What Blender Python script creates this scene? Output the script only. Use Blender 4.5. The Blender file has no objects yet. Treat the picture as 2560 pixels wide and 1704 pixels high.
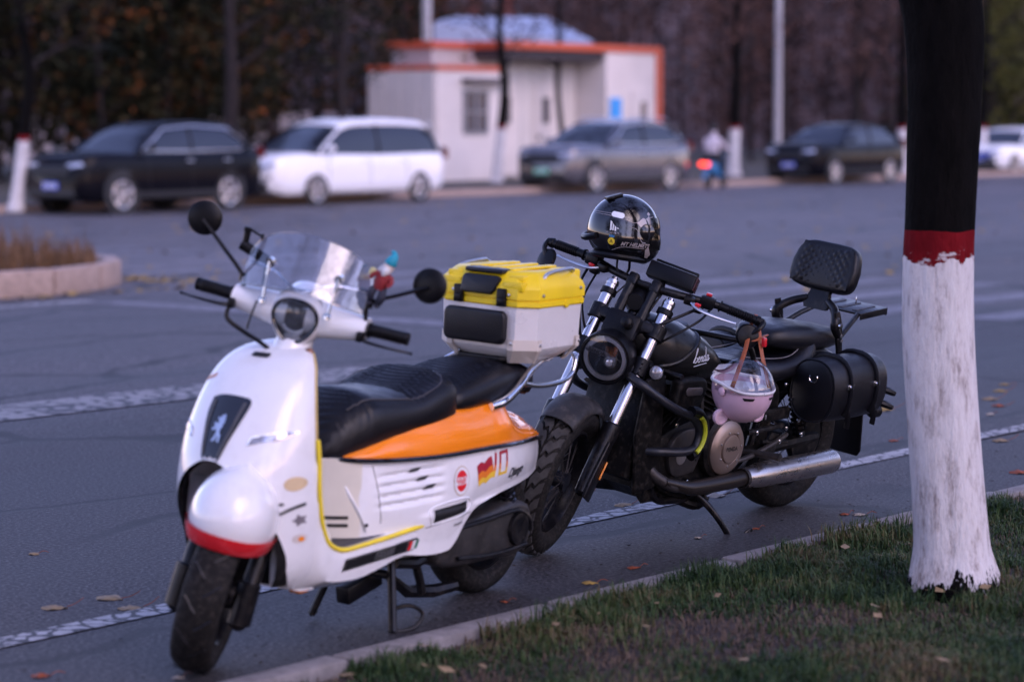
import bpy, bmesh, math, random
from mathutils import Vector as V, Matrix
from mathutils.bvhtree import BVHTree
R = math.radians
scene = bpy.context.scene
col = scene.collection
random.seed(7)

# ---------------------------------------------------------------- camera
cam_d = bpy.data.cameras.new('camera')
cam = bpy.data.objects.new('camera', cam_d); col.objects.link(cam)
cam_d.sensor_width = 36.0; cam_d.lens = 85.0; cam_d.clip_start = 0.1; cam_d.clip_end = 2000.0
cam.location = (0, 0, 1.54)
cam.rotation_euler = (R(90) - math.atan(552 / 6044.4), 0, 0)
cam_d.dof.use_dof = True; cam_d.dof.focus_distance = 9.05; cam_d.dof.aperture_fstop = 1.9; cam_d.dof.aperture_blades = 9
scene.camera = cam
scene.render.resolution_x = 1024; scene.render.resolution_y = 681

# ---------------------------------------------------------------- sky and sun
SUN_EL, SUN_AZ = R(38), R(140)          # azimuth measured clockwise from +Y
world = bpy.data.worlds.new('World'); scene.world = world; world.use_nodes = True
wn = world.node_tree; wn.nodes.clear()
sky = wn.nodes.new('ShaderNodeTexSky'); sky.sky_type = 'NISHITA'; sky.sun_disc = False
sky.sun_elevation = SUN_EL; sky.sun_rotation = SUN_AZ
sky.air_density = 1.2; sky.dust_density = 0.4; sky.ozone_density = 4.0
bg = wn.nodes.new('ShaderNodeBackground'); bg.inputs['Strength'].default_value = 0.15
wo = wn.nodes.new('ShaderNodeOutputWorld')
tint = wn.nodes.new('ShaderNodeMixRGB'); tint.blend_type = 'MULTIPLY'; tint.inputs[0].default_value = 1.0; tint.inputs[2].default_value = (1.27, .90, 1.05, 1)   # mauve dusk sky
wn.links.new(sky.outputs[0], tint.inputs[1]); wn.links.new(tint.outputs[0], bg.inputs[0]); wn.links.new(bg.outputs[0], wo.inputs[0])
sun_d = bpy.data.lights.new('sun', 'SUN'); sun_d.energy = 0.55; sun_d.angle = R(40); sun_d.color = (1.0, 0.78, 0.66)
sun = bpy.data.objects.new('sun', sun_d); col.objects.link(sun)
sd = V((math.sin(SUN_AZ) * math.cos(SUN_EL), math.cos(SUN_AZ) * math.cos(SUN_EL), math.sin(SUN_EL)))
sun.rotation_euler = sd.to_track_quat('Z', 'Y').to_euler()
scene.view_settings.view_transform = 'Standard'; scene.view_settings.look = 'None'
scene.view_settings.exposure = 1.32; scene.view_settings.gamma = 1.0
scene.cycles.max_bounces = 7; scene.cycles.transparent_max_bounces = 16
scene.cycles.use_denoising = True

# ---------------------------------------------------------------- materials
def nd(t, k, **kw):
    n = t.nodes.new(k)
    for a, b in kw.items():
        if a in n.inputs: n.inputs[a].default_value = b
        else: setattr(n, a, b)
    return n
def rampn(t, stops, interp='LINEAR'):
    r = t.nodes.new('ShaderNodeValToRGB'); r.color_ramp.interpolation = interp
    e = r.color_ramp.elements
    while len(e) < len(stops): e.new(0.5)
    for i, (p, c) in enumerate(stops):
        e[i].position = p; e[i].color = (c, c, c, 1) if isinstance(c, (int, float)) else (*c, 1)
    return r
def base(name):
    m = bpy.data.materials.new(name); m.use_nodes = True
    t = m.node_tree; p = t.nodes['Principled BSDF']; return m, t, p
_mats = {}
def mat(name, c, rough=.5, metal=0, coat=0, spec=.5, var=.12, vs=12, bump=0, bs=150, emit=0, dirt=0):
    """painted / moulded surface with slight tonal noise, roughness noise and optional fine relief"""
    if name in _mats: return _mats[name]
    m, t, p = base(name); L = t.links.new
    tc = nd(t, 'ShaderNodeTexCoord')
    n1 = nd(t, 'ShaderNodeTexNoise', Scale=vs, Detail=5.0); L(tc.outputs['Object'], n1.inputs['Vector'])
    lo = tuple(max(0, x * (1 - var)) for x in c); hi = tuple(min(1, x * (1 + var)) for x in c)
    r1 = rampn(t, [(.3, lo), (.7, hi)]); L(n1.outputs[0], r1.inputs[0])
    out = r1.outputs[0]
    if dirt:
        n3 = nd(t, 'ShaderNodeTexNoise', Scale=vs * 3.1, Detail=8.0, Roughness=.7); L(tc.outputs['Object'], n3.inputs['Vector'])
        r3 = rampn(t, [(.5, 0), (.75, dirt)]); L(n3.outputs[0], r3.inputs[0])
        mx = nd(t, 'ShaderNodeMixRGB'); L(r3.outputs[0], mx.inputs[0]); L(out, mx.inputs[1]); mx.inputs[2].default_value = (.13, .11, .095, 1)
        out = mx.outputs[0]
    L(out, p.inputs['Base Color'])
    n2 = nd(t, 'ShaderNodeTexNoise', Scale=vs * 2.3, Detail=6.0); L(tc.outputs['Object'], n2.inputs['Vector'])
    r2 = rampn(t, [(.3, max(.02, rough * .8)), (.75, min(1, rough * 1.25))]); L(n2.outputs[0], r2.inputs[0]); L(r2.outputs[0], p.inputs['Roughness'])
    p.inputs['Metallic'].default_value = metal; p.inputs['Coat Weight'].default_value = coat; p.inputs['Coat Roughness'].default_value = .06
    p.inputs['Specular IOR Level'].default_value = spec
    if bump:
        nb = nd(t, 'ShaderNodeTexNoise', Scale=bs, Detail=3.0); L(tc.outputs['Object'], nb.inputs['Vector'])
        b = nd(t, 'ShaderNodeBump', Strength=bump, Distance=.002); L(nb.outputs[0], b.inputs['Height']); L(b.outputs[0], p.inputs['Normal'])
    if emit:
        p.inputs['Emission Color'].default_value = (*c, 1); p.inputs['Emission Strength'].default_value = emit
    _mats[name] = m; return m
def glass(name, tint=(.9, .92, .95), rough=.03, mixf=.25):
    """thin sheet: mostly see-through with a sharp reflection"""
    if name in _mats: return _mats[name]
    m, t, p = base(name); L = t.links.new
    tr = nd(t, 'ShaderNodeBsdfTransparent'); tr.inputs[0].default_value = (*tint, 1)
    gl = nd(t, 'ShaderNodeBsdfGlossy', Roughness=rough)
    fr = nd(t, 'ShaderNodeFresnel', IOR=1.45)
    nz = nd(t, 'ShaderNodeTexNoise', Scale=14, Detail=6.0); rz = rampn(t, [(.35, mixf * .6), (.75, mixf * 1.3)]); L(nz.outputs[0], rz.inputs[0])
    ad = nd(t, 'ShaderNodeMath', operation='MULTIPLY_ADD'); L(fr.outputs[0], ad.inputs[0]); ad.inputs[1].default_value = .9; L(rz.outputs[0], ad.inputs[2])
    mx = nd(t, 'ShaderNodeMixShader'); L(ad.outputs[0], mx.inputs[0]); L(tr.outputs[0], mx.inputs[1]); L(gl.outputs[0], mx.inputs[2])
    L(mx.outputs[0], t.nodes['Material Output'].inputs[0])
    _mats[name] = m; return m

# ---------------------------------------------------------------- shapes: (verts, faces)
def smooth(pts, n):
    """Catmull-Rom resample of a list of tuples to n points"""
    k = len(pts); out = []
    for i in range(n):
        s = i / (n - 1) * (k - 1); j = min(int(s), k - 2); f = s - j
        p0, p1, p2, p3 = pts[max(j - 1, 0)], pts[j], pts[j + 1], pts[min(j + 2, k - 1)]
        out.append(tuple(.5 * (2 * b + (c - a) * f + (2 * a - 5 * b + 4 * c - d) * f * f + (3 * b - a - 3 * c + d) * f ** 3)
                         for a, b, c, d in zip(p0, p1, p2, p3)))
    return out
def interp(tab, x):
    """tab: sorted list of (x, y...) -> smooth y at x"""
    if x <= tab[0][0]: return tab[0][1:] if len(tab[0]) > 2 else tab[0][1]
    if x >= tab[-1][0]: return tab[-1][1:] if len(tab[0]) > 2 else tab[-1][1]
    for i in range(len(tab) - 1):
        if tab[i][0] <= x <= tab[i + 1][0]:
            a, b = tab[i], tab[i + 1]; f = (x - a[0]) / (b[0] - a[0])
            pa = tab[max(i - 1, 0)]; pb = tab[min(i + 2, len(tab) - 1)]
            r = []
            for c in range(1, len(a)):
                ma = (b[c] - pa[c]) / (b[0] - pa[0]) if b[0] != pa[0] else 0
                mb = (pb[c] - a[c]) / (pb[0] - a[0]) if pb[0] != a[0] else 0
                h = b[0] - a[0]; f2, f3 = f * f, f * f * f
                r.append((2 * f3 - 3 * f2 + 1) * a[c] + (f3 - 2 * f2 + f) * h * ma + (-2 * f3 + 3 * f2) * b[c] + (f3 - f2) * h * mb)
            return tuple(r) if len(r) > 1 else r[0]
def loft(rings, closed=True, cap=True):
    v = []; f = []; n = len(rings[0])
    for r in rings: v += [V(p) for p in r]
    m = n if closed else n - 1
    for i in range(len(rings) - 1):
        for j in range(m):
            a = i * n + j; b = i * n + (j + 1) % n
            f.append((a, b, b + n, a + n))
    if cap and closed:
        f.append(tuple(reversed(range(n)))); f.append(tuple((len(rings) - 1) * n + j for j in range(n)))
    return v, f
def frames(pts):
    pts = [V(p) for p in pts]; out = []; up = None
    for i, p in enumerate(pts):
        t = (pts[min(i + 1, len(pts) - 1)] - pts[max(i - 1, 0)]).normalized()
        if up is None:
            a = V((0, 0, 1)) if abs(t.z) < .9 else V((1, 0, 0)); up = (a - t * a.dot(t)).normalized()
        else:
            up = (up - t * up.dot(t)); up = up.normalized() if up.length > 1e-6 else t.orthogonal().normalized()
        out.append((p, t, up, t.cross(up)))
    return out
def tube(pts, r, n=8, sm=0, flat=1.0, cap=True):
    if sm:
        if isinstance(r, (list, tuple)): rr = smooth([(x,) for x in r], sm); r = [x[0] for x in rr]
        pts = smooth([tuple(p) for p in pts], sm)
    fr = frames(pts); rings = []
    for i, (p, t, u, w) in enumerate(fr):
        q = r[i] if isinstance(r, (list, tuple)) else r
        rings.append([p + u * (q * math.sin(2 * math.pi * k / n) * flat) + w * (q * math.cos(2 * math.pi * k / n)) for k in range(n)])
    return loft(rings, True, cap)
def lathe(prof, o, ax, n=28, cap=False, arc=None, start=0):
    """prof: (height along axis, radius)"""
    o = V(o); ax = V(ax).normalized(); u = ax.orthogonal().normalized() if arc is None else arc[0]; w = ax.cross(u)
    tot = 2 * math.pi if arc is None else arc[1]; st = start
    rings = []
    m = n if arc is None else n + 1
    for k in range(m):
        a = st + tot * k / n; d = u * math.cos(a) + w * math.sin(a)
        rings.append([o + ax * h + d * q for h, q in prof])
    v = [p for r in rings for p in r]; f = []; L = len(prof)
    for k in range(n):
        k2 = (k + 1) % m if arc is None else k + 1
        for j in range(L - 1): f.append((k * L + j, k2 * L + j, k2 * L + j + 1, k * L + j + 1))
    return v, f
def frombm(bm):
    bm.verts.ensure_lookup_table(); bm.verts.index_update()
    r = [v.co.copy() for v in bm.verts], [tuple(v.index for v in f.verts) for f in bm.faces]; bm.free(); return r
def box(c, s, rot=None, bev=0, seg=2):
    bm = bmesh.new(); bmesh.ops.create_cube(bm, size=1)
    for v in bm.verts: v.co = V((v.co.x * s[0], v.co.y * s[1], v.co.z * s[2]))
    if bev: bmesh.ops.bevel(bm, geom=list(bm.edges), offset=bev, segments=seg, profile=.5, affect='EDGES')
    M = Matrix.Translation(V(c)) @ (rot.to_4x4() if rot is not None else Matrix.Identity(4))
    bmesh.ops.transform(bm, matrix=M, verts=bm.verts); return frombm(bm)
def prism(poly, o, u, v, depth, bev=0, seg=2):
    """polygon in (u, v) at o, extruded along u x v"""
    u, v, o = V(u), V(v), V(o); n = u.cross(v).normalized()
    bm = bmesh.new(); a = [bm.verts.new(o + u * x + v * y) for x, y in poly]; b = [bm.verts.new(o + u * x + v * y + n * depth) for x, y in poly]
    k = len(poly); bm.faces.new(list(reversed(a))); top = bm.faces.new(b)
    for i in range(k): bm.faces.new((a[i], a[(i + 1) % k], b[(i + 1) % k], b[i]))
    bmesh.ops.recalc_face_normals(bm, faces=bm.faces)
    if bev:
        es = [e for e in bm.edges if e.is_manifold and e.calc_face_angle(0) > .3]
        bmesh.ops.bevel(bm, geom=es, offset=bev, segments=seg, profile=.5, affect='EDGES')
    return frombm(bm)
def ell(c, r, nu=24, nv=14, v0=-90, v1=90):
    rings = []
    for i in range(nv + 1):
        b = R(v0 + (v1 - v0) * i / nv)
        rings.append([V((c[0] + r[0] * math.cos(b) * math.cos(2 * math.pi * k / nu), c[1] + r[1] * math.cos(b) * math.sin(2 * math.pi * k / nu), c[2] + r[2] * math.sin(b))) for k in range(nu)])
    return loft(rings, True, True)
def rod(a, b, r, n=10, r2=None): return tube([a, b], [r, r if r2 is None else r2], n)
def xf(s, M): return [M @ V(p) for p in s[0]], s[1]
def join(shapes):
    v = []; f = []
    for s in shapes:
        k = len(v); v += list(s[0]); f += [tuple(i + k for i in q) for q in s[1]]
    return v, f
def mirror(s): return [V((p[0], -p[1], p[2])) for p in s[0]], [tuple(reversed(q)) for q in s[1]]
def ob(name, shapes, m, parent=None, ang=38, M=None, merge=0, recalc=True):
    if isinstance(shapes, tuple): shapes = [shapes]
    v, f = join(shapes)
    if M is not None: v = [M @ V(p) for p in v]
    me = bpy.data.meshes.new(name); me.from_pydata([tuple(p) for p in v], [], f)
    if merge or recalc:
        bm = bmesh.new(); bm.from_mesh(me)
        if merge: bmesh.ops.remove_doubles(bm, verts=bm.verts, dist=merge)
        if recalc: bmesh.ops.recalc_face_normals(bm, faces=bm.faces)
        bm.to_mesh(me); bm.free()
    if ang:
        me.shade_smooth()
        if ang < 180: me.set_sharp_from_angle(angle=R(ang))
    me.materials.append(m)
    o = bpy.data.objects.new(name, me); col.objects.link(o)
    if parent is not None: o.parent = parent
    return o
def obs(name, shapes, m, parent=None, **k): return [ob(name, s, m, parent, **k) for s in shapes]
def empty(name, loc=(0, 0, 0), rz=0, M=None):
    o = bpy.data.objects.new(name, None); col.objects.link(o); o.empty_display_size = .2
    if M is not None: o.matrix_world = M
    else: o.location = loc; o.rotation_euler = (0, 0, rz)
    return o
def tag(o, label, cat=None, group=None, kind=None):
    if label: o['label'] = label
    if cat: o['category'] = cat
    if group: o['group'] = group
    if kind: o['kind'] = kind
    return o
def copy_tree(o, parent=None):
    c = o.copy(); col.objects.link(c); c.parent = parent
    for ch in list(o.children): copy_tree(ch, c)
    return c
def bvh(*shapes):
    v, f = join(shapes); return BVHTree.FromPolygons([tuple(p) for p in v], f)
def flat(poly, cut=0):
    """2D polygon -> triangulated (and subdivided) flat shape in xy"""
    bm = bmesh.new(); vs = [bm.verts.new((x, y, 0)) for x, y in poly]; bm.faces.new(vs)
    bmesh.ops.triangulate(bm, faces=bm.faces)
    for _ in range(8):
        if not cut: break
        es = [e for e in bm.edges if e.calc_length() > cut]
        if not es: break
        bmesh.ops.subdivide_edges(bm, edges=es, cuts=1); bmesh.ops.triangulate(bm, faces=bm.faces)
    return frombm(bm)
def text(s, size=1.0, shear=0, sx=1.0, bold=0):
    cu = bpy.data.curves.new('lettering', 'FONT'); cu.body = s; cu.size = size; cu.shear = shear; cu.align_x = 'CENTER'; cu.align_y = 'CENTER'; cu.offset = bold
    o = bpy.data.objects.new('lettering', cu); me = o.to_mesh()
    r = [V((v.co.x * sx, v.co.y, 0)) for v in me.vertices], [tuple(p.vertices) for p in me.polygons]
    o.to_mesh_clear(); bpy.data.objects.remove(o); bpy.data.curves.remove(cu); return r
def decal(s, o, u, v, tree, off=.0015, start=.25, M=None):
    """wrap a flat shape on a surface: (x, y) -> o + u x + v y, cast against the tree along -(u x v)"""
    u, v, o = V(u), V(v), V(o); n = u.cross(v).normalized(); out = []
    for p in s[0]:
        q = o + u * p.x + v * p.y
        h = tree.ray_cast(q + n * start, -n, start * 3)
        if h[0] is None: out.append(q + n * off)
        else:
            nn = h[1] if h[1].dot(n) > 0 else -h[1]; out.append(h[0] + nn * off)
    return out, s[1]
def ngon(n, r, ry=None, a0=0): return [(r * math.cos(a0 + 2 * math.pi * k / n), (ry or r) * math.sin(a0 + 2 * math.pi * k / n)) for k in range(n)]
def rrect(w, h, r, n=4):
    o = []
    for cx, cy, a in ((w / 2 - r, h / 2 - r, 0), (-w / 2 + r, h / 2 - r, 90), (-w / 2 + r, -h / 2 + r, 180), (w / 2 - r, -h / 2 + r, 270)):
        for k in range(n + 1): b = R(a + 90 * k / n); o.append((cx + r * math.cos(b), cy + r * math.sin(b)))
    return o

# ---------------------------------------------------------------- shared materials
m_white = mat('scooter white paint', (.80, .80, .815), .2, coat=.7, var=.03, vs=5, dirt=.10)
m_cream = mat('cream plastic', (.66, .62, .53), .35, var=.05)
m_orange = mat('orange paint', (.95, .25, .008), .2, coat=.5, var=.05, vs=4)
m_red = mat('red trim', (.70, .02, .03), .25, coat=.4)
m_yellow = mat('yellow plastic', (.86, .62, .01), .4, var=.06)
m_blk = mat('black plastic', (.004, .004, .0055), .36, spec=.22, var=.2, bump=.15, bs=400)
m_blkgloss = mat('black gloss', (.006, .006, .008), .14, coat=.6)
m_satin = mat('satin black metal', (.004, .004, .0055), .34, spec=.28, var=.2, dirt=.25)
m_grey = mat('dark grey plastic', (.07, .07, .075), .6, var=.2, bump=.2, bs=300, dirt=.5)
m_leather = mat('black leatherette', (.005, .0052, .008), .38, spec=.38, var=.25, bump=.5, bs=260)
m_rubber = mat('tyre rubber', (.008, .0076, .0076), .75, spec=.18, var=.25, vs=25, bump=.3, bs=220, dirt=.35)
m_chrome = mat('chrome', (.72, .72, .74), .12, 1.0, var=.06)
m_fork = mat('polished fork tube', (.56, .55, .57), .24, 1.0, var=.02, vs=3)
m_steel = mat('brushed steel', (.62, .57, .54), .30, 1.0, var=.07, vs=14, bump=.05, bs=300, dirt=.10)
m_alu = mat('aluminium', (.58, .58, .6), .35, 1.0, var=.1)
m_bronze = mat('bronze cover', (.33, .255, .215), .42, .75, var=.08, vs=8)
m_amber = mat('amber lens', (.85, .25, .01), .2, coat=.5)
m_lens = mat('clear lens', (.5, .5, .55), .08, .6, var=.3, vs=60)
m_scr = glass('clear screen', (.90, .91, .95), .06, .15)
m_vis = glass('clear visor', (.90, .9, .93), .03, .10)
m_ink = mat('black print', (.008, .008, .01), .4)
m_wink = mat('white print', (.75, .75, .78), .4, var=.03)
# ================================================================ ground and road
DIR = V((.629, .777, 0)).normalized(); NRM = V((-DIR.y, DIR.x, 0))       # along the road, across it (away from the camera)
def gz(y): return -.0063 * min(max(0, y - 12), 28)
def rp(a, n, z=0):                       # road coordinates -> world
    p = DIR * a + NRM * n; return V((p.x, p.y, gz(p.y) + z))
def asphalt_mat():
    m, t, p = base('asphalt'); L = t.links.new
    tc = nd(t, 'ShaderNodeTexCoord'); mp = nd(t, 'ShaderNodeMapping'); L(tc.outputs['Object'], mp.inputs[0]); mp.inputs['Rotation'].default_value = (0, 0, -math.atan2(DIR.y, DIR.x))
    g1 = nd(t, 'ShaderNodeTexNoise', Scale=62, Detail=6.0, Roughness=.85); L(mp.outputs[0], g1.inputs['Vector'])
    r1 = rampn(t, [(.40, (.004, .0036, .004)), (.5, (.026, .0232, .0258)), (.60, (.145, .131, .139))]); L(g1.outputs[0], r1.inputs[0])
    st = nd(t, 'ShaderNodeMapping'); L(mp.outputs[0], st.inputs[0]); st.inputs['Scale'].default_value = (.10, .75, 1)
    g2 = nd(t, 'ShaderNodeTexNoise', Scale=1.3, Detail=7.0, Roughness=.6); L(st.outputs[0], g2.inputs['Vector'])
    r2 = rampn(t, [(.35, .62), (.7, 1.35)]); L(g2.outputs[0], r2.inputs[0])
    mu = nd(t, 'ShaderNodeMixRGB', blend_type='MULTIPLY'); mu.inputs[0].default_value = 1; L(r1.outputs[0], mu.inputs[1]); L(r2.outputs[0], mu.inputs[2])
    # coarse parking strip and paler lanes, with near shade and far skylight painted in
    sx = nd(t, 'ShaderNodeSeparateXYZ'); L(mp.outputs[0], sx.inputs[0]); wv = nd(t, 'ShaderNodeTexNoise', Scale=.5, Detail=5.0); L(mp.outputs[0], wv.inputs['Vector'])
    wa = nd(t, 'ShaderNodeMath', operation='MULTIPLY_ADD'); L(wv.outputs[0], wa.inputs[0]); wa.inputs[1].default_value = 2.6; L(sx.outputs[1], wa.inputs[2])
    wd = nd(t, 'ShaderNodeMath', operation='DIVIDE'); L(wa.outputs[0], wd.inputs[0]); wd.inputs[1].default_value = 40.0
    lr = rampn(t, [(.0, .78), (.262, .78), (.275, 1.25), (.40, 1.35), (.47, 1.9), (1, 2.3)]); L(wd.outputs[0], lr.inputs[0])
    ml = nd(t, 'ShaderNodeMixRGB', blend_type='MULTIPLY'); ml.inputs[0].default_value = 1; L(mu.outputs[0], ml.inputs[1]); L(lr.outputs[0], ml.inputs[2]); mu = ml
    # dark tar patches and cracks running mostly along the road
    st2 = nd(t, 'ShaderNodeMapping'); L(mp.outputs[0], st2.inputs[0]); st2.inputs['Scale'].default_value = (.33, .9, 1)
    nz = nd(t, 'ShaderNodeTexNoise', Scale=1.7, Detail=6.0); L(mp.outputs[0], nz.inputs['Vector'])
    mxv = nd(t, 'ShaderNodeMixRGB'); mxv.inputs[0].default_value = .22; L(st2.outputs[0], mxv.inputs[1]); L(nz.outputs[1], mxv.inputs[2])
    vo = nd(t, 'ShaderNodeTexVoronoi', feature='DISTANCE_TO_EDGE', Scale=.95); L(mxv.outputs[0], vo.inputs['Vector'])
    rc = rampn(t, [(.0, 1), (.012, .9), (.022, 0)]); L(vo.outputs[0], rc.inputs[0])
    gate = nd(t, 'ShaderNodeTexNoise', Scale=.45, Detail=2.0); L(mp.outputs[0], gate.inputs['Vector']); rg = rampn(t, [(.34, 0), (.44, 1)]); L(gate.outputs[0], rg.inputs[0])
    cm = nd(t, 'ShaderNodeMath', operation='MULTIPLY'); L(rc.outputs[0], cm.inputs[0]); L(rg.outputs[0], cm.inputs[1])
    m2 = nd(t, 'ShaderNodeMixRGB'); L(cm.outputs[0], m2.inputs[0]); L(mu.outputs[0], m2.inputs[1]); m2.inputs[2].default_value = (.008, .008, .009, 1)
    L(m2.outputs[0], p.inputs['Base Color'])
    rr = rampn(t, [(.3, .58), (.7, .74)]); L(g2.outputs[0], rr.inputs[0]); L(rr.outputs[0], p.inputs['Roughness'])
    p.inputs['Specular IOR Level'].default_value = .45
    sb = nd(t, 'ShaderNodeMath', operation='SUBTRACT'); L(g1.outputs[0], sb.inputs[0]); L(cm.outputs[0], sb.inputs[1])
    b = nd(t, 'ShaderNodeBump', Strength=.4, Distance=.006); L(sb.outputs[0], b.inputs['Height']); L(b.outputs[0], p.inputs['Normal'])
    return m
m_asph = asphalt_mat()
def paint_mat(name, c, wear, lo=.012, hi=.035, sc=17.0):
    m, t, p = base(name); L = t.links.new
    tc = nd(t, 'ShaderNodeTexCoord')
    mp = nd(t, 'ShaderNodeMapping'); L(tc.outputs['Object'], mp.inputs[0]); mp.inputs['Rotation'].default_value = (0, 0, -math.atan2(DIR.y, DIR.x)); mp.inputs['Scale'].default_value = (.7, 1, 1)
    n0 = nd(t, 'ShaderNodeTexNoise', Scale=6, Detail=6.0); L(mp.outputs[0], n0.inputs['Vector'])
    mv = nd(t, 'ShaderNodeMixRGB'); mv.inputs[0].default_value = .12; L(mp.outputs[0], mv.inputs[1]); L(n0.outputs[1], mv.inputs[2])
    v = nd(t, 'ShaderNodeTexVoronoi', feature='DISTANCE_TO_EDGE', Scale=sc); L(mv.outputs[0], v.inputs['Vector'])
    n1 = nd(t, 'ShaderNodeTexNoise', Scale=2.2, Detail=8.0, Roughness=.65); L(mp.outputs[0], n1.inputs['Vector'])
    a = nd(t, 'ShaderNodeMath', operation='MULTIPLY_ADD'); L(n1.outputs[0], a.inputs[0]); a.inputs[1].default_value = -.24 * wear; a.inputs[2].default_value = .105 * wear
    s = nd(t, 'ShaderNodeMath', operation='ADD'); L(v.outputs[0], s.inputs[0]); L(a.outputs[0], s.inputs[1])
    r = rampn(t, [(lo, 0), (hi, 1)]); L(s.outputs[0], r.inputs[0])
    n2 = nd(t, 'ShaderNodeTexNoise', Scale=50, Detail=5.0); L(mp.outputs[0], n2.inputs['Vector'])
    rc = rampn(t, [(.3, tuple(x * .72 for x in c)), (.7, c)]); L(n2.outputs[0], rc.inputs[0])
    mx = nd(t, 'ShaderNodeMixRGB'); L(r.outputs[0], mx.inputs[0]); mx.inputs[1].default_value = (.04, .04, .046, 1); L(rc.outputs[0], mx.inputs[2])
    L(mx.outputs[0], p.inputs['Base Color']); p.inputs['Roughness'].default_value = .7
    return m
m_line = paint_mat('road paint', (.42, .41, .42), 1.5, .03, .09, 20.0)
m_worn = paint_mat('cracked road paint', (.31, .29, .285), 2.2, .05, .13, 12.0)
m_faint = paint_mat('faded road paint', (.19, .18, .205), 1.8)
def sheet(pts_fn, a0, a1, n0, n1, na, nn_, z):
    v = []; f = []
    for i in range(na + 1):
        for j in range(nn_ + 1): v.append(pts_fn(a0 + (a1 - a0) * i / na, n0 + (n1 - n0) * j / nn_, z))
    for i in range(na):
        for j in range(nn_): q = i * (nn_ + 1) + j; f.append((q, q + 1, q + nn_ + 2, q + nn_ + 1))
    return v, f
NK, FK = 4.69, 35.4                     # near and far kerb lines
def big(a, n, z): return rp(a, n, z)
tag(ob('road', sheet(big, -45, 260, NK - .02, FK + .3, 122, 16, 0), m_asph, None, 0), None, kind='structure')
m_soil, t_, p_ = base('verge soil'); L_ = t_.links.new
tc_ = nd(t_, 'ShaderNodeTexCoord'); n_ = nd(t_, 'ShaderNodeTexNoise', Scale=9, Detail=8.0, Roughness=.7); L_(tc_.outputs['Object'], n_.inputs['Vector'])
r_ = rampn(t_, [(.3, (.014, .010, .009)), (.55, (.036, .026, .022)), (.75, (.07, .052, .042))]); L_(n_.outputs[0], r_.inputs[0]); L_(r_.outputs[0], p_.inputs['Base Color']); p_.inputs['Roughness'].default_value = .95
b_ = nd(t_, 'ShaderNodeBump', Strength=.8, Distance=.02); L_(n_.outputs[0], b_.inputs['Height']); L_(b_.outputs[0], p_.inputs['Normal'])
def nzv(x, y): return .018 * math.sin(3.1 * x + 1.3 * y) * math.cos(2.3 * y - .7 * x) + .010 * math.sin(9 * x) * math.cos(8 * y + x)
def verge(a, n, z):
    p = DIR * a + NRM * n; return V((p.x, p.y, z + nzv(p.x, p.y) + .035 * min(1, max(0, (NK - .3 - n) / 1.2))))
tag(ob('verge_ground', sheet(verge, -6, 30, -14, NK - .095, 190, 100, -.006), m_soil, None, 180), None, kind='structure')
tag(ob('far_ground', sheet(lambda a, n, z: V((*(DIR * a + NRM * n).xy, -.03 + .012 * max(0, n - 45) * .4)), -60, 400, FK + .12, 420, 30, 60, 0), mat('far leaf-strewn ground', (.06, .05, .038), .95, var=.5, vs=1.5), None, 180), None, kind='structure')
tag(ob('land', ([(-900, -900, -.6), (900, -900, -.6), (900, 900, -.6), (-900, 900, -.6)], [(0, 1, 2, 3)]), mat('distant land', (.06, .055, .045), .95), None, 0), None, kind='structure')
# near kerb: cut granite stones
m_kerb = mat('granite kerb', (.22, .20, .195), .8, var=.22, vs=20, bump=.5, bs=120, dirt=.45)
m_kerb2 = mat('pinkish kerb', (.34, .25, .21), .8, var=.18, vs=14, bump=.4, bs=90, dirt=.3)
ne = empty('near_kerb'); tag(ne, 'low worn granite kerb between the asphalt and the grass verge', 'kerb')
rr = random.Random(3)
Rk = Matrix.Rotation(math.atan2(DIR.y, DIR.x), 3, 'Z')
for i in range(16):
    a0 = 1.0 + i * .99
    p = rp(a0 + .495, NK - .042 + rr.uniform(-.006, .006), -.034 + rr.uniform(-.006, .006))
    ob('kerb_stone', box(p, (.965, .09, .10), Rk @ Matrix.Rotation(rr.uniform(-.006, .006), 3, 'Y'), .012), m_kerb, ne)
fe = empty('far_kerb'); tag(fe, 'pale kerb running behind the row of parked cars', 'kerb')
for i in range(52):
    ob('kerb_stone', box(rp(20 + i * 1.5, FK, .04), (1.485, .18, .22), Rk, .015, 1), m_kerb2, fe)
# painted markings (each about 4 mm proud)
def strip(name, a0, a1, n0, n1, m, label, cat='road marking', group=None, na=None, skew=0):
    o = ob(name, sheet(lambda a, n, z: rp(a + skew * n, n, z), a0, a1, n0, n1, na or max(2, int(abs(a1 - a0) / 1.2)), 2, .004), m, None, 0)
    o['kind'] = 'structure'; return o
strip('edge_line', -6, 60, 5.545, 5.655, m_line, 'thin white edge line')
strip('lane_line', -10, 11.2, 9.80, 10.38, m_worn, 'cracked')
strip('stop_line', 14.05, 14.45, 10.4, 16.2, m_faint, '', na=3)
strip('lane_line', -10, 14.3, 16.25, 16.48, m_line, '')
for i in range(22):
    n0 = 6.7 + i * 1.12
    if 17.6 < n0 < 18.2: continue
    strip('crossing_stripe', 17.3, 21.6, n0, n0 + .46, m_faint, '')
strip('lane_line', 22.5, 120, 22.0, 22.15, m_faint, '')
strip('lane_line', 24, 120, 28.6, 28.75, m_faint, '')
strip('edge_line', -10, 150, 31.6, 31.75, m_faint, '')
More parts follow.
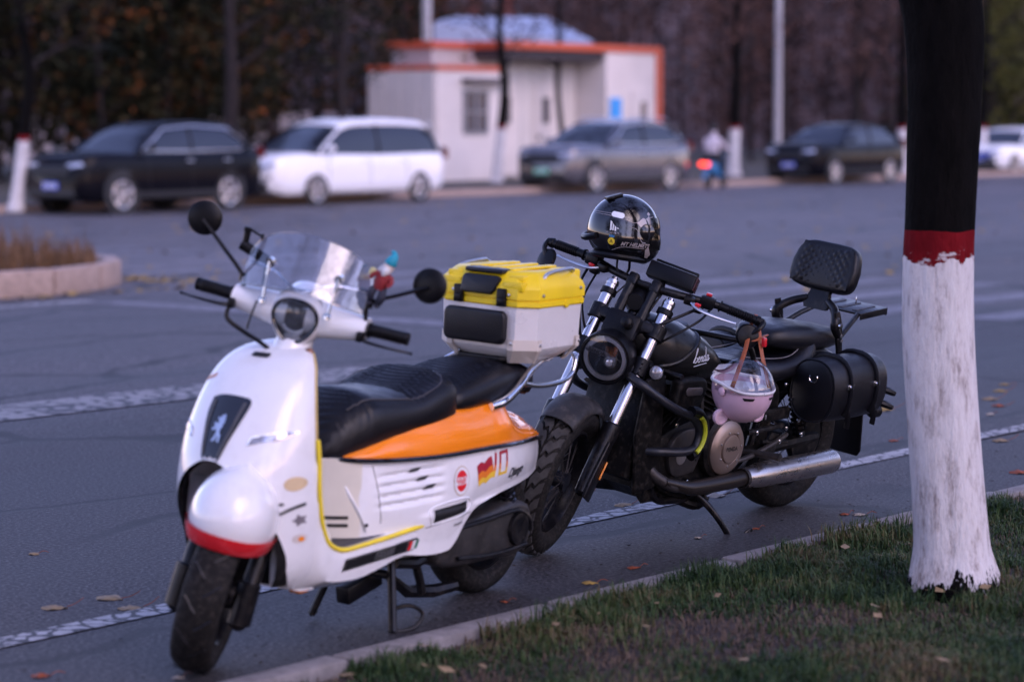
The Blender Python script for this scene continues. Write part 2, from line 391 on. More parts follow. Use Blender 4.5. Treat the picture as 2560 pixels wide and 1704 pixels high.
# ================================================================ traffic island on the left
isl = empty('traffic_island', loc=(0, 0, 0)); tag(isl, 'raised traffic island with stone kerb and dry brown shrubs', 'island')
tip = [(-6, 17.25), (14.6, 17.3), (15.4, 17.62), (16.1, 18.1), (16.55, 18.7), (16.62, 19.3), (16.3, 19.9), (15.5, 20.4), (14.5, 20.6), (-6, 20.7)]
def islz(p, z): return rp(p[0], p[1], z)
ob('island_soil', ([islz((p[0] - .1 if p[0] > 0 else p[0], 18.95 + (p[1] - 18.95) * .94), .20) for p in tip], [tuple(range(len(tip)))]), m_soil, isl, 0)
def kerb_seg(p, q):
    a, b = rp(*p), rp(*q); d = b - a; L = d.length; mid = (a + b) / 2; ang = math.atan2(d.y, d.x)
    return box(mid + V((0, 0, .11)), (L - .018, .14, .26), Matrix.Rotation(ang, 3, 'Z'), .014)
segs = [((9.4 + k * 1.04, 17.3 if k < 4 else 17.3), (10.44 + k * 1.04, 17.3)) for k in range(5)]
segs += [((14.6, 17.3), (15.42, 17.62)), ((15.42, 17.62), (16.1, 18.1)), ((16.1, 18.1), (16.55, 18.7)), ((16.55, 18.7), (16.62, 19.35)), ((16.62, 19.35), (16.3, 19.9)), ((16.3, 19.9), (15.5, 20.4)), ((15.5, 20.4), (14.5, 20.6)), ((14.5, 20.6), (13.4, 20.65)), ((13.4, 20.65), (12.3, 20.68))]
for p, q in segs: ob('kerb_stone', kerb_seg(p, q), m_kerb2, isl)
# dry shrub: many fine upright twigs and leaf flecks
def blades(n, place, hmin, hmax, w, lean, rnd, seg=2):
    v = []; f = []
    for _ in range(n):
        p = place(rnd)
        if p is None: continue
        h = rnd.uniform(hmin, hmax) * p[3] if len(p) > 3 else rnd.uniform(hmin, hmax)
        a = rnd.uniform(0, 6.283); l = rnd.uniform(0, lean) * h; d = V((math.cos(a), math.sin(a), 0)); s = V((-d.y, d.x, 0)) * w * rnd.uniform(.6, 1.3)
        b = V(p[:3]); k = len(v)
        m1 = b + d * l * .35 + V((0, 0, h * .6)); t = b + d * l + V((0, 0, h * (1 - .25 * l / h if h else 1)))
        v += [b - s, b + s, m1 + s * .75, m1 - s * .75, t]; f += [(k, k + 1, k + 2, k + 3), (k + 3, k + 2, k + 4)]
    return v, f
rs = random.Random(11)
def in_isl(r):
    a = r.uniform(6, 16.3); n = r.uniform(17.6, 20.3)
    if a > 15.2 and (a - 15.2) / 1.2 + abs(n - 19) / 1.6 > 1.1: return None
    return (*rp(a, n, .18), .7 + .5 * math.sin(a * 2.1) * math.sin(n * 3) * .4 + r.uniform(-.15, .15))
m_dry = mat('dry brown twigs', (.13, .065, .025), .8, var=.6, vs=9)
tag(ob('dry_shrubs', blades(9000, in_isl, .22, .55, .006, .5, rs), m_dry, isl, 0, recalc=False), None, kind='stuff')
# ================================================================ grass on the verge
rg = random.Random(5)
from mathutils import noise as mn
def patch(x, y): return .5 + .5 * mn.noise(V((x * 1.3, y * 1.3, 3.7))) + .35 * mn.noise(V((x * 4.2, y * 4.2, 1.2)))
def grass_at(r):
    y_ = 4.6 + 6.9 * r.random(); x_ = r.uniform(-.24 * y_, .32 * y_); p = V((x_, y_, 0)); a, n = p.dot(DIR), p.dot(NRM)
    if n > NK - .085: return None
    g = patch(p.x, p.y)
    if n > NK - (.085 if g > .72 else .17): return None
    edge = n > NK - .32
    if r.random() > (g * 1.9 - .56 + (.25 if edge else 0)): return None
    tr_ = (p - V((1.45, 7.86, 0))).length
    hs = .6 + .7 * g + (.7 if edge and g > .78 else 0) + (.5 if tr_ < .45 else 0) - (.35 if edge and g < .6 else 0)
    if tr_ < .13: return None
    q = verge(a, n, -.008); return (*q, hs)
def grass_mat(name, stops):
    m, t, p = base(name); L = t.links.new
    tc = nd(t, 'ShaderNodeTexCoord'); n1 = nd(t, 'ShaderNodeTexNoise', Scale=38, Detail=3.0); L(tc.outputs['Object'], n1.inputs['Vector'])
    n2 = nd(t, 'ShaderNodeTexNoise', Scale=2.2, Detail=4.0); L(tc.outputs['Object'], n2.inputs['Vector'])
    ad = nd(t, 'ShaderNodeMath', operation='MULTIPLY_ADD'); L(n2.outputs[0], ad.inputs[0]); ad.inputs[1].default_value = .6; ml = nd(t, 'ShaderNodeMath', operation='MULTIPLY'); L(n1.outputs[0], ml.inputs[0]); ml.inputs[1].default_value = .5; L(ml.outputs[0], ad.inputs[2])
    r = rampn(t, stops); L(ad.outputs[0], r.inputs[0]); L(r.outputs[0], p.inputs['Base Color']); p.inputs['Roughness'].default_value = .6
    p.inputs['Specular IOR Level'].default_value = .25
    return m
m_grass = grass_mat('verge grass', [(.36, (.006, .018, .007)), (.48, (.016, .044, .012)), (.58, (.050, .082, .024)), (.68, (.13, .095, .048))])
tag(ob('verge_grass', blades(350000, grass_at, .013, .042, .0026, 1.3, rg), m_grass, None, 0, recalc=False), 'patchy green grass growing on the verge beside the kerb', 'grass', kind='stuff')
def straw_at(r):
    y_ = 4.6 + 6.9 * r.random(); x_ = r.uniform(-.24 * y_, .32 * y_); p = V((x_, y_, 0)); a, n = p.dot(DIR), p.dot(NRM)
    if n > NK - .085 or (p - V((1.43, 7.76, 0))).length < .13 or r.random() < patch(x_, y_) * 1.1 - .1: return None
    return (*verge(a, n, -.008), .8)
tag(ob('dry_grass', blades(135000, straw_at, .012, .045, .0022, 2.2, random.Random(8)), mat('straw', (.115, .08, .055), .85, var=.6, vs=30, spec=.2), None, 0, recalc=False), 'dry straw-coloured grass blades mixed through the verge', 'grass', kind='stuff')
rq = random.Random(51); tufts = []
for _ in range(420):
    a = rq.uniform(5.5, 14.5); n = NK - .09 - (abs(rq.gauss(0, .16)) if rq.random() < .6 else rq.uniform(.1, 2.6))
    q = DIR * a + NRM * n
    if rq.random() < .10: q = V((1.43 + rq.gauss(0, .22), 7.76 + rq.gauss(0, .22), 0)); a, n = q.dot(DIR), q.dot(NRM)
    if (q - V((1.43, 7.76, 0))).length < .135 or n > NK - .085: continue
    if n > NK - .2 and patch(q.x, q.y) < .6: continue
    tufts.append((a, n, rq.uniform(.5, 1.25), rq.uniform(.02, .06)))
def tuft_at(r):
    a, n, h, w = r.choice(tufts); a += r.gauss(0, w); n += r.gauss(0, w)
    if n > NK - .075: return None
    return (*verge(a, n, -.012), h)
tag(ob('grass_tufts', blades(18000, tuft_at, .04, .09, .0026, 1.0, random.Random(52)), m_grass, None, 0, recalc=False), 'longer green grass tufts along the kerb and round the trunk', 'grass', kind='stuff')
# one long stalk leaning over the kerb beside the trunk
ts = rp(11.0, NK - .12, .02)
tag(ob('grass_stalk', tube([ts, ts + V((-.05, -.05, .14)), ts + V((-.14, -.10, .25)), ts + V((-.23, -.14, .33))], [.0022, .0018, .0014, .001], 5, 16), m_grass, None), 'single long thin grass stalk leaning over the kerb', 'grass stalk')
# ================================================================ foreground tree
def bark_mat(name, bands):
    """lime-washed bark: bands = (z of white top, z of red top) in object space"""
    m, t, p = base(name); L = t.links.new
    tc = nd(t, 'ShaderNodeTexCoord'); sp = nd(t, 'ShaderNodeSeparateXYZ'); L(tc.outputs['Object'], sp.inputs[0])
    mp = nd(t, 'ShaderNodeMapping'); L(tc.outputs['Object'], mp.inputs[0]); mp.inputs['Scale'].default_value = (1, 1, .28)
    n1 = nd(t, 'ShaderNodeTexNoise', Scale=26, Detail=8.0, Roughness=.72); L(mp.outputs[0], n1.inputs['Vector'])
    n2 = nd(t, 'ShaderNodeTexNoise', Scale=9, Detail=6.0); L(tc.outputs['Object'], n2.inputs['Vector'])
    nb = nd(t, 'ShaderNodeTexNoise', Scale=70, Detail=4.0, Roughness=.6); L(mp.outputs[0], nb.inputs['Vector'])
    dark = rampn(t, [(.3, (.001, .001, .001)), (.7, (.006, .005, .005))]); L(n1.outputs[0], dark.inputs[0])
    white = rampn(t, [(.26, (.11, .085, .08)), (.37, (.36, .32, .315)), (.48, (.60, .57, .575)), (.8, (.73, .72, .73))]); L(n1.outputs[0], white.inputs[0])
    red0 = rampn(t, [(.3, (.11, .004, .007)), (.7, (.19, .008, .013))]); L(n2.outputs[0], red0.inputs[0])
    ms = nd(t, 'ShaderNodeMapping'); L(tc.outputs['Object'], ms.inputs[0]); ms.inputs['Scale'].default_value = (1, 1, 2.2); n5 = nd(t, 'ShaderNodeTexNoise', Scale=15, Detail=6.0, Roughness=.65); L(ms.outputs[0], n5.inputs['Vector'])
    sg = nd(t, 'ShaderNodeMath', operation='SUBTRACT'); sg.inputs[0].default_value = bands[1] - .055; L(sp.outputs[2], sg.inputs[1]); sg2 = nd(t, 'ShaderNodeMath', operation='MULTIPLY_ADD'); L(sg.outputs[0], sg2.inputs[0]); sg2.inputs[1].default_value = 4.0; L(n5.outputs[0], sg2.inputs[2])
    sr = rampn(t, [(.66, 0), (.72, 1)]); L(sg2.outputs[0], sr.inputs[0]); red = nd(t, 'ShaderNodeMixRGB'); L(sr.outputs[0], red.inputs[0]); L(red0.outputs[0], red.inputs[1]); red.inputs[2].default_value = (.52, .48, .49, 1)
    # wobbling boundaries
    w = nd(t, 'ShaderNodeMath', operation='MULTIPLY_ADD'); L(n2.outputs[0], w.inputs[0]); w.inputs[1].default_value = bands[2]; L(sp.outputs[2], w.inputs[2])
    g1 = nd(t, 'ShaderNodeMath', operation='GREATER_THAN'); L(w.outputs[0], g1.inputs[0]); g1.inputs[1].default_value = bands[0] + bands[2] * .5
    w2 = nd(t, 'ShaderNodeMath', operation='MULTIPLY_ADD'); L(n2.outputs[0], w2.inputs[0]); w2.inputs[1].default_value = bands[2] * .15; L(sp.outputs[2], w2.inputs[2])
    g2 = nd(t, 'ShaderNodeMath', operation='GREATER_THAN'); L(w2.outputs[0], g2.inputs[0]); g2.inputs[1].default_value = bands[1] + bands[2] * .07
    # whitewash worn away close to the soil
    w3 = nd(t, 'ShaderNodeMath', operation='MULTIPLY_ADD'); L(n1.outputs[0], w3.inputs[0]); w3.inputs[1].default_value = -.42; L(sp.outputs[2], w3.inputs[2])
    g3 = nd(t, 'ShaderNodeMath', operation='LESS_THAN'); L(w3.outputs[0], g3.inputs[0]); g3.inputs[1].default_value = bands[3]
    mx = nd(t, 'ShaderNodeMixRGB'); L(g1.outputs[0], mx.inputs[0]); L(white.outputs[0], mx.inputs[1]); L(red.outputs[0], mx.inputs[2])
    mx2 = nd(t, 'ShaderNodeMixRGB'); L(g2.outputs[0], mx2.inputs[0]); L(mx.outputs[0], mx2.inputs[1]); L(dark.outputs[0], mx2.inputs[2])
    mx3 = nd(t, 'ShaderNodeMixRGB'); L(g3.outputs[0], mx3.inputs[0]); L(mx2.outputs[0], mx3.inputs[1]); L(dark.outputs[0], mx3.inputs[2])
    L(mx3.outputs[0], p.inputs['Base Color']); p.inputs['Roughness'].default_value = .9; p.inputs['Specular IOR Level'].default_value = .08
    b = nd(t, 'ShaderNodeBump', Strength=.7, Distance=.012); ad = nd(t, 'ShaderNodeMath', operation='ADD'); L(n1.outputs[0], ad.inputs[0]); L(nb.outputs[0], ad.inputs[1]); L(ad.outputs[0], b.inputs['Height']); L(b.outputs[0], p.inputs['Normal'])
    return m
m_bark = mat('dark bark', (.020, .015, .015), .9, var=.4, vs=8, bump=.6, bs=30, spec=.2)
def trunk_shape(pts, n=20, seed=1, wob=.06, sm=40):
    rnd = random.Random(seed); ph = [rnd.uniform(0, 6.28) for _ in range(4)]
    cs = smooth([tuple(p) for p in pts], sm); rings = []
    for i, (x, y, z, r) in enumerate(cs):
        ring = []
        for k in range(n):
            a = 2 * math.pi * k / n
            q = r * (1 + wob * math.sin(2 * a + ph[0] + z * .8) + wob * .6 * math.sin(5 * a + ph[1] + z * 1.7) + wob * .35 * math.sin(9 * a + ph[2] - z * 2.5))
            if z < .16: q *= 1 + (.16 - z) * 1.1 * (1 + .55 * math.sin(4 * a + ph[3]))
            ring.append((x + q * math.cos(a), y + q * math.sin(a), z))
        rings.append(ring)
    return loft(rings)
def branch(p, d, L, r, depth, rnd, out, tips, up=.12):
    pts = [p]; q = p.copy(); dd = d.normalized(); n = 4
    for i in range(n):
        dd = (dd + V((rnd.uniform(-.22, .22), rnd.uniform(-.22, .22), rnd.uniform(-.1, .16) + up * .3))).normalized(); q = q + dd * (L / n); pts.append(q.copy())
    out.append(tube(pts, [r * (1 - .62 * i / n) for i in range(n + 1)], 6 if depth > 0 else 4))
    tips.append(pts[2]); tips.append(q)
    if depth <= 0: return
    for k in range(rnd.choice((2, 3, 3))):
        j = rnd.choice((2, 3, 4)); a = rnd.uniform(0, 6.28); ax = dd.orthogonal().normalized(); ax.rotate(Matrix.Rotation(a, 3, dd).to_quaternion())
        branch(pts[j], dd * .8 + ax * rnd.uniform(.5, .95), L * rnd.uniform(.55, .75), r * .5, depth - 1, rnd, out, tips, up)
def leaves(tips, per, spread, size, rnd, squash=.8):
    v = []; f = []
    for t in tips:
        for _ in range(per):
            c = t + V((rnd.gauss(0, spread), rnd.gauss(0, spread), rnd.gauss(0, spread * squash)))
            a = V((rnd.uniform(-1, 1), rnd.uniform(-1, 1), rnd.uniform(-.6, .6))).normalized(); b = a.orthogonal().normalized(); b.rotate(Matrix.Rotation(rnd.uniform(0, 6.28), 3, a).to_quaternion())
            s = size * rnd.uniform(.6, 1.3); k = len(v)
            v += [c - a * s, c + b * s * .5, c + a * s, c - b * s * .5]; f.append((k, k + 1, k + 2, k + 3))
    return v, f
def leaf_mat(name, stops, sc=2.5):
    m, t, p = base(name); L = t.links.new
    tc = nd(t, 'ShaderNodeTexCoord'); n1 = nd(t, 'ShaderNodeTexNoise', Scale=sc, Detail=6.0, Roughness=.75); L(tc.outputs['Object'], n1.inputs['Vector'])
    r = rampn(t, stops); L(n1.outputs[0], r.inputs[0]); L(r.outputs[0], p.inputs['Base Color']); p.inputs['Roughness'].default_value = .8; p.inputs['Specular IOR Level'].default_value = .15
    return m
FT = empty('roadside_tree', loc=(1.425, 7.76, .0)); tag(FT, 'tree with whitewashed trunk and red band growing close to the camera on the verge', 'tree')
tr = trunk_shape([(.02, 0, -.05, .142), (.012, 0, .06, .128), (-.004, 0, .25, .116), (-.03, 0, .55, .112), (-.052, 0, .85, .112), (-.056, 0, 1.1, .110), (-.052, 0, 1.25, .109), (-.045, 0, 1.6, .114), (-.050, .01, 1.85, .125), (-.09, .02, 2.1, .13), (-.14, .03, 2.8, .11), (-.12, .05, 3.6, .09)], 56, 4, .028, 90)
ob('trunk', tr, bark_mat('limewashed bark', (1.085, 1.19, .17, -.15)), FT, 180)
rt_ = random.Random(21); bo = []; tips = []
for k in range(9): branch(V((-.13, .03, 2.5 + .13 * k)), V((math.cos(k * 2.4), math.sin(k * 2.4), .55)), 2.2, .06, 2, rt_, bo, tips)
ob('crown_branches', bo, m_bark, FT)
m_leaf_f = leaf_mat('autumn leaf brown green', [(.35, (.035, .045, .014)), (.55, (.09, .06, .02)), (.7, (.16, .075, .025))])
tag(ob('crown', leaves(tips, 46, .42, .065, rt_), m_leaf_f, FT, 0, recalc=False), None, kind='stuff')
# unseen copies of it added left and right so their crowns shade the kerb
for i, (a, n) in enumerate(((-.8, 2.8), (14.9, 3.2), (-5.0, 2.8))):
    p = rp(a, n); T = copy_tree(FT); T.location = (p.x, p.y, .02); T.rotation_euler = (0, 0, 1.7 + i * 2.1)
    T['label'] = ('unseen whitewashed tree added behind the camera to shade the verge', 'unseen whitewashed tree added farther along the verge for its shade', 'unseen whitewashed tree added last behind the camera for its shade')[i]
# ================================================================ trees across the road
def far_tree(px, label, h, r, seed, lean=0, white=1.3, crown=None, cz=2.6, spread=1.5, foliage=None, n=30, band=True, name='street_tree'):
    rnd = random.Random(seed); T = empty(name, loc=px); tag(T, label, 'tree', 'trees on the far side of the road')
    pts = [(0, 0, -.1, r * 1.25), (lean * .2, 0, .4, r), (lean * .6, 0, 1.3, r * .92), (lean * 1.0, 0, 2.4, r * .85), (lean * 1.1 + rnd.uniform(-.2, .2), 0, h * .6, r * .6), (lean * 1.2, 0, h, r * .2)]
    ob('trunk', trunk_shape(pts, 12, seed, .05, 24), bark_mat('limewash %d' % seed, (white - .12, white, .06, -.4)) if band else m_bark, T, 180)
    out = []; tips = []
    for k in range(n // 4):
        z = cz + (h - cz) * k / (n // 4); a = rnd.uniform(0, 6.28)
        branch(V((lean * 1.05, 0, z)), V((math.cos(a), math.sin(a), .55)), spread * rnd.uniform(.7, 1.1), r * .38, 2, rnd, out, tips)
    ob('branches', out, m_bark, T)
    if foliage: tag(ob('crown', leaves(tips, foliage[1], .38, .085, rnd), foliage[0], T, 0, recalc=False), None, kind='stuff')
    return T
m_lg = leaf_mat('dark evergreen and rust leaves', [(.30, (.002, .003, .0015)), (.48, (.008, .011, .004)), (.56, (.035, .026, .008)), (.63, (.15, .042, .009)), (.8, (.24, .06, .012))], .8)
m_lb = leaf_mat('brown purple twig haze', [(.32, (.012, .007, .006)), (.5, (.070, .037, .031)), (.63, (.13, .066, .048)), (.78, (.19, .105, .05))], .55)
m_ly = leaf_mat('olive yellow leaves', [(.3, (.02, .022, .008)), (.55, (.07, .07, .015)), (.75, (.18, .14, .025))], 1.6)
far_tree((-9.15, 44.6, -.05), 'leaning street tree with whitewashed base beside the black car at the left edge', 6.5, .115, 31, .30, 1.30, foliage=(m_lg, 14))
far_tree((-.40, 61.2, -.03), 'thin street tree with a white base standing before the white cabin', 6.8, .13, 32, .22, 1.45, cz=2.9, foliage=(m_lb, 3))
far_tree((1.5, 66.5, -.03), 'slim curved tree beside the cabin blue notice', 6.5, .09, 38, -.25, 1.2, cz=3.0, foliage=(m_lb, 2))
far_tree((6.25, 68.4, -.03), 'street tree with white base and red band behind the cyclist', 7.0, .18, 33, .05, 1.42, foliage=(m_lb, 8))
far_tree((11.7, 72.6, -.03), 'street tree whose white base shows left of the near trunk', 7.0, .17, 34, -.05, 1.4, foliage=(m_lb, 8))
far_tree((14.75, 76.2, -.03), 'street tree whose white base shows beside the pale hatchback', 7.0, .17, 35, .05, 1.4, foliage=(m_ly, 10))
far_tree((-6.0, 50.4, -.03), 'dark bare-stemmed tree rising behind the black car', 7.5, .16, 36, .2, 1.2, band=False, foliage=(m_lg, 12))
far_tree((-3.75, 55.5, -.03), 'dark forked tree rising behind the white minivan', 7.5, .14, 37, -.15, 1.2, band=False, spread=1.0, foliage=(m_lg, 8))
far_tree((8.9, 80.5, -.03), 'dark thin tree behind the lamp post', 7.5, .16, 39, .1, 1.2, band=False, foliage=(m_lb, 8))
far_tree((12.2, 86.0, -.03), 'dark tree behind the second black car', 8, .2, 40, 0, 1.2, band=False, foliage=(m_lb, 8))
# the wood beyond: one mass of stems and leaf sprays
rw_ = random.Random(77)
def wood(name, label, region, ntree, m, per, hh, road=False, size=.13, ntip=34, z0=.7):
    out = []; tps = []
    for _ in range(ntree):
        x = rw_.uniform(region[0], region[1]); y = rw_.uniform(region[2], region[3]); h = rw_.uniform(*hh); r = rw_.uniform(.035, .085)
        if road: q = DIR * x + NRM * y; x, y = q.x, q.y
        out.append(tube([(x, y, -.1), (x + rw_.uniform(-.2, .2), y, h * .4), (x + rw_.uniform(-.5, .5), y, h)], [r, r * .75, r * .2], 6, 8))
        for k in range(ntip):
            z = z0 + (h - z0) * rw_.random() ** .9; a = rw_.uniform(0, 6.28); d = rw_.uniform(.2, 2.0) * (1 - .4 * z / h)
            e = V((x + d * math.cos(a), y + d * math.sin(a), z + rw_.uniform(.1, .5))); tps.append(e)
            if k % 2 == 0: out.append(tube([(x, y, z - .3), e], [.02, .008], 4))
    tag(ob(name + '_stems', out, m_bark, None), 'bare dark stems of the ' + label, 'wood', kind='stuff')
    tag(ob(name, leaves(tps, per, .45, size, rw_, .9), m, None, 0, recalc=False), label, 'wood', kind='stuff')
wood('evergreen_wood', 'dark evergreen wood with rust leaves behind the parked cars', (-17, -6.2, 57, 74), 40, m_lg, 44, (6.5, 9.5))
wood('rear_evergreen_wood', 'dark wood continuing behind the white cabin', (-13, -2.5, 78, 90), 22, m_lg, 30, (8, 11))
wood('bare_wood', 'brown leafless wood filling the background', (-5, 22, 90, 116), 62, m_lb, 26, (8, 12), size=.12)
wood('sky_blocking_wood', 'unseen dark wood added behind the camera to block low sky light', (-45, 120, -24, -4), 90, m_lg, 22, (7.5, 10.5), True, .2, 30)  # unseen wood added to cut low skylight and darken reflections
wood('olive_wood', 'olive and yellow thicket at the far side beyond the trunk', (16, 27, 84, 100), 26, m_ly, 34, (7, 10))
tag(ob('wooded_hill', sheet(lambda a, n, z: V((a, n, max(0, (n - 118)) * .42 - .5 + .6 * math.sin(a * .3) + .5 * math.sin(a * .9 + n))), -60, 80, 112, 160, 60, 20, 0), mat('wooded hill', (.045, .027, .026), .95, var=.7, vs=.6, bump=.8, bs=2), None, 180), None, kind='structure')
# ================================================================ scooter (x forward, y left, z up; origin under the rear axle)
def bike_matrix(o, head, lean): return Matrix.Translation(V(o)) @ Matrix.Rotation(R(head), 4, 'Z') @ Matrix.Rotation(-R(lean), 4, 'X')
def steer_matrix(p0, rake, s):
    p0 = V(p0); ax = V((-math.sin(R(rake)), 0, math.cos(R(rake))))
    return Matrix.Translation(p0) @ Matrix.Rotation(R(s), 4, ax) @ Matrix.Translation(-p0)
def tyre(c, rad, wid, rim, n=64, crown=.35):
    """torus-like tyre about the y axis"""
    prof = []
    h = rad - rim
    for k in range(17):
        a = R(-115 + 230 * k / 16)
        y = wid / 2 * math.sin(a) * (1 if abs(math.sin(a)) < .999 else 1); 
        r = rad - h * .52 + h * .52 * (abs(math.cos(a)) ** .8) * (1 if math.cos(a) > 0 else -1)
        prof.append((y, r))
    prof = [(-wid * .30, rim - .004)] + prof + [(wid * .30, rim - .004)]
    return lathe(prof, c, (0, 1, 0), n)

SC = empty('motor_scooter', M=bike_matrix((-.13139, 7.83394, 0), -122.716, 3.5))
tag(SC, 'white motor scooter with orange side panels, clear windscreen and black ribbed seat', 'scooter')
SS = steer_matrix((1.31977, 0, .21684), 27, 23)
SW = steer_matrix((1.31977, 0, .21684), 27, 31)

# ---- leg shield
def zq(z):
    f = max(0, min(1, (z - .72) / .18)); return z + .018 * f * f * (3 - 2 * f)
def sh_c(z): return interp([(.22, 1.36), (.5, 1.385), (.60, 1.37), (.68, 1.335), (.76, 1.285), (.84, 1.225), (.88, 1.18), (.905, 1.14), (.925, 1.085), (.932, 1.05)],zq(z))
def sh_e(z): return interp([(.22, 1.13), (.3, 1.135), (.4, 1.14), (.5, 1.15), (.64, 1.155), (.8, 1.135), (.88, 1.10), (.91, 1.07), (.932, 1.04)],zq(z))
def sh_w(z): return interp([(.22, .135), (.25, .164), (.3, .188), (.4, .203), (.5, .21), (.65, .203), (.74, .190), (.8, .178), (.86, .158), (.89, .138), (.91, .112), (.925, .07), (.932, .03)],zq(z))
def sh_a(z): return interp([(.22, .1345), (.25, .160), (.29, .175), (.34, .182), (.42, .172), (.50, .136), (.54, .107), (.57, .076), (.59, .043), (.597, .025), (.60, 0)], z)
def sh_pt(z, y):
    w = sh_w(z); s = max(-1, min(1, y / w)); c = math.sqrt(max(0, 1 - s * s))
    return V((sh_e(z) + (sh_c(z) - sh_e(z)) * c ** .8, y, z))
zs = [.60 + (.914 - .60) * (1 - (1 - k / 26) ** 1.4) for k in range(27)]
up = []
for z in zs:
    w = sh_w(z); up.append([sh_pt(z, w * math.sin(R(-90 + 180 * k / 40))) for k in range(41)])
shell = [loft(up, False)]
zl = [.60 - .38 * (k / 24) ** 1.6 for k in range(25)]
for s in (-1, 1):
    rows = []
    for z in zl:
        w = sh_w(z); a = math.asin(min(1, sh_a(z) / w)); rows.append([sh_pt(z, s * w * math.sin(a + (math.pi / 2 - a) * k / 16)) for k in range(17)])
    shell.append(loft(rows, False))
shield_bvh = bvh(*shell)
# back of the shield
back = []
for z in zs + []:
    w = sh_w(z) - .004; back.append([V((sh_e(z) - .012 - .02 * (1 - (abs(k - 8) / 8) ** 2), w * (k - 8) / 8, z)) for k in range(17)])
ob('leg_shield', shell, m_white, SC, 60, merge=.0006)
ob('shield_back', loft(back, False), m_white, SC, 60)
def edge_line(s, z0, z1, n): return [V((sh_e(z0 + (z1 - z0) * k / (n - 1)) - .004, s * (sh_w(z0 + (z1 - z0) * k / (n - 1)) + .001), z0 + (z1 - z0) * k / (n - 1))) for k in range(n)]
gold = mat('faded gold edging', (.55, .40, .13), .35, var=.1)
trimL = edge_line(1, .888, .66, 14)
obs('edge_trim', [tube(trimL, .004, 6), tube(edge_line(-1, .888, .45, 16), .004, 6)], gold, SC)
floor_line = [(1.150, .207, .66), (1.146, .212, .60), (1.139, .213, .51), (1.118, .211, .42), (1.085, .208, .362), (1.04, .206, .333), (.99, .206, .322), (.9, .206, .324), (.75, .206, .330), (.60, .205, .338)]
obs('floor_trim', [tube(floor_line, .0075, 8, 50), mirror(tube(floor_line, .0075, 8, 50))], mat('yellow edging', (.80, .62, .03), .4), SC)
seam = [sh_pt(.455 + .030 * k / 9, .175 + .033 * k / 9) + V((.002, .001, 0)) for k in range(10)]
ob('seam', tube(seam, .0045, 6), m_ink, SC)
# ---- central grille plate with the rearing-lion badge, slot, side lamps
def on_shield(y, z): return sh_pt(z, y)
gp = [(-.066, .762), (-.03, .772), (.03, .772), (.066, .762), (.063, .72), (.046, .66), (.030, .605), (.012, .598), (-.012, .598), (-.030, .605), (-.046, .66), (-.063, .72)]
U, W = V((0, 1, 0)), V((0, 0, 1))
DN = (1, 0, 0)
def sdec(poly, cut=.012, off=.0015, cy=0, cz=0): return decal(flat(poly, cut), (1.2, cy, cz), U, W, shield_bvh, off)
g = ob('grille_plate', sdec(smooth(gp + gp[:1], 60)[:-1], .02, .003), m_blkgloss, SC)
for s in (-1, 1):
    ob('grille_bar', sdec([(s * .058, .755), (s * .047, .757), (s * .041, .70), (s * .022, .612), (s * .030, .612), (s * .049, .69)], .02, .0055), m_grey, g)
lion = [(-.010, -.034), (-.004, -.022), (-.001, -.010), (-.008, -.002), (-.016, -.008), (-.020, -.004), (-.012, .004), (-.018, .012), (-.014, .014), (-.006, .010), (-.004, .018), (-.010, .022), (-.012, .027), (-.004, .026),
        (.002, .034), (.010, .035), (.013, .030), (.010, .028), (.015, .024), (.012, .020), (.016, .014), (.011, .012), (.013, .004), (.008, -.002), (.009, -.012), (.016, -.018), (.014, -.030), (.018, -.034), (.008, -.034), (.008, -.022), (.003, -.017), (.003, -.026), (-.003, -.034)]
ob('badge', sdec([(x * 1.05, y * 1.05 + .685) for x, y in lion], .01, .006), m_chrome, g)
ob('slot', sdec([(x, y + .878) for x, y in rrect(.062, .011, .005)], .01, .002), m_ink, SC)
for s in (-1, 1):
    lp = [(s * .098, .652), (s * .103, .672), (s * .150, .686), (s * .190, .692), (s * .192, .687), (s * .165, .668)]
    a = ob('side_lamp', sdec(lp, .01, .002), m_lens, SC)
    ob('lamp_surround', tube([on_shield(y, z) + V((.002, s * .001, 0)) for y, z in lp + lp[:1]], .0022, 6), m_chrome, a)
# stickers on the shield side
yv = lambda x: x
skin = decal(flat(ngon(20, .024, .020), .01), (1.2, .186, .545), V((-.35, .94, 0)), W, shield_bvh, .0015)
s1 = ob('sticker', skin, mat('tan sticker', (.62, .47, .28), .5), SC); tag(s1, 'round tan sticker')
star = [(.019 * (1 if k % 2 else .55) * math.cos(R(36 * k)), .019 * (1 if k % 2 else .55) * math.sin(R(36 * k))) for k in range(10)]
s2 = ob('sticker', decal(flat(star, .01), (1.2, .196, .44), V((-.45, .89, 0)), W, shield_bvh, .0015), mat('grey sticker', (.2, .18, .2), .5), SC); tag(s2, 'grey jagged sticker')
s3 = ob('sticker', decal(flat(ngon(16, .018, .014), .01), (1.2, .196, .385), V((-.45, .89, 0)), W, shield_bvh, .0015), mat('pale sticker', (.6, .55, .52), .5), SC); tag(s3, 'pale sticker with an orange centre')
ob('sticker_print', decal(flat(ngon(12, .007), .01), (1.2, .199, .384), V((-.45, .89, 0)), W, shield_bvh, .003), m_amber, s3)
s4 = ob('sticker', [decal(flat([(x - .006, -.008), (x - .004, .008), (x + .005, .006), (x + .004, -.006)], .01), (1.2, -.135, .80), V((.45, .80, .40)), V((-.3, -.25, .9)), shield_bvh, .0015) for x in (-.03, -.015, 0, .015, .03)], mat('orange print', (.6, .25, .12), .5), SC)
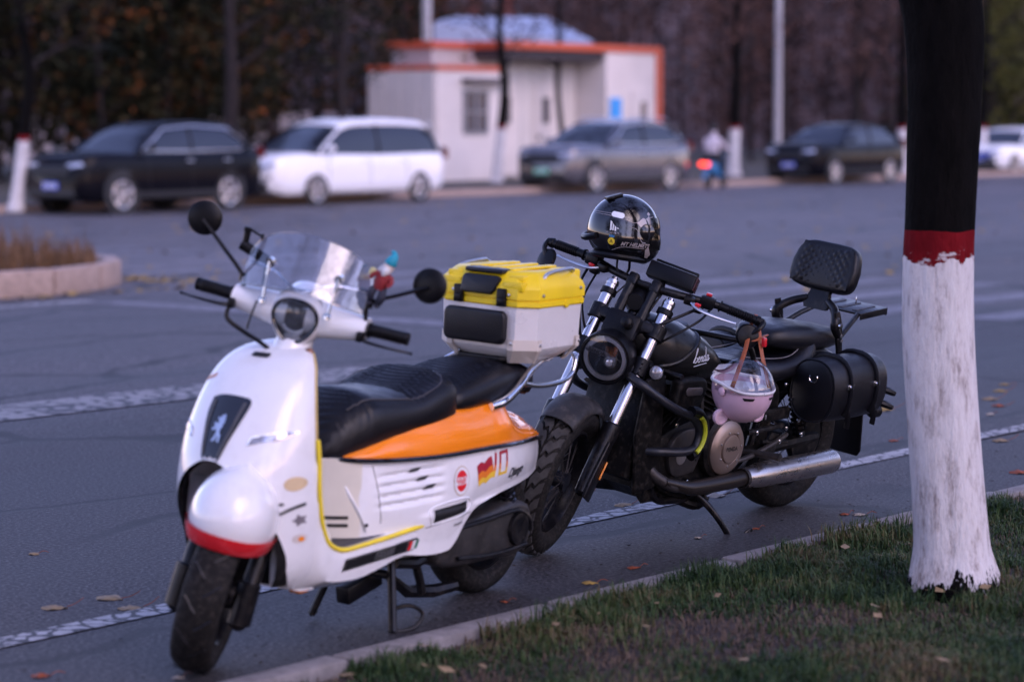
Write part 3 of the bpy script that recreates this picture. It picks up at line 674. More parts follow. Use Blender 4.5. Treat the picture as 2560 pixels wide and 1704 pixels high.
# ---- lower body: sill, floor and belly
def lb_top(x): return interp([(.40, .345), (.60, .340), (.80, .332), (.99, .324), (1.04, .336), (1.085, .366), (1.11, .42), (1.13, .51), (1.14, .58), (1.16, .60)], x)
def lb_bot(x): return interp([(.40, .24), (.47, .222), (.60, .228), (.70, .226), (.80, .205), (.90, .19), (1.0, .196), (1.10, .208), (1.2, .225)], x)
rings = []
for k in range(46):
    x = .42 + (1.165 - .42) * k / 45; t, b = lb_top(x), lb_bot(x); h = t - b
    wb = interp([(.4, .17), (.6, .15), (.75, .12), (.9, .12), (1.1, .13), (1.2, .14)], x)
    wt = interp([(.4, .200), (.9, .204), (1.05, .206), (1.13, .211), (1.2, .208)], x)
    mid = t - min(h * .55, .09)
    half = [(wt - .004, t), (wt, t - .006), (wt + .001, (t + mid) / 2), (wt - .004, mid), (wt * .95, mid - (mid - b) * .45), (wb + .02, b + .012), (wb, b + .003), (wb * .5, b)]
    ring = [(x, y, z) for y, z in half] + [(x, -y, z) for y, z in reversed(half)]
    rings.append(ring)
low = loft(rings); low_bvh = bvh(low)
ob('lower_body', low, m_white, SC, 50)
mat_floor = mat('grey rubber mat', (.065, .062, .062), .7, var=.3, bump=.6, bs=60, dirt=.6)
ob('floor_mat', loft([[(x, s * .19, lb_top(x) + .004) for s in (-1, -.5, 0, .5, 1)] for x in [.55 + .055 * k for k in range(10)]], False), mat_floor, SC)
def bdec(poly, o, u, v, tree, cut=.02, off=.0015): return decal(flat(poly, cut), o, u, v, tree, off)
# badge strip on the sill: black bar, grey rim, lettering, tricolour
LX = V((-1, 0, .02)).normalized(); LZ = V((.02, 0, 1)).normalized()   # along the left side, reading rearwards
strip_o = V((.80, .22, .279))
st = ob('sill_strip', bdec([(-.205, -.017), (-.193, .019), (.205, .020), (.196, -.015)], strip_o, LX, LZ, low_bvh, .03), m_alu, SC)
obs('strip_insert', [bdec([(-.193, -.013), (-.183, .014), (-.04, .015), (-.05, -.012)], strip_o, LX, LZ, low_bvh, .03, .003), bdec([(.055, -.011), (.062, .016), (.125, .016), (.120, -.011)], strip_o, LX, LZ, low_bvh, .03, .003)], m_ink, st)
ob('strip_lettering', [bdec([(x, -.006), (x + .003, .008), (x + .013, .008), (x + .010, -.006)], strip_o + V((-.006, 0, .001)), LX, LZ, low_bvh, .03, .003) for x in (-.034, -.017, 0, .017, .034)], m_grey, st)
for i, (c, mm) in enumerate(((.128, m_red), (.146, m_wink), (.162, mat('green print', (.02, .16, .09), .5)))):
    ob('tricolour_band', bdec([(c, -.011), (c + .006, .016), (c + .021, .016), (c + .015, -.011)], strip_o, LX, LZ, low_bvh, .03, .003), mm, st)
ob('footpeg_slot', bdec(rrect(.012, .055, .005), V((.572, .22, .275)), LX, LZ, low_bvh, .02), m_ink, SC)
ob('reflector', box((1.0, .05, .185), (.05, .04, .025), None, .006), m_amber, SC)
inner = []
for s_ in (-1, 1): inner.append(loft([[sh_pt(z, s_ * (sh_w(z) - .006) * math.sin(t)) + V((-.016, 0, 0)) for t in [math.asin(min(1, max(0, sh_a(z) - .012) / sh_w(z))) + (math.pi / 2 - math.asin(min(1, max(0, sh_a(z) - .012) / sh_w(z)))) * k / 10 for k in range(11)]] for z in [.60 - .36 * (k / 16) ** 1.4 for k in range(17)]], False))
inner.append(loft([[sh_pt(z, (sh_w(z) - .006) * math.sin(R(-88 + 176 * k / 20))) + V((-.018, 0, 0)) for k in range(21)] for z in (.598, .62, .66, .70)], False))
ob('arch_lining', inner, mat('dark liner', (.006, .006, .007), .7, spec=.2, var=.3, dirt=.3), SC, 60)
for s_ in (-1, 1):          # rounded front corners of the belly, either side of the wheel
    rings = []
    for k in range(13):
        f = k / 12; x = 1.06 + .182 * f; b = interp([(1.06, .206), (1.14, .216), (1.19, .242), (1.225, .290), (1.242, .36)], x); t = interp([(1.06, .36), (1.16, .50), (1.20, .50), (1.242, .39)], x)
        ring = []
        for j in range(12): z = b + (t - b) * j / 11; ring.append((x, s_ * (sh_w(max(z, .235)) + .0035 - .02 * max(0, (.26 - z) / .06) ** 2 - .018 * f ** 4), z))
        ring += [(x, s_ * (.150 if f < .9 else .165), t), (x, s_ * (.145 if f < .9 else .165), b)]
        rings.append(ring)
    ob('belly_corner', loft(rings), m_white, SC, 50)
# ---- wheel well liner
ob('wheel_well', loft([[V((1.155 + .02 * (1 - abs(k - 5) / 5), (k - 5) * (.034 if z > .3 else .027), z)) for k in range(11)] for z in (.225, .3, .4, .5, .6)], False), mat('dark liner', (.006, .006, .007), .7, spec=.2, var=.3, dirt=.3), SC)
# ---- rear body
def rb_strip(x): return interp([(-.34, .455), (-.25, .492), (-.1, .512), (.061, .523), (.26, .533), (.571, .541), (.983, .567)], x)
def rb_w(x): return interp([(-.335, .004), (-.297, .015), (-.27, .055), (-.21, .086), (-.10, .130), (.05, .172), (.2, .194), (.45, .205), (.65, .20), (.80, .185), (.86, .166), (.90, .140), (.935, .09), (.95, .05)], x)
def rb_bot(x): return interp([(-.335, .395), (-.2, .385), (-.05, .382), (.1, .378), (.24, .366), (.31, .352), (.36, .322), (.42, .262), (.46, .24), (.60, .245), (.9, .30), (.97, .33)], x)
rings = []
xs = [-.297 + 1.247 * k / 90 for k in range(91)]
for x in xs:
    t, b, w = rb_strip(x), rb_bot(x), rb_w(x); h = t - b
    half = []
    for k in range(45):
        f = k / 44; z = t - h * f
        bul = 1 + .05 * math.sin(math.pi * min(1, f * 1.15)) - .10 * max(0, f - .55) ** 1.3
        y = w * bul
        # pressed gills on the side cover
        if .50 < x < .83:
            g = 0
            for i, gzz in enumerate((.508, .478, .448, .420)):
                g += math.exp(-((z - gzz) / .0065) ** 2)
            y -= .012 * min(1, g) * min(1, (x - .50) / .05) * min(1, (.83 - x) / .05)
        if z < .375: y += .006 * min(1, (.375 - z) / .01) * (1 if x < .60 else max(0, 1 - (x - .6) / .05))
        half.append((y, z))
    rings.append([(x, y, z) for y, z in half] + [(x, -y, z) for y, z in reversed(half)])
rear = loft(rings); rear_bvh = bvh(rear)
ob('rear_body', rear, m_white, SC, 50)
# cream access panel under the seat nose, with two louvres
fr = []
for z in [.335 + .235 * k / 12 for k in range(13)]:
    fr.append([V((.958 + .025 * math.cos(a) - .085 * abs(math.sin(a)) ** 2.2, .166 * math.sin(a), z)) for a in [R(-88 + 176 * k / 20) for k in range(21)]])
pnl = loft(fr, False)
acc = ob('access_panel', pnl, m_cream, SC, 60); pb = bvh(pnl)
for z in (.395, .372):
    ob('louvre', decal(flat(rrect(.135, .010, .004), .01), (.95, .095, z), V((-.62, .78, .0)), W, pb, .002), m_ink, acc)
for i, (gx, gzz) in enumerate(((.655, .513), (.62, .484), (.585, .455))):
    ob('gill_slot', bdec([(-.028, -.006), (-.022, .007), (.028, .007), (.022, -.006)], V((gx, .25, gzz)), LX, LZ, rear_bvh, .01, .002), m_ink, SC)
ob('side_vent', bdec([(-.092, -.020), (-.086, .018), (.095, .020), (.085, -.012)], V((.474, .25, .364)), LX, LZ, rear_bvh, .015, .003), m_ink, SC)
vr = [(-.1, -.026), (-.094, .025), (.102, .027), (.092, -.017)]
ob('vent_rim', tube(decal(([V((x, y, 0)) for x, y in smooth(vr + vr[:1], 40)], []), V((.474, .25, .364)), LX, LZ, rear_bvh, .001)[0], .0035, 6), m_white, SC)
ob('pillar_rib', tube(decal(([V((x, y, 0)) for x, y in smooth([(-.065, .19), (-.045, .1), (.0, .0), (.008, -.02)], 14)], []), V((.86, .25, .37)), LX, LZ, rear_bvh, .0005)[0], .009, 8, 0, .6), m_white, SC)
ob('rib_screw', bdec(ngon(12, .006), V((.857, .26, .372)), LX, LZ, rear_bvh, .01, .011), m_ink, SC)
def seamline(pts, o, tree, r=.0013, u=None, v=None, n=24): return tube(decal(([V((x, y, 0)) for x, y in smooth(pts, n)], []), o, u or LX, v or LZ, tree, .0)[0], r, 5)
ob('panel_gap', seamline([(-.02, .155), (.0, .06), (.012, -.02)], V((.815, .25, .39)), rear_bvh), m_ink, SC)
ob('panel_gap', seamline([(-.10, .0), (.0, .004), (.10, .006), (.16, .008)], V((.50, .25, .332)), rear_bvh), m_ink, SC)
ob('panel_gap', seamline([(-.10, -.01), (.0, -.002), (.12, .0), (.25, .004)], V((.72, .25, .302)), low_bvh), m_ink, SC)
for y_, z_ in ((.185, .60), (-.185, .60)): ob('shield_screw', decal(flat(ngon(10, .0045), 0), (1.2, y_, z_ - .11), U, W, shield_bvh, .002), m_grey, SC)
# round sticker, flag with the number ten, model script
lo = V((.419, .25, .452))
k1 = ob('round_sticker', bdec(ngon(28, .043, .046), lo, LX, LZ, rear_bvh, .02, .0012), mat('gold ring print', (.45, .33, .2), .45), SC)
ob('sticker_ground', bdec(ngon(28, .040, .043), lo, LX, LZ, rear_bvh, .02, .0016), m_wink, k1)
ob('sticker_disc', bdec(ngon(28, .030, .033), lo, LX, LZ, rear_bvh, .02, .0020), m_red, k1)
ob('sticker_band', bdec([(-.033, -.012), (-.033, .013), (.033, .013), (.033, -.012)], lo, LX, LZ, rear_bvh, .02, .0024), m_wink, k1)
ob('sticker_lettering', [decal(text('LUCKY', .019, bold=.0006), lo + V((0, 0, .006)), LX, LZ, rear_bvh, .0028), decal(text('STRIKE', .014, bold=.0004), lo + V((0, 0, -.006)), LX, LZ, rear_bvh, .0028)], m_red, k1)
fo = V((.226, .25, .468))
m_fr, m_fo, m_fy = mat('flag crimson', (.36, .012, .03), .4), mat('flag orange', (.75, .19, .02), .4), mat('flag yellow', (.85, .55, .05), .4)
tops = [(-.105, .020), (-.080, .030), (-.060, .024), (-.035, .036), (-.012, .040)]
def wband(f0, f1):
    a = [(x + .012 * f0, y - .066 * f0) for x, y in tops]; b = [(x + .012 * f1, y - .066 * f1) for x, y in tops]
    if f1 == 1: b = [(x * .95, y) for x, y in b]
    return a + b[::-1]
fl = ob('flag_print', bdec(wband(0, .42), fo, LX, LZ, rear_bvh, .02, .0016), m_fr, SC)
ob('flag_band', bdec(wband(.42, .74), fo, LX, LZ, rear_bvh, .02, .0016), m_fo, fl)
ob('flag_band', bdec(wband(.74, 1), fo, LX, LZ, rear_bvh, .02, .0016), m_fy, fl)
def num(z0, z1):
    s = []
    def cx(z): return -.12 * 0 + (z) * .22
    for a, b in ((.0, .014),):
        s.append([(a + cx(z0), z0), (a + cx(z1), z1), (b + cx(z1), z1), (b + cx(z0), z0)])
    for a, b in ((.034, .046), (.082, .094)):
        s.append([(a + cx(z0) * .6, z0), (a + cx(z1) * .6, z1), (b + cx(z1) * .6, z1), (b + cx(z0) * .6, z0)])
    return s
for (z0, z1, mm) in ((.008, .045, m_fr), (-.010, .008, m_fo), (-.030, -.010, m_fy)):
    s = [bdec(q, fo, LX, LZ, rear_bvh, .03, .0016) for q in num(z0, z1)]
    if z1 > .04: s.append(bdec([(.044, .035), (.046, .045), (.093, .045), (.090, .035)], fo, LX, LZ, rear_bvh, .02, .0016))
    if z0 < -.02: s.append(bdec([(.040, -.030), (.041, -.021), (.082, -.021), (.080, -.030)], fo, LX, LZ, rear_bvh, .02, .0016))
    obs('number_print', s, mm, fl)
ob('model_script', decal(text('Django', .042, .35, bold=.001), V((.052, .25, .434)), LX, LZ, rear_bvh, .0018), m_ink, SC)
ob('small_print', [bdec([(x, -.003), (x + .002, .004), (x + .007, .004), (x + .005, -.003)], V((.42, .25, .318)), LX, LZ, rear_bvh, .03, .0018) for x in (-.03, -.02, -.01, 0, .01, .02)], m_grey, SC)
# ---- black waist strip and orange fairing
wl = [V((x, rb_w(x) + .008, rb_strip(x) + .002)) for x in [-.29 + 1.24 * k / 60 for k in range(61)]]
wl = [V((-.299, 0, rb_strip(-.297)))] + wl
obs('waist_strip', [tube(wl, [.004] + [.011] * 61, 8, flat=.8), mirror(tube(wl, [.004] + [.011] * 61, 8, flat=.8))], m_blkgloss, SC)
def or_top(x): return interp([(-.288, .485), (-.25, .530), (-.18, .562), (-.11, .580), (-.03, .602), (.03, .636), (.085, .684), (.14, .690), (.22, .672), (.3, .662), (.45, .657), (.65, .631), (.80, .604), (.90, .578), (.94, .569)], x)
rings = []
for k in range(91):
    x = -.288 + 1.223 * k / 90; b, t, w = rb_strip(x) + .004, or_top(x), rb_w(x); h = max(.004, t - b)
    inn = interp([(-.33, .012), (-.2, .06), (-.06, .10), (.04, .085), (.10, .062), (.2, .05), (.5, .035), (.9, .012)], x)
    half = []
    for j in range(10):
        f = j / 9; y = w - min(inn, w * .8) * (f ** 1.7) + .006 * math.sin(math.pi * f) + (.004 * math.exp(-((f - .35) / .12) ** 2) if x < .2 else 0)
        half.append((max(.004, y), b + h * f))
    half += [(max(.002, half[-1][0] * .8), t + .006), (max(.0015, half[-1][0] * .45), t + .013), (.001, t + .016)]
    rings.append([(x, y, z) for y, z in half] + [(x, -y, z) for y, z in reversed(half)])
ob('orange_fairing', loft(rings), m_orange, SC, 50)
# ---- seat
def seat_ring(x, w, zt, zb, crown, n=11, rib=0):
    half = [(w * .90, zb), (w, zb + .016), (w * 1.0, zb + (zt - zb) * .45)]
    for k in range(n):
        a = k / (n - 1); y = w * (1 - a) * .985; f = 1 - abs(y / w) ** 2.6
        half.append((y, zb + (zt - zb) * .62 + (zt - zb) * .38 * f ** .75 + crown * f * 0))
    return [(x, y, z) for y, z in half] + [(x, -y, z) for y, z in reversed(half[:-1])]
def rider_top(x): return interp([(.38, .735), (.40, .772), (.43, .788), (.50, .772), (.58, .748), (.66, .742), (.74, .750), (.80, .756), (.85, .740), (.90, .705), (.94, .655), (.965, .61), (.975, .588)], x)
def rider_w(x): return interp([(.375, .12), (.39, .160), (.43, .180), (.52, .186), (.62, .178), (.72, .172), (.82, .158), (.90, .128), (.95, .09), (.978, .05)], x)
rings = []
N = 150
for k in range(N + 1):
    x = .378 + .598 * k / N; zt = rider_top(x); zb = max(or_top(x) - .018, .555) if x < .93 else .556
    zb = min(zb, zt - .012)
    rings.append(seat_ring(x, rider_w(x), zt, zb, 0))
def ribs(rings, x0, x1, pitch, amp, wf):
    out = []
    for r in rings:
        x = r[0][0]; nr = []
        for p in r:
            g = 0
            if x0 < x < x1 and abs(p[1]) < wf(x) and p[2] > .6: g = -amp * abs(math.cos(math.pi * (x + .35 * p[1] * p[1] / .1) / pitch)) ** 6
            nr.append((p[0], p[1], p[2] + g))
        out.append(nr)
    return out
sr = ribs(rings,   .405, .62, .022, .010, lambda x: .145)
sr = ribs(sr, .82, .975, .019, .010, lambda x: .2)
seat_s = loft(sr)
se = ob('seat', seat_s, m_leather, SC, 60)
def pill_top(x): return interp([(-.165, .70), (-.155, .735), (-.12, .757), (-.03, .776), (.08, .784), (.17, .776), (.27, .755), (.36, .738), (.40, .72)], x)
def pill_w(x): return interp([(-.165, .06), (-.15, .095), (-.10, .125), (0, .15), (.12, .168), (.25, .172), (.36, .168), (.40, .15)], x)
rings = []
for k in range(141):
    x = -.165 + .56 * k / 140; zt = pill_top(x); zb = min(interp([(-.165, .672), (-.05, .672), (.1, .668), (.3, .655), (.4, .65)], x), zt - .012)
    rings.append(seat_ring(x, pill_w(x), zt, zb, 0))
ob('pillion_seat', loft(ribs(rings, -.13, .35, .022, .010, lambda x: .125)), m_leather, SC, 60)
sb_ = bvh(seat_s)
pip = []
for k in range(40):
    a = k / 39; x = .415 + .46 * a; y = interp([(.0, .10), (.1, .150), (.3, .158), (.55, .140), (.8, .128), (1, .10)], a)
    h = sb_.ray_cast(V((x, y, 1.2)), V((0, 0, -1))); pip.append((h[0] if h[0] else V((x, y, .75))) + V((0, 0, .001)))
m_pip = mat('seat piping', (.035, .03, .034), .35)
obs('piping', [tube(pip, .0028, 6), mirror(tube(pip, .0028, 6))], m_pip, se)
# ---- grab rail, rack and plate
gr = [(.20, .165, .655), (.14, .176, .668), (.06, .172, .700), (-.02, .165, .745), (-.10, .150, .768), (-.20, .13, .772)]
gr2 = [(.02, .168, .712), (-.08, .168, .695), (-.22, .165, .695), (-.29, .16, .715), (-.32, .155, .757), (-.33, .14, .775)]
rails = [tube(gr, [.016, .017, .015, .013, .011, .010], 10, 40), tube(gr2, .0085, 10, 40)]
ob('grab_rail', rails + [mirror(r) for r in rails], m_chrome, SC)
ob('rack_plate', [prism([(.02, -.11), (.05, -.08), (.05, .08), (.02, .11), (-.26, .14), (-.34, .10), (-.34, -.10), (-.26, -.14)], (0, 0.01, .775), (1, 0, 0), (0, 1, 0), .014, .003), box((-.06, .01, .782), (.16, .20, .022), None, .006)], m_blk, SC)
# ---- top case
cx0, cx1, cy0, cy1, ch = -.282, .055, -.160, .200, .052
def oct_(g=0, zz=0, c=ch):
    a, b, p, q = cx0 - g, cx1 + g, cy0 - g, cy1 + g
    return [(b - c, p), (b, p + c), (b, q - c), (b - c, q), (a + c * .6, q), (a, q - c * .6), (a, p + c * .6), (a + c * .6, p)]
def octring(g, z, c=ch): return [(x, y, z) for x, y in oct_(g, 0, c)]
TC = ob('top_case', loft([octring(-.058, .775), octring(-.052, .777), octring(-.004, .815), octring(0, .822), octring(.004, .958)]), mat('white aluminium case', (.80, .78, .78), .32, .2, var=.03, vs=5), SC, 25)
lid = [octring(.007, .956), octring(.010, .960), octring(.010, .975), octring(.006, .977), octring(.006, .980), octring(.011, .982), octring(.011, 1.015), octring(.004, 1.032), octring(-.022, 1.062), octring(-.030, 1.067), octring(-.07, 1.067), octring(-.075, 1.062), octring(-.10, 1.062), octring(-.105, 1.068)]
ob('lid', loft(lid), m_yellow, TC, 25)
lid_extra = []
for sy in (-1, 1):
    yc = (cy0 + cy1) / 2 + sy * .118
    lid_extra.append(box((cx1 - .012, yc, 1.022), (.045, .075, .03), None, .006)); lid_extra.append(box((cx1 - .03, yc, 1.046), (.04, .055, .02), None, .005))
    lid_extra.append(box((cx0 + .012, yc, 1.03), (.05, .07, .07), None, .008))
for yc in (-.05, .02, .09): lid_extra.append(box((-.12, yc, 1.069), (.26, .03, .008), None, .003))
obs('lid_rib', lid_extra, m_yellow, TC)
ym = (cy0 + cy1) / 2
pad = [(-.066, -.0), (-.066, .052), (-.056, .062), (.07, .062), (.08, .055), (.062, .012), (.052, 0)]
ob('lid_pad', [prism([(x, y) for x, y in pad], (cx1 + .010, ym - .008, .988), (0, 1, 0), (-.28, 0, .96), .020, .007), box((cx1 - .03, ym - .0, 1.064), (.07, .145, .016), None, .007)], m_leather, TC)
for y in (ym - .082, ym + .082):
    obs('latch', [box((cx1 + .014, y, .985), (.018, .034, .058), None, .004), box((cx1 + .018, y, .972), (.018, .028, .024), None, .004)], m_blk, TC)
ob('front_pad', prism(rrect(.235, .108, .022), (cx1 + .001, ym - .014, .888), (0, 1, 0), (0, 0, 1), .028, .010, 3), m_leather, TC)
for sy, y in ((-1, cy0), (1, cy1)):
    hp = [(cx1 - .085, y - sy * .030, 1.032), (cx1 - .095, y - sy * .012, 1.048), (cx1 - .13, y - sy * .012, 1.064), (cx0 + .09, y - sy * .012, 1.072), (cx0 + .06, y - sy * .014, 1.066), (cx0 + .055, y - sy * .03, 1.050)]
    ob('handle', tube(hp, .006, 8, 24), m_alu, TC)
m_ctrim = mat('case corner cream', (.62, .56, .50), .4, var=.05)
cc = []
for (x, y, sx, sy) in ((cx1, cy1, 1, 1), (cx1, cy0, 1, -1), (cx0, cy1, -1, 1), (cx0, cy0, -1, -1)):
    c = ch if sx > 0 else ch * .6
    a = V((x - sx * c, y, 0)); b = V((x, y - sy * c, 0)); nrm = V((sx, sy, 0)).normalized()
    e1 = V((-sx * .022, 0, 0)); e2 = V((0, -sy * .022, 0)); o_ = nrm * .004
    ring = lambda z, k, g: [a + e1 * k + V((0, sy * g, z)), a + V((0, sy * g, z)) + nrm * 0, b + V((sx * g, 0, z)), b + e2 * k + V((sx * g, 0, z))]
    r1, r2 = ring(.852, 1, .006), ring(.818, 1, .006); r3 = [p - nrm * .045 + V((0, 0, -.05)) for p in ring(.822, .4, .003)]
    v = r1 + r2 + r3; f = [(0, 1, 5, 4), (1, 2, 6, 5), (2, 3, 7, 6), (4, 5, 9, 8), (5, 6, 10, 9), (6, 7, 11, 10)]
    sol = []
    cc.append((v, f)); cc.append(([p - nrm * .006 for p in v], f))
for k in range(0, len(cc), 2): ob('corner_guard', cc[k:k + 2], m_ctrim, TC, 25)
riv = []
for (x, y, z, n_) in ((cx1 + .012, cy0 + .075, .995, 0), (cx1 + .012, cy1 - .072, .995, 0), (cx1 - .06, cy1 + .012, .996, 1), (cx0 + .05, cy1 + .012, 1.01, 1), (cx1 + .006, cy1 - .06, .84, 0), (cx1 - .065, cy1 + .006, .835, 1), (cx0 + .035, cy1 + .006, .835, 1), (cx1 + .006, cy0 + .06, .84, 0)):
    riv.append(lathe([(0, .006), (.004, .005), (.005, 0)], (x, y, z), (1, 0, 0) if n_ == 0 else (0, 1, 0), 10))
obs('rivet', riv, m_alu, TC)
ob('case_lock', [lathe([(0, .013), (.006, .012), (.007, 0)], (cx0 + .13, cy1 + .008, .962), (0, 1, 0), 14)], m_yellow, TC)
# ---- rear wheel, engine and transmission
ob('rear_tyre', tyre((0, 0, .236), .236, .125, .155), m_rubber, SC, 60)
ob('rear_rim', [lathe([(-.045, .155), (-.05, .145), (-.02, .13), (.02, .13), (.05, .145), (.045, .155)], (0, 0, .236), (0, 1, 0), 40), lathe([(-.05, .045), (.07, .045), (.075, 0)], (0, 0, .236), (0, 1, 0), 24)] +
   [prism([(-.016, .03), (.016, .03), (.012, .14), (-.012, .14)], V((0, -.01, .236)), V((math.cos(a), 0, math.sin(a))), V((-math.sin(a), 0, math.cos(a))), .02, .003) for a in [2 * math.pi * k / 5 for k in range(5)]], m_satin, SC)
tcov = [(-.085, .30), (-.02, .325), (.10, .318), (.26, .30), (.40, .285), (.46, .25), (.46, .20), (.40, .165), (.28, .155), (.12, .150), (0, .145), (-.07, .165), (-.10, .225)]
ob('transmission_case', [prism(smooth(tcov + tcov[:1], 50)[:-1], (0, .16, 0), (1, 0, 0), (0, 0, 1), .10, .022, 3)], mat('engine plastic', (.022, .021, .022), .42, var=.4, bump=.2, bs=100, dirt=.35), SC)
ob('case_rib', [tube([(.42, .168, .285), (.2, .168, .292), (.06, .170, .300), (0, .170, .295), (-.06, .168, .262), (-.075, .168, .22)], .008, 8, 30), tube([(.35, .168, .19), (.18, .17, .175), (.05, .17, .175), (-.05, .168, .18)], .007, 8, 24)], m_satin, SC)
ob('cover_disc', lathe([(.0, .055), (.012, .052), (.016, .035), (.010, .02), (.012, 0)], (.0, .162, .235), (0, 1, 0), 28), m_satin, SC)
ob('engine', [box((.38, -.02, .27), (.26, .24, .16), None, .03), box((.55, 0, .235), (.14, .12, .08), None, .02), tube([(.58, .09, .20), (.50, .11, .19), (.42, .12, .21)], .018, 8)], m_satin, SC)
ob('rear_mudguard', loft([[V((-.02 + .27 * math.cos(a), y, .236 + .262 * math.sin(a))) for y in (-.075, -.05, 0, .05, .075)] for a in [R(60 + 80 * k / 20) for k in range(21)]], False), m_blk, SC)
ob('rear_shock', [tube([(-.03, .12, .22), (.05, .13, .43)], .02, 10)] + [lathe([(-.004, .024), (0, .03), (.004, .024)], V((-.03, .12, .24)) + V((.08, .01, .17)) * (k / 8), (.08, .01, .17), 14) for k in range(9)], m_blkgloss, SC)
ob('silencer', tube([(.30, -.12, .20), (.15, -.16, .22), (-.05, -.17, .27), (-.22, -.17, .30)], [.025, .05, .055, .05], 14, 20), m_satin, SC)
for s in (-1, 1):
    ob('stand_leg', [tube([(.60, s * .09, .235), (.63, s * .12, .13), (.665, s * .155, .012)], .013, 8), tube([(.665, s * .155, .012), (.60, s * .185, .018), (.56, s * .19, .055), (.60, s * .17, .085), (.635, s * .135, .075)] if s > 0 else [(.665, s * .155, .012), (.62, s * .17, .01)], .0065, 7, 16)], m_satin, SC)
ob('stand_bar', [rod((.62, -.10, .17), (.62, .10, .17), .014), box((.55, -.06, .10), (.18, .05, .055), Matrix.Rotation(R(12), 3, 'Y'), .006), tube([(.50, .02, .13), (.42, .03, .075), (.30, .05, .060), (.22, .08, .07)], [.016, .02, .022, .018], 8), tube([(.47, .09, .19), (.45, .10, .12), (.44, .10, .085)], .014, 8)], m_satin, SC)
# ---- steered front end
ob('front_tyre', tyre((1.3554, 0, .236), .236, .122, .155), m_rubber, SC, 60, M=SW)
ob('front_rim', [lathe([(-.045, .155), (-.05, .145), (-.02, .13), (.02, .13), (.05, .145), (.045, .155)], (1.3554, 0, .236), (0, 1, 0), 40), lathe([(-.06, 0), (-.06, .04), (.06, .04), (.06, 0)], (1.3554, 0, .236), (0, 1, 0), 24)] +
   [prism([(-.016, .03), (.016, .03), (.012, .14), (-.012, .14)], V((1.3554, .01, .236)), V((math.cos(a), 0, math.sin(a))), V((-math.sin(a), 0, math.cos(a))), .02, .003) for a in [2 * math.pi * k / 5 for k in range(5)]], m_satin, SC, M=SW)
gv = []
for k in range(30):
    a = 2 * math.pi * k / 30; s = 1 if k % 2 else -1
    c0 = V((1.3554, 0, .236)); P = lambda aa, y: c0 + V((math.cos(aa), 0, math.sin(aa))) * (.2368 - .9 * y * y * 3) + V((0, y, 0))
    gv.append(tube([P(a, s * .004), P(a + .05, s * .018), P(a + .13, s * .034), P(a + .17, s * .046)], .0022, 4))
ob('tyre_groove', gv, m_ink, SC, M=SW)
for s in (-1, 1):
    ob('fork_leg', [tube([(1.235, s * .088, .46), (1.30, s * .09, .36), (1.36, s * .09, .21)], [.020, .024, .026], 12, 12), tube([(1.36, s * .09, .285), (1.378, s * .092, .17), (1.372, s * .092, .16)], [.034, .034, .02], 10)], m_satin, SC, M=SW)
ob('fork_bridge', box((1.24, 0, .48), (.06, .19, .05), None, .015), m_satin, SC, M=SW)
# mudguard dome
def dome(g, t0, t1, n=14):
    rings = []
    for i in range(n + 1):
        t = t0 + (t1 - t0) * i / n            # elevation angle
        z = .462 + (.142 if t > 0 else .15) * math.sin(t); f = math.cos(t) ** (1.0 if t > 0 else .85)
        ring = []
        for k in range(44):
            a = 2 * math.pi * k / 44; ca, sa = math.cos(a), math.sin(a)
            ring.append((1.355 + (.195 + g) * f * (abs(ca) ** .9) * (1 if ca > 0 else -1), (.124 + g) * f * (abs(sa) ** .85) * (1 if sa > 0 else -1), z + .015 * ca))
        rings.append(ring)
    return loft(rings, True, t1 > 1)
ob('front_mudguard', dome(0, -.24, 1.54, 26), m_white, SC, 70, M=SW)
ob('mudguard_trim', dome(.007, -.52, -.18, 8), m_red, SC, 70, M=SW)
ob('brake_caliper', box((1.30, -.075, .27), (.05, .03, .07), None, .01), m_satin, SC, M=SW)
# neck, nacelle, bar cover
ob('steering_neck', tube([(1.09, 0, .84), (1.055, 0, .90), (1.03, 0, .95)], [.060, .055, .052], 20), m_white, SC, M=SS)
HL = V((1.128, 0, .985)); hax = V((.97, 0, .0)).normalized()
def pear(r, k): # slightly triangular round lamp, pointed at the lower middle
    a = 2 * math.pi * k / 40; q = r * (1 + .06 * math.cos(3 * (a - math.pi / 2) + math.pi)); return q * math.cos(a), q * math.sin(a)
def pear_loft(st): # list of (x, r, dz)
    return loft([[(x, *[c for c in (pear(r, k)[0], .985 + dz + pear(r, k)[1] * .95)]) for k in range(40)] for x, r, dz in st], True, True)
nac = pear_loft([(.945, .035, 0), (.96, .062, .004), (1.0, .084, .006), (1.05, .087, .004), (1.085, .080, 0), (1.098, .072, 0), (1.098, .068, 0), (1.083, .065, 0)])
bars = []
for s in (-1, 1):
    rings = []
    for k in range(15):
        f = k / 14; y = s * (.03 + .172 * f); hx = .058 - .012 * f; hz = .056 - .022 * f; x = 1.045 - .005 * f; z = .990 + .010 * f
        rings.append([(x + hx * math.cos(a) * (1 if math.cos(a) > 0 else .8), y, z + hz * math.sin(a)) for a in [2 * math.pi * j / 20 for j in range(20)]])
    bars.append(loft(rings))
hood = loft([[V((1.0 + .075 * f, .088 * math.sin(a) * (1 - .06 * f), .992 + (.094 - .010 * f) * math.cos(a))) for a in [R(-70 + 140 * k / 16) for k in range(17)]] for f in (0, .25, .5, .75, 1)], False)
ob('headset_cover', [nac] + bars + [hood], m_white, SC, 45, M=SS)
ob('headlight_bezel', pear_loft([(1.088, .068, 0), (1.100, .070, 0), (1.104, .066, 0), (1.100, .060, 0), (1.086, .058, 0)]), m_blkgloss, SC, M=SS)
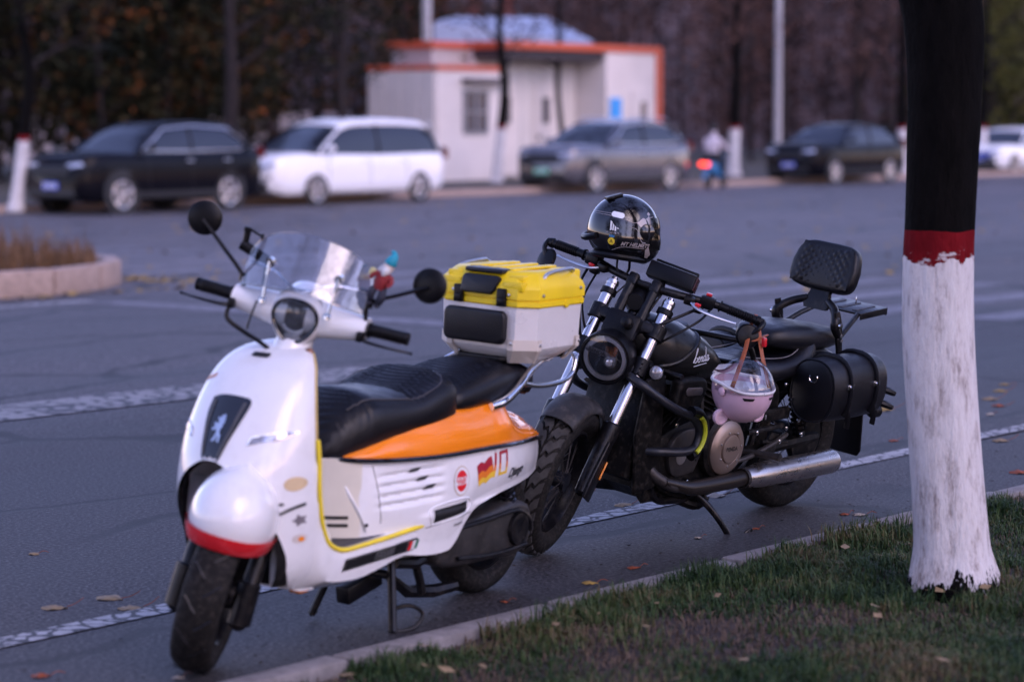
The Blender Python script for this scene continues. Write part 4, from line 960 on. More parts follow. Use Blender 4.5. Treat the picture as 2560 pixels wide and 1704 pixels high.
hb = ob('headlight', pear_loft([(1.090, .061, 0), (1.078, .056, 0), (1.066, .044, 0), (1.060, .028, 0), (1.058, .004, 0)]), mat('reflector bowl', (.13, .135, .15), .35, .4, var=.4, vs=40), SC, M=SS)
vsh = [(-.050, .006), (-.044, .016), (-.020, -.014), (.0, -.020), (.020, -.014), (.044, .016), (.050, .006), (.025, -.026), (.0, -.034), (-.025, -.026)]
ob('reflector_bar', prism(vsh, (1.086, 0, .972), (0, 1, 0), (0, 0, 1), .010, .003), mat('bright reflector bar', (.85, .85, .88), .15, .6), hb, M=SS)
ob('projector', [prism([(-.026, 0), (.026, 0), (.018, .018), (-.018, .018)], (1.072, 0, 1.004), (0, 1, 0), (0, 0, 1), .012, .003)], m_blk, hb, M=SS)
ob('headlight_glass', pear_loft([(1.1005, .061, 0), (1.106, .046, 0), (1.1085, .02, 0)]), glass('lamp glass', (.92, .94, .97), .02, .06), hb, M=SS)
for s in (-1, 1):
    ob('handle_grip', [tube([(1.047, s * .205, 1.002), (1.043, s * .27, 1.004), (1.037, s * .318, 1.003)], [.020, .018, .019], 12, 12), lathe([(0, .023), (.006, .024), (.008, .019)], (1.047, s * .208, 1.002), (0, s, 0), 14)] + [lathe([(0, .0185), (.002, .0200), (.004, .0185)], (1.0455 - .00006 * k, s * (.222 + .008 * k), 1.003), (0, s, 0), 12) for k in range(11)] + [lathe([(0, .02), (.006, .019), (.009, .0)], (1.037, s * .318, 1.003), (0, s, 0), 12)], m_blk, SC, M=SS)
    ob('brake_lever', [tube([(1.085, s * .195, .978), (1.10, s * .23, .976), (1.098, s * .29, .975), (1.085, s * .335, .974), (1.08, s * .352, .974)], [.009, .007, .0055, .005, .007], 8, 20, .7), box((1.085, s * .195, .985), (.04, .02, .03), None, .006)], m_satin, SC, M=SS)
# windscreen, bracket rods
def ws(a, f):      # a: -1..1 across, f: 0 bottom .. 1 top
    wid = .186 + .006 * math.sin(math.pi * f) if f < .3 else .191 * math.sqrt(max(.0004, 1 - ((f - .3) / .7) ** 2.3))
    zb = 1.042 + .032 * (1 - a * a) * (1 - f); z = zb + (1.228 - 1.042) * f
    return V((1.155 - .085 * f - .095 * abs(a * wid / .19) ** 2, wid * a, z))
wf = lambda j, n: math.sin(math.pi / 2 * j / n)
wsr = [[ws(-1 + 2 * k / 24, wf(j, 24)) for k in range(25)] for j in range(25)]
scr = loft(wsr, False)
SO = ob('windscreen', [scr], m_scr, SC, 180, M=SS)
rim = [ws(-1, wf(j, 24)) for j in range(25)] + [ws(1, wf(24 - j, 24)) for j in range(25)] + [ws(1 - 2 * k / 16, 0) for k in range(17)]
ob('screen_edge', tube(rim, .0016, 5), glass('screen edge', (.75, .77, .82), .1, .45), SO, M=SS)
ob('screen_rod', [tube([ws(-.92, .32) + V((-.015, 0, 0)), ws(-.45, .30) + V((-.02, 0, -.01)), (1.115, 0, 1.072), ws(.45, .30) + V((-.02, 0, -.01)), ws(.92, .32) + V((-.015, 0, 0))], .0055, 8, 30)], m_chrome, SO, M=SS)
for s in (-1, 1):
    st_ = ws(s * .55, .42)
    ob('screen_stay', [rod(st_ + V((.012, 0, 0)), (1.118, s * .098, 1.025), .0045), rod(st_ + V((-.01, 0, 0)), st_ + V((.016, 0, 0)), .010), lathe([(-.004, .011), (.008, .011), (.01, 0)], (1.114, s * .098, 1.022), (1, 0, .3), 12)], m_chrome, SO, M=SS)
# mirrors
for s, c, b0 in ((-1, V((1.02, -.345, 1.192)), V((1.045, -.19, 1.058))), (1, V((1.03, .348, 1.166)), V((1.06, .195, 1.078)))):
    mr = empty('mirror'); mr.parent = SC
    ob('mirror_stem', [tube([b0 + V((0, 0, -.05)), b0, b0 + (c - b0) * .5 + V((.004, 0, 0)), c + V((.014, 0, -.004))], [.007, .0065, .006, .006], 8, 16), lathe([(-.012, .011), (.012, .011)], b0, (0, 0, 1), 12)], m_satin, mr, M=SS)
    ax = V((1, -s * .12, .1)).normalized()
    ob('mirror_shell', lathe([(-.010, .046), (-.008, .051), (-.002, .051), (.003, .044), (.006, .02), (.0065, 0)], c, ax, 32), m_blk, mr, M=SS)
    ob('mirror_glass', lathe([(-.0125, .047), (-.013, 0)], c, ax, 32), m_chrome, mr, M=SS)
# bar-mounted camera clamp behind the right of the screen, throttle cable, horn
cb = V((1.0, -.172, 1.135))
ob('camera_mount', [tube([(1.03, -.13, 1.05), cb + V((0, .03, -.03))], .006, 8), tube([cb + V((0, .05, -.028)), cb + V((0, -.055, .006))], .0165, 12), tube([cb + V((0, -.045, .01)), cb + V((0, -.045, .045))], .010, 8), box(cb + V((0, -.045, .052)), (.018, .022, .016), None, .004), tube([cb + V((0, -.045, .058)), cb + V((0, 0, .042))], .004, 6), box(cb + V((0, .002, .041)), (.008, .008, .02), None, .002)], m_blk, SC, M=SS)
ob('brake_hose', [tube([(1.09, -.2, .975), (1.10, -.195, .94), (1.10, -.14, .915), (1.11, -.06, .89), (1.10, -.02, .85)], .0065, 8, 24), tube([(1.112, -.115, 1.015), (1.125, -.12, .97), (1.122, -.125, .93)], .003, 6, 12)], m_blk, SC, M=SS)
ob('horn_knob', lathe([(-.008, .013), (.008, .013), (.012, .006), (.013, 0)], (1.10, .062, .905), (1, 0, 0), 14), mat('copper knob', (.32, .16, .10), .35, .8), SC, M=SS)

# ================================================================ little figurine tied to the mirror stem
FM = SC.matrix_world @ SS
FG = empty('toy_figurine', M=FM @ Matrix.Translation(V((1.06, .206, 1.085))) @ Matrix.Rotation(R(-10), 4, 'X') @ Matrix.Scale(.86, 4))
tag(FG, 'small toy figurine in a teal cap and red top tied beside the scooter mirror', 'figurine')
ob('legs', [tube([(0, -.012, .0), (.015, -.016, .028), (0, -.012, .056)], [.012, .014, .012], 8, 10), tube([(0, .014, .0), (.018, .022, .026), (0, .014, .056)], [.012, .015, .012], 8, 10), ell((.008, -.012, -.004), (.018, .011, .008), 10, 6), ell((.008, .016, -.004), (.018, .011, .008), 10, 6)], mat('navy cloth', (.012, .014, .03), .7), FG)
ob('torso', [tube([(0, 0, .05), (0, 0, .075), (0, .002, .10), (0, .003, .112)], [.022, .026, .022, .010], 12, 12), tube([(.0, .022, .10), (.012, .034, .085), (.02, .026, .07)], [.009, .008, .007], 8, 8), tube([(.0, -.02, .10), (.01, -.034, .088), (.01, -.04, .074)], [.009, .008, .007], 8, 8)], mat('red knit', (.22, .015, .02), .7), FG)
ob('head', [ell((0, .004, .132), (.018, .019, .022), 16, 10), ell((.017, .004, .131), (.005, .004, .004), 8, 6), ell((.004, .004, .118), (.014, .016, .012), 12, 8)], mat('doll face', (.75, .62, .55), .5), FG)
ob('beard', [tube([(.010, .003, .128), (.016, .001, .112), (.020, -.002, .098)], [.012, .014, .004], 8, 8), tube([(-.016, 0, .13), (-.014, -.014, .115), (-.008, -.024, .10)], [.012, .013, .008], 8, 8)], mat('white felt', (.7, .7, .72), .8), FG)
ob('cap', [tube([(0, .004, .142), (0, .006, .156), (-.004, .008, .168), (-.008, .002, .178), (-.006, -.008, .180)], [.021, .018, .013, .008, .005], 12, 16), lathe([(-.004, .0205), (.004, .022)], (0, .005, .144), (0, .1, 1), 16)], mat('teal felt', (.015, .30, .42), .7), FG)
ob('pouch', [box((-.004, -.042, .092), (.014, .022, .030), None, .006)], mat('pale yellow felt', (.62, .58, .28), .7), FG)
# ================================================================ motorcycle
MO = empty('motorcycle', M=bike_matrix((1.04487, 9.6162, 0), -130.362, 8.5))
tag(MO, 'black cruiser motorcycle leaning on its side stand, with leather saddlebag and pillion backrest', 'motorcycle')
MS = steer_matrix((1.42205, 0, .2875), 30, 22)
m_tank = mat('matte black tank', (.005, .0048, .005), .33, coat=.08, spec=.36, var=.1)
m_eng = mat('engine black', (.0035, .0033, .0035), .5, spec=.18, var=.4, bump=.15, bs=90, dirt=.3)
m_dim = mat('worn grey metal', (.055, .05, .049), .5, .7, var=.3, dirt=.4)
AX = V((1.455, 0, .289)); TR = .289
def treads(c, rad, wid, n, blockh=.008):
    """raised zig-zag tread blocks round the crown"""
    sh = []; h = rad - .19
    def P(a, y, up):
        s = max(-1, min(1, y / (wid / 2))); r = rad - h * .52 + h * .52 * math.cos(math.asin(s)) ** .8 + up
        return c + V((math.cos(a), 0, math.sin(a))) * r + V((0, y, 0))
    da = 2 * math.pi / n
    for k in range(n):
        for s in (-1, 1):
            a0 = k * da + (da / 2 if s > 0 else 0)
            ys = [.004, .016, .028, .041, .053]; of = [0, .42, .30, .72, .95]; wf = [.62, .66, .70, .72, .66]
            lo = [P(a0 + of[i] * da, s * ys[i], blockh) for i in range(5)]; hi = [P(a0 + (of[i] + wf[i]) * da, s * ys[i], blockh) for i in range(5)]
            lb = [P(a0 + of[i] * da, s * ys[i], -.002) for i in range(5)]; hb_ = [P(a0 + (of[i] + wf[i]) * da, s * ys[i], -.002) for i in range(5)]
            v = lo + hi + lb + hb_; f = []
            for i in range(4):
                f += [(i, i + 1, 6 + i, 5 + i), (i, i + 1, 11 + i, 10 + i), (5 + i, 6 + i, 16 + i, 15 + i)]
            f += [(0, 5, 15, 10), (4, 9, 19, 14)]
            sh.append((v, f))
    return join(sh)
def spokes(c, r0, r1, hw, n=36):
    s = []
    for k in range(n):
        a = 2 * math.pi * k / n; b = a + (.35 if k % 2 else -.35); y = hw * (1 if k % 4 < 2 else -1)
        s.append(rod(c + V((math.cos(a) * r0, y, math.sin(a) * r0)), c + V((math.cos(b) * r1, y * .25, math.sin(b) * r1)), .0019, 5))
    return s
# front wheel
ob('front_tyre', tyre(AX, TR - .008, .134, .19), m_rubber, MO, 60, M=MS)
tag(ob('tyre_tread', treads(AX, TR - .008, .134, 30), mat('dusty tread paled for groove shade', (.040, .038, .038), .8, spec=.3, var=.3, vs=30), MO, 30, M=MS, recalc=True), None, kind='stuff')  # dusty block colour paled further so the grooves look shaded
fw = ob('front_rim', [lathe([(-.045, .192), (-.05, .183), (-.03, .173), (.03, .173), (.05, .183), (.045, .192)], AX, (0, 1, 0), 48), lathe([(-.055, 0), (-.055, .035), (-.03, .03), (.03, .03), (.055, .035), (.055, 0)], AX, (0, 1, 0), 24)], m_satin, MO, M=MS)
tag(ob('spoke', spokes(AX, .032, .175, .04), m_dim, fw, M=MS), None, kind='stuff')
ob('brake_disc', [lathe([(.072, .13), (.076, .13), (.076, .085), (.072, .085), (.072, .13)], AX, (0, -1, 0), 40)], m_steel, MO, M=MS)
# fork
fd = V((-math.sin(R(30)), 0, math.cos(R(30))))       # up along the fork
fb = AX + V((-.022, 0, -.01))
def fk(t, y): return fb + fd * t + V((0, y, 0))
for s in (-1, 1):
    y = s * .112
    f1 = ob('fork_tube', [rod(fk(.18, y), fk(.74, y), .0225, 16), lathe([(.74, .0225), (.745, .024), (.758, .022), (.762, .014), (.77, .012), (.772, 0)], fk(0, y), fd, 16)], m_fork, MO, M=MS)
    ob('fork_slider', [lathe([(-.02, .018), (-.01, .027), (.06, .030), (.20, .031), (.215, .034), (.255, .034), (.262, .028)], fk(0, y), fd, 20), prism([(-.05, -.045), (.04, -.05), (.045, .02), (.03, .17), (-.02, .17), (-.045, .05)], fk(.02, y + .028) , V((math.cos(R(30)), 0, math.sin(R(30)))), fd, .012 , .004)], m_satin, MO, M=MS)
    ob('fork_clamp', [lathe([(.455, .024), (.458, .032), (.52, .032), (.523, .024)], fk(0, y), fd, 18), lathe([(.60, .024), (.603, .036), (.655, .036), (.66, .024)], fk(0, y), fd, 18), lathe([(.70, .024), (.702, .030), (.722, .030), (.724, .024)], fk(0, y), fd, 18)] + [lathe([(0, .004), (.004, .003), (.005, 0)], fk(.468 + .018 * k, y) + V((.028, s * .012, .01)), (1, 0, .3), 8) for k in range(3)], m_blk, MO, M=MS)
    ob('fork_reflector', box(fk(.06, y + s * .034) + V((-.035, 0, .02)), (.008, .006, .07), Matrix.Rotation(R(-30), 3, 'Y'), .002), m_amber, MO, M=MS)
ob('triple_tree', [box(fk(.63, 0), (.07, .27, .045), Matrix.Rotation(R(-30), 3, 'Y'), .012), box(fk(.47, 0), (.06, .25, .04), Matrix.Rotation(R(-30), 3, 'Y'), .012), rod(fk(.46, 0) + V((-.04, 0, 0)), fk(.66, 0) + V((-.04, 0, 0)), .03)], m_satin, MO, M=MS)
# front mudguard: short bobbed cover
rings = []
for k in range(22):
    a = R(58 + 80 * k / 21)
    e = 1 - .10 * max(0, (abs(k - 10.5) / 10.5) ** 4)
    ring = []
    for j in range(15):
        b = R(-100 + 200 * j / 14); y = .072 * e * math.sin(b); r = .276 + .036 * max(-.5, math.cos(b))
        ring.append(AX + V((math.cos(a) * r, y, math.sin(a) * r)))
    rings.append(ring)
gsh = loft(rings, False); gin = loft([[AX + (p - AX) * .985 for p in r] for r in rings], False)
ob('front_mudguard', [gsh, gin], mat('dusty black mudguard', (.028, .027, .027), .5, spec=.3, var=.35, vs=10, bump=.2, bs=120, dirt=.5), MO, 50, M=MS)
# headlight
HC = V((1.225, 0, .712)); hn = V((1, 0, -.10)).normalized()
ob('headlight_shell', lathe([(-.10, 0), (-.10, .05), (-.07, .083), (-.02, .097), (.03, .099), (.042, .096), (.044, .088), (.03, .085)], HC, hn, 40), m_blk, MO, M=MS)
hl = ob('headlight', lathe([(.030, .086), (.028, 0)], HC, hn, 40), mat('smoked reflector', (.03, .032, .04), .2, .5), MO, M=MS)
ob('halo_ring', lathe([(.031, .083), (.037, .080), (.037, .066), (.031, .064)], HC, hn, 44), mat('frosted ring', (.5, .5, .54), .4), hl, M=MS)
hu = V((0, 1, 0)); hv = hn.cross(hu) if hn.cross(hu).z > 0 else -hn.cross(hu)
ob('name_bar', [prism(rrect(.098, .020, .009), HC + hn * .034 + hu * -.032 + hv * .016, hu, hv, .006, .002)], mat('grey bar', (.13, .13, .15), .35, .5), hl, M=MS)
nb = bvh(prism(rrect(.2, .2, .009), HC + hn * .034, hu, hv, .006))
ob('headlight_lettering', decal(text('BENDA', .020, bold=.0006), HC + hu * -.034 + hv * .016, hu, hv, nb, .0012), m_ink, hl, M=MS)
ob('projector', [ell(HC + hn * .035 + hu * .022 + hv * -.004, (.02, .024, .024), 20, 12)], m_lens, hl, M=MS)
ob('headlight_glass', lathe([(.040, .087), (.048, .06), (.052, .03), (.053, 0)], HC, hn, 40), glass('lamp glass', (.92, .94, .97), .02, .06), hl, M=MS)
ob('headlight_bracket', [box(HC + V((-.05, 0, .11)), (.05, .13, .10), Matrix.Rotation(R(-30), 3, 'Y'), .015), lathe([(-.02, .02), (.02, .02), (.025, .012), (.025, 0)], HC + V((.0, .03, .14)), (1, 0, .4), 14)], m_blk, MO, M=MS)
for s in (-1, 1):
    tp = V((1.175, s * .175, .705))
    ti = ob('turn_signal', [lathe([(-.035, .004), (-.03, .018), (0, .028), (.006, .028)], tp, (1, 0, 0), 20), rod(tp + V((-.02, 0, 0)), V((1.16, s * .11, .72)), .012)], m_blk, MO, M=MS)
    ob('signal_lens', lathe([(.006, .026), (.016, .022), (.021, .012), (.022, 0)], tp, (1, 0, 0), 20), m_lens, ti, M=MS)
# risers and handlebar
BC = V((1.045, 0, .958))
for s in (-1, 1):
    ob('riser', [tube([(1.135, s * .045, .835), (1.09, s * .045, .90), (1.052, s * .045, .955)], [.021, .019, .021], 10), box(BC + V((0, s * .045, .002)), (.05, .04, .05), Matrix.Rotation(R(-35), 3, 'Y'), .01)], m_satin, MO, M=MS)
hbp = [(.935, -.41, .955), (.955, -.30, .962), (.985, -.22, .965), (1.03, -.12, .962), (1.045, 0, .958), (1.03, .12, .962), (.985, .22, .965), (.955, .30, .962), (.935, .41, .955)]
ob('handlebar', tube(hbp, .0145, 10, 60), m_satin, MO, M=MS)
hbs = smooth(hbp, 101)
for s in (-1, 1):
    a, b = V(hbs[0 if s < 0 else 100]), V(hbs[16 if s < 0 else 84]); d = (b - a).normalized()
    ob('handle_grip', [rod(a, b, .0165, 12)] + [lathe([(-.003, .0165), (0, .0195), (.003, .0165)], a + d * (.018 + .0088 * k), d, 12) for k in range(11)] + [lathe([(0, .022), (.006, .022), (.008, .016)], b, d, 14), lathe([(-.012, .019), (0, .02), (.004, .017)], a, d, 14)], m_blk, MO, M=MS)
    sw = V(hbs[24 if s < 0 else 76]); rz = Matrix.Rotation(math.atan2(d.y, d.x) - math.pi / 2 * 1, 3, 'Z')
    sp = ob('switch_pod', [box(sw, (.052, .056, .046), rz, .010), box(sw + V((.022, s * -.02, -.03)), (.035, .035, .03), rz, .008)], m_blk, MO, M=MS)
    ob('switch_button', [box(sw + V((-.012, s * -.004, .026)), (.02, .022, .010), rz, .003)], m_red, sp, M=MS)
    m0 = V(hbs[30 if s < 0 else 70]) + V((.03, 0, -.005))
    lv = ob('control_lever', [tube([m0, m0 + V((.018, s * .035, -.012)), m0 + V((.012, s * .09, -.018)), m0 + V((-.012, s * .15, -.022)), m0 + V((-.022, s * .175, -.022))], [.011, .011, .008, .006, .008], 8, 24, .6)], m_alu, MO, M=MS)
    ob('lever_adjuster', box(m0 + V((.012, s * .03, 0)), (.016, .022, .010), None, .003), m_red, lv, M=MS)
    ob('lever_perch', [box(m0 + V((-.01, s * -.01, .0)), (.05, .04, .032), rz, .008)], m_satin, MO, M=MS)
    # bar-end mirror, folded down and inwards
    mb = a - d * .012; mc = mb + V((.045, s * .0 - s * .015, -.055))
    mm = empty('mirror'); mm.parent = MO
    ob('mirror_arm', tube([mb + d * .004, mb - d * .012, mb - d * .01 + V((.03, 0, -.02)), mc], [.014, .013, .009, .009], 8, 12), m_satin, mm, M=MS)
    mx_ = V((.55, s * .35, .25)).normalized()
    ob('mirror_shell', lathe([(-.008, .040), (-.004, .045), (.006, .040), (.012, .022), (.013, 0)], mc, mx_, 28), m_blk, mm, M=MS)
    ob('mirror_glass', lathe([(-.006, .040), (-.0065, 0)], mc, mx_, 28), m_chrome, mm, M=MS)
# dash box behind the bar, speedo pod
ph = V((.985, .075, 1.008)); pr = Matrix.Rotation(R(-25), 3, 'Y') @ Matrix.Rotation(R(0), 3, 'Z')
ob('dash_box', [box(ph, (.055, .185, .062), pr, .008), box(ph + V((-.03, 0, .012)), (.012, .17, .052), pr, .004), tube([ph + V((0, -.03, -.02)), (1.03, .06, .965)], .012, 8)], m_blk, MO, M=MS)
ob('dash_rim', [box(ph + V((0, .0945, 0)), (.048, .004, .052), pr, .0015)], mat('red edged screen', (.05, .012, .012), .25), MO, M=MS)
ob('speedo', [tube([(1.10, .0, .90), (1.045, .0, .895), (1.02, .0, .885)], [.03, .055, .05], 20), lathe([(0, .014), (.02, .011), (.022, 0)], (1.145, .035, .845), (0, 0, 1), 14)], m_blk, MO, M=MS)
cab = [[(.97, -.24, .94), (1.06, -.23, .88), (1.17, -.17, .82), (1.20, -.13, .74), (1.17, -.08, .66)], [(.99, -.20, .93), (1.10, -.19, .85), (1.16, -.15, .79), (1.15, -.10, .70)], [(.95, .22, .945), (1.04, .20, .93), (1.13, .12, .86), (1.15, .04, .79), (1.10, .0, .70)], [(.95, .24, .94), (1.05, .235, .905), (1.12, .17, .83), (1.12, .08, .74)],
       [(1.03, .07, .95), (1.09, .055, .87), (1.14, .05, .80), (1.12, .04, .72)], [(1.03, -.06, .95), (1.11, -.10, .86), (1.17, -.12, .78)]]
for i, c in enumerate(cab): ob('cable', tube(c, (.0055, .0045, .006, .0045, .004, .003)[i], 7, 30), m_blk, MO, M=MS)
# ---- tank
def tk(x):  # top z, half width, lower z
    return interp([(.60, .632, .055, .60), (.63, .672, .105, .60), (.68, .715, .135, .60), (.75, .766, .156, .60), (.84, .808, .164, .60), (.92, .838, .160, .61), (1.0, .856, .146, .63), (1.06, .856, .118, .665), (1.10, .850, .09, .70), (1.13, .83, .05, .74)], x)
rings = []
for k in range(48):
    x = .60 + .53 * k / 47; zt, w, zb = tk(x); h = zt - zb
    half = [(w * .55, zb), (w * .86, zb + h * .05), (w * .985, zb + h * .16), (w, zb + h * .32), (w * .985, zb + h * .48), (w * .955, zb + h * .60), (w * .90, zb + h * .70), (w * .80, zb + h * .80), (w * .64, zb + h * .90), (w * .42, zb + h * .965), (w * .18, zt), (0, zt + .001)]
    # knee dents towards the rear top and a raised shoulder
    rings.append([(x, y, z) for y, z in half] + [(x, -y, z) for y, z in reversed(half[:-1])])
tank = loft(rings); tb = bvh(tank)
TK = ob('fuel_tank', tank, m_tank, MO, 60)
ob('tank_shoulder', [tube(decal(([V((x, y, 0)) for x, y in smooth([(-.23, -.03), (-.12, .0), (-.02, .055), (.08, .088), (.16, .062), (.21, .0), (.235, -.06)], 40)], []), V((.85, .25, .70)), V((-1, 0, 0)), V((0, 0, 1)), tb, -.004)[0], .011, 8), ], m_tank, MO, 60)
def script(strokes, o, u, v, tree, r, sc, shear=.32):
    out = []
    for st in strokes:
        pts = smooth(st, 6 * len(st)); pts = decal(([V(((x + shear * y) * sc, y * sc, 0)) for x, y in pts], []), o, u, v, tree, .0008)[0]
        out.append(tube(pts, r, 5))
    return out
bnd = [[(-2.75, .1), (-2.5, .9), (-2.15, 1.9), (-2.05, 2.35), (-2.25, 2.3), (-2.4, 1.4), (-2.45, .35), (-2.25, .0), (-1.95, .1), (-1.8, .5), (-1.95, .85), (-2.2, .8)], [(-1.75, .45), (-1.45, .5), (-1.2, .7), (-1.3, .95), (-1.5, .85), (-1.55, .4), (-1.35, .02), (-1.0, .15)], [(-.95, .0), (-.9, .5), (-.85, .9), (-.88, .45), (-.6, .85), (-.4, .85), (-.42, .35), (-.35, .02), (-.1, .2)],
       [(.42, .75), (.2, .95), (-.02, .7), (-.02, .2), (.15, .0), (.4, .2), (.55, .9), (.75, 2.0), (.72, 2.2), (.6, 1.2), (.55, .3), (.7, .02), (.95, .25)], [(1.5, .75), (1.3, .95), (1.05, .65), (1.05, .18), (1.25, .0), (1.48, .3), (1.58, .9), (1.5, .3), (1.62, .02), (1.95, .35)], [(-2.3, -.55), (-.5, -.42), (1.2, -.38)]]
ob('tank_script', script(bnd, V((.845, .25, .692)), V((-1, 0, .05)), V((0, 0, 1)), tb, .0016, .0215), m_wink, TK)
ob('tank_script', decal(text('benda', .05, .3), V((.90, .03, .9)), V((0, 1, 0)), V((-1, 0, 0)), tb, .0015), m_wink, TK)
ob('filler_cap', lathe([(0, .04), (.008, .036), (.01, 0)], (.80, 0, .790), (0.2, 0, 1), 24), m_satin, TK)
# ---- frame and dark engine mass
fr_ = []
for s in (-1, 1):
    fr_ += [tube([(1.17, s * .03, .72), (1.10, s * .08, .60), (1.06, s * .12, .38), (1.0, s * .12, .20), (.86, s * .12, .16), (.60, s * .11, .17), (.42, s * .11, .25), (.36, s * .11, .42), (.30, s * .11, .56), (.05, s * .10, .60), (-.10, s * .10, .62)], .017, 8, 60)]
    fr_ += [tube([(1.14, s * .03, .78), (.90, s * .04, .66), (.62, s * .06, .60), (.40, s * .09, .57)], .019, 8, 24)]
ob('frame', fr_, m_satin, MO)
ob('radiator', [box((1.13, 0, .45), (.06, .27, .36), Matrix.Rotation(R(-14), 3, 'Y'), .015), box((1.10, 0, .66), (.07, .22, .10), Matrix.Rotation(R(-14), 3, 'Y'), .02), prism([(-.08, -.20), (.06, -.22), (.09, .0), (.06, .21), (-.05, .22)], (1.10, .16, .44), (1, 0, 0), (0, 0, 1), .02, .01)], m_eng, MO)
ob('crankcase', [prism(smooth([(.52, .24), (.50, .36), (.56, .46), (.72, .48), (.90, .46), (1.02, .42), (1.05, .32), (1.0, .22), (.85, .17), (.65, .17), (.52, .24)], 40)[:-1], (0, .15, 0), (1, 0, 0), (0, 0, 1), .30, .02)], m_eng, MO)
cy = []
for s, (a, b) in ((0, ((.90, .42), (1.03, .60))), (1, ((.72, .44), (.66, .60)))):
    A, B = V((a[0], 0, a[1])), V((b[0], 0, b[1])); d = (B - A).normalized()
    cy.append(box((A + B) / 2, (.13, .20, .22), Matrix.Rotation(math.atan2(d.x, d.z), 3, 'Y'), .02))
    for k in range(7): cy.append(box(A + d * (.03 + .022 * k), (.15, .24, .006), Matrix.Rotation(math.atan2(d.x, d.z), 3, 'Y'), .001))
ob('cylinder_block', cy, m_eng, MO)
cc_ = V((.668, .168, .356)); cn = V((0, 1, 0))
ob('clutch_housing', lathe([(-.03, .125), (.012, .122), (.022, .108)], cc_, cn, 44), m_eng, MO)
CV = ob('clutch_cover', lathe([(.012, .104), (.030, .103), (.040, .094), (.046, .074), (.048, .060), (.044, .057), (.044, .055), (.052, .053), (.053, .049), (.0525, 0)], cc_, cn, 56), m_bronze, MO, 35)
obs('cover_bolt', [lathe([(0, .0042), (.004, .0042), (.005, 0)], cc_ + V((.066 * math.cos(R(51.4 * k + 20)), .046, .066 * math.sin(R(51.4 * k + 20)))), cn, 8) for k in range(7)], m_alu, CV)
cvt = bvh(lathe([(.0525, .052), (.0525, 0)], cc_, cn, 40))
ob('cover_lettering', decal(text('BENDA', .022, bold=.0008), cc_ + V((0, .05, 0)), V((-1, 0, 0)), V((0, 0, 1)), cvt, .0012), m_dim, CV)
al = V((.905, .150, .342))
ob('sprocket_cover', [prism(smooth([(-.085, -.07), (.03, -.075), (.075, -.03), (.08, .04), (.04, .085), (-.02, .10), (-.10, .09), (-.13, .03), (-.085, -.07)], 32)[:-1], al + V((0, .02, 0)), (1, 0, 0), (0, 0, 1), .03, .008), lathe([(-.02, .062), (.014, .060), (.018, .05)], al + V((.01, .0, 0)), cn, 30)], m_dim, MO)
ob('cover_cap', lathe([(.0, .030), (.022, .030), (.024, .026), (.023, 0)], al + V((.01, 0, 0)), cn, 26), mat('pale alloy', (.35, .33, .32), .45, .8), MO)
for k, (dx, dz, rr) in enumerate(((-.095, .055, .012), (-.108, .078, .010), (-.088, .09, .008), (-.09, -.02, .009))):
    ob('cover_hole', lathe([(.0, rr), (.003, rr * .8), (.004, 0)], al + V((dx, .020, dz)), cn, 14), m_ink, MO)
# air-filter cover with pale badge bar
ac = V((.935, .155, .585))
AC = ob('air_cleaner', prism(smooth([(-.085, .06), (.05, .058), (.088, .03), (.075, -.02), (.035, -.065), (-.06, -.085), (-.10, -.05), (-.085, .06)], 36)[:-1], ac, (-1, 0, 0), (0, 0, 1), .05, .016, 3), m_eng, MO)
ob('air_cleaner_bar', prism(rrect(.10, .030, .013), ac + V((-.0, .047, .012)), (-1, 0, -.05), (-.05, 0, 1), .008, .003), mat('pewter bar', (.22, .19, .19), .4, .7), AC)
ob('intake', [tube([(.84, .12, .60), (.80, .13, .56), (.79, .12, .50)], .022, 10, 12), box((.80, .15, .52), (.02, .012, .11), Matrix.Rotation(R(12), 3, 'Y'), .004)], m_dim, MO)
# crash guard with yellow slider on the left and a plain one on the right
for s in (-1, 1):
    gb = [(1.20, s * .10, .655), (1.19, s * .16, .63), (1.14, s * .20, .59), (1.08, s * .225, .555), (1.02, s * .235, .53), (.96, s * .24, .505), (.92, s * .24, .455), (.935, s * .24, .40), (.99, s * .235, .385), (1.08, s * .20, .385), (1.12, s * .14, .38)]
    g_ = ob('crash_guard', [tube(gb, .0165, 10, 70)], mat('guard blue black', (.012, .013, .018), .4, var=.2), MO)
    ring = [(.985 + .085 * math.cos(R(t)) * -1, s * .243, .450 + .085 * math.sin(R(t))) for t in range(-75, 100, 8)]
    ob('guard_puck', tube(ring, .021, 10, flat=1), m_blk, g_)
    if s > 0:
        ring = [(.988 + .074 * math.cos(R(t)) * -1, s * .262, .450 + .074 * math.sin(R(t))) for t in range(-62, 66, 8)]
        ob('slider_strip', tube(ring, .0085, 8), mat('acid yellow strip', (.62, .66, .03), .4), g_)
# ---- exhaust
hd = [(1.0, .05, .44), (1.06, .10, .37), (1.06, .15, .295), (.98, .19, .245), (.88, .195, .232), (.84, .196, .232)]
ob('exhaust_header', tube(hd, .021, 12, 40), m_dim, MO)
m_carb, t_, p_ = base('carbon wrap'); L_ = t_.links.new
tc_ = nd(t_, 'ShaderNodeTexCoord'); ck = nd(t_, 'ShaderNodeTexChecker', Scale=330.0); L_(tc_.outputs['Object'], ck.inputs[0]); ck.inputs[1].default_value = (.006, .0055, .0055, 1); ck.inputs[2].default_value = (.045, .037, .032, 1)
L_(ck.outputs[0], p_.inputs['Base Color']); p_.inputs['Roughness'].default_value = .3; p_.inputs['Metallic'].default_value = .4
ob('exhaust_guard', tube([(1.02, .185, .262), (.92, .202, .236), (.86, .206, .228), (.70, .208, .226), (.545, .208, .229)], [.016, .024, .029, .031, .031], 14, 30), m_carb, MO)
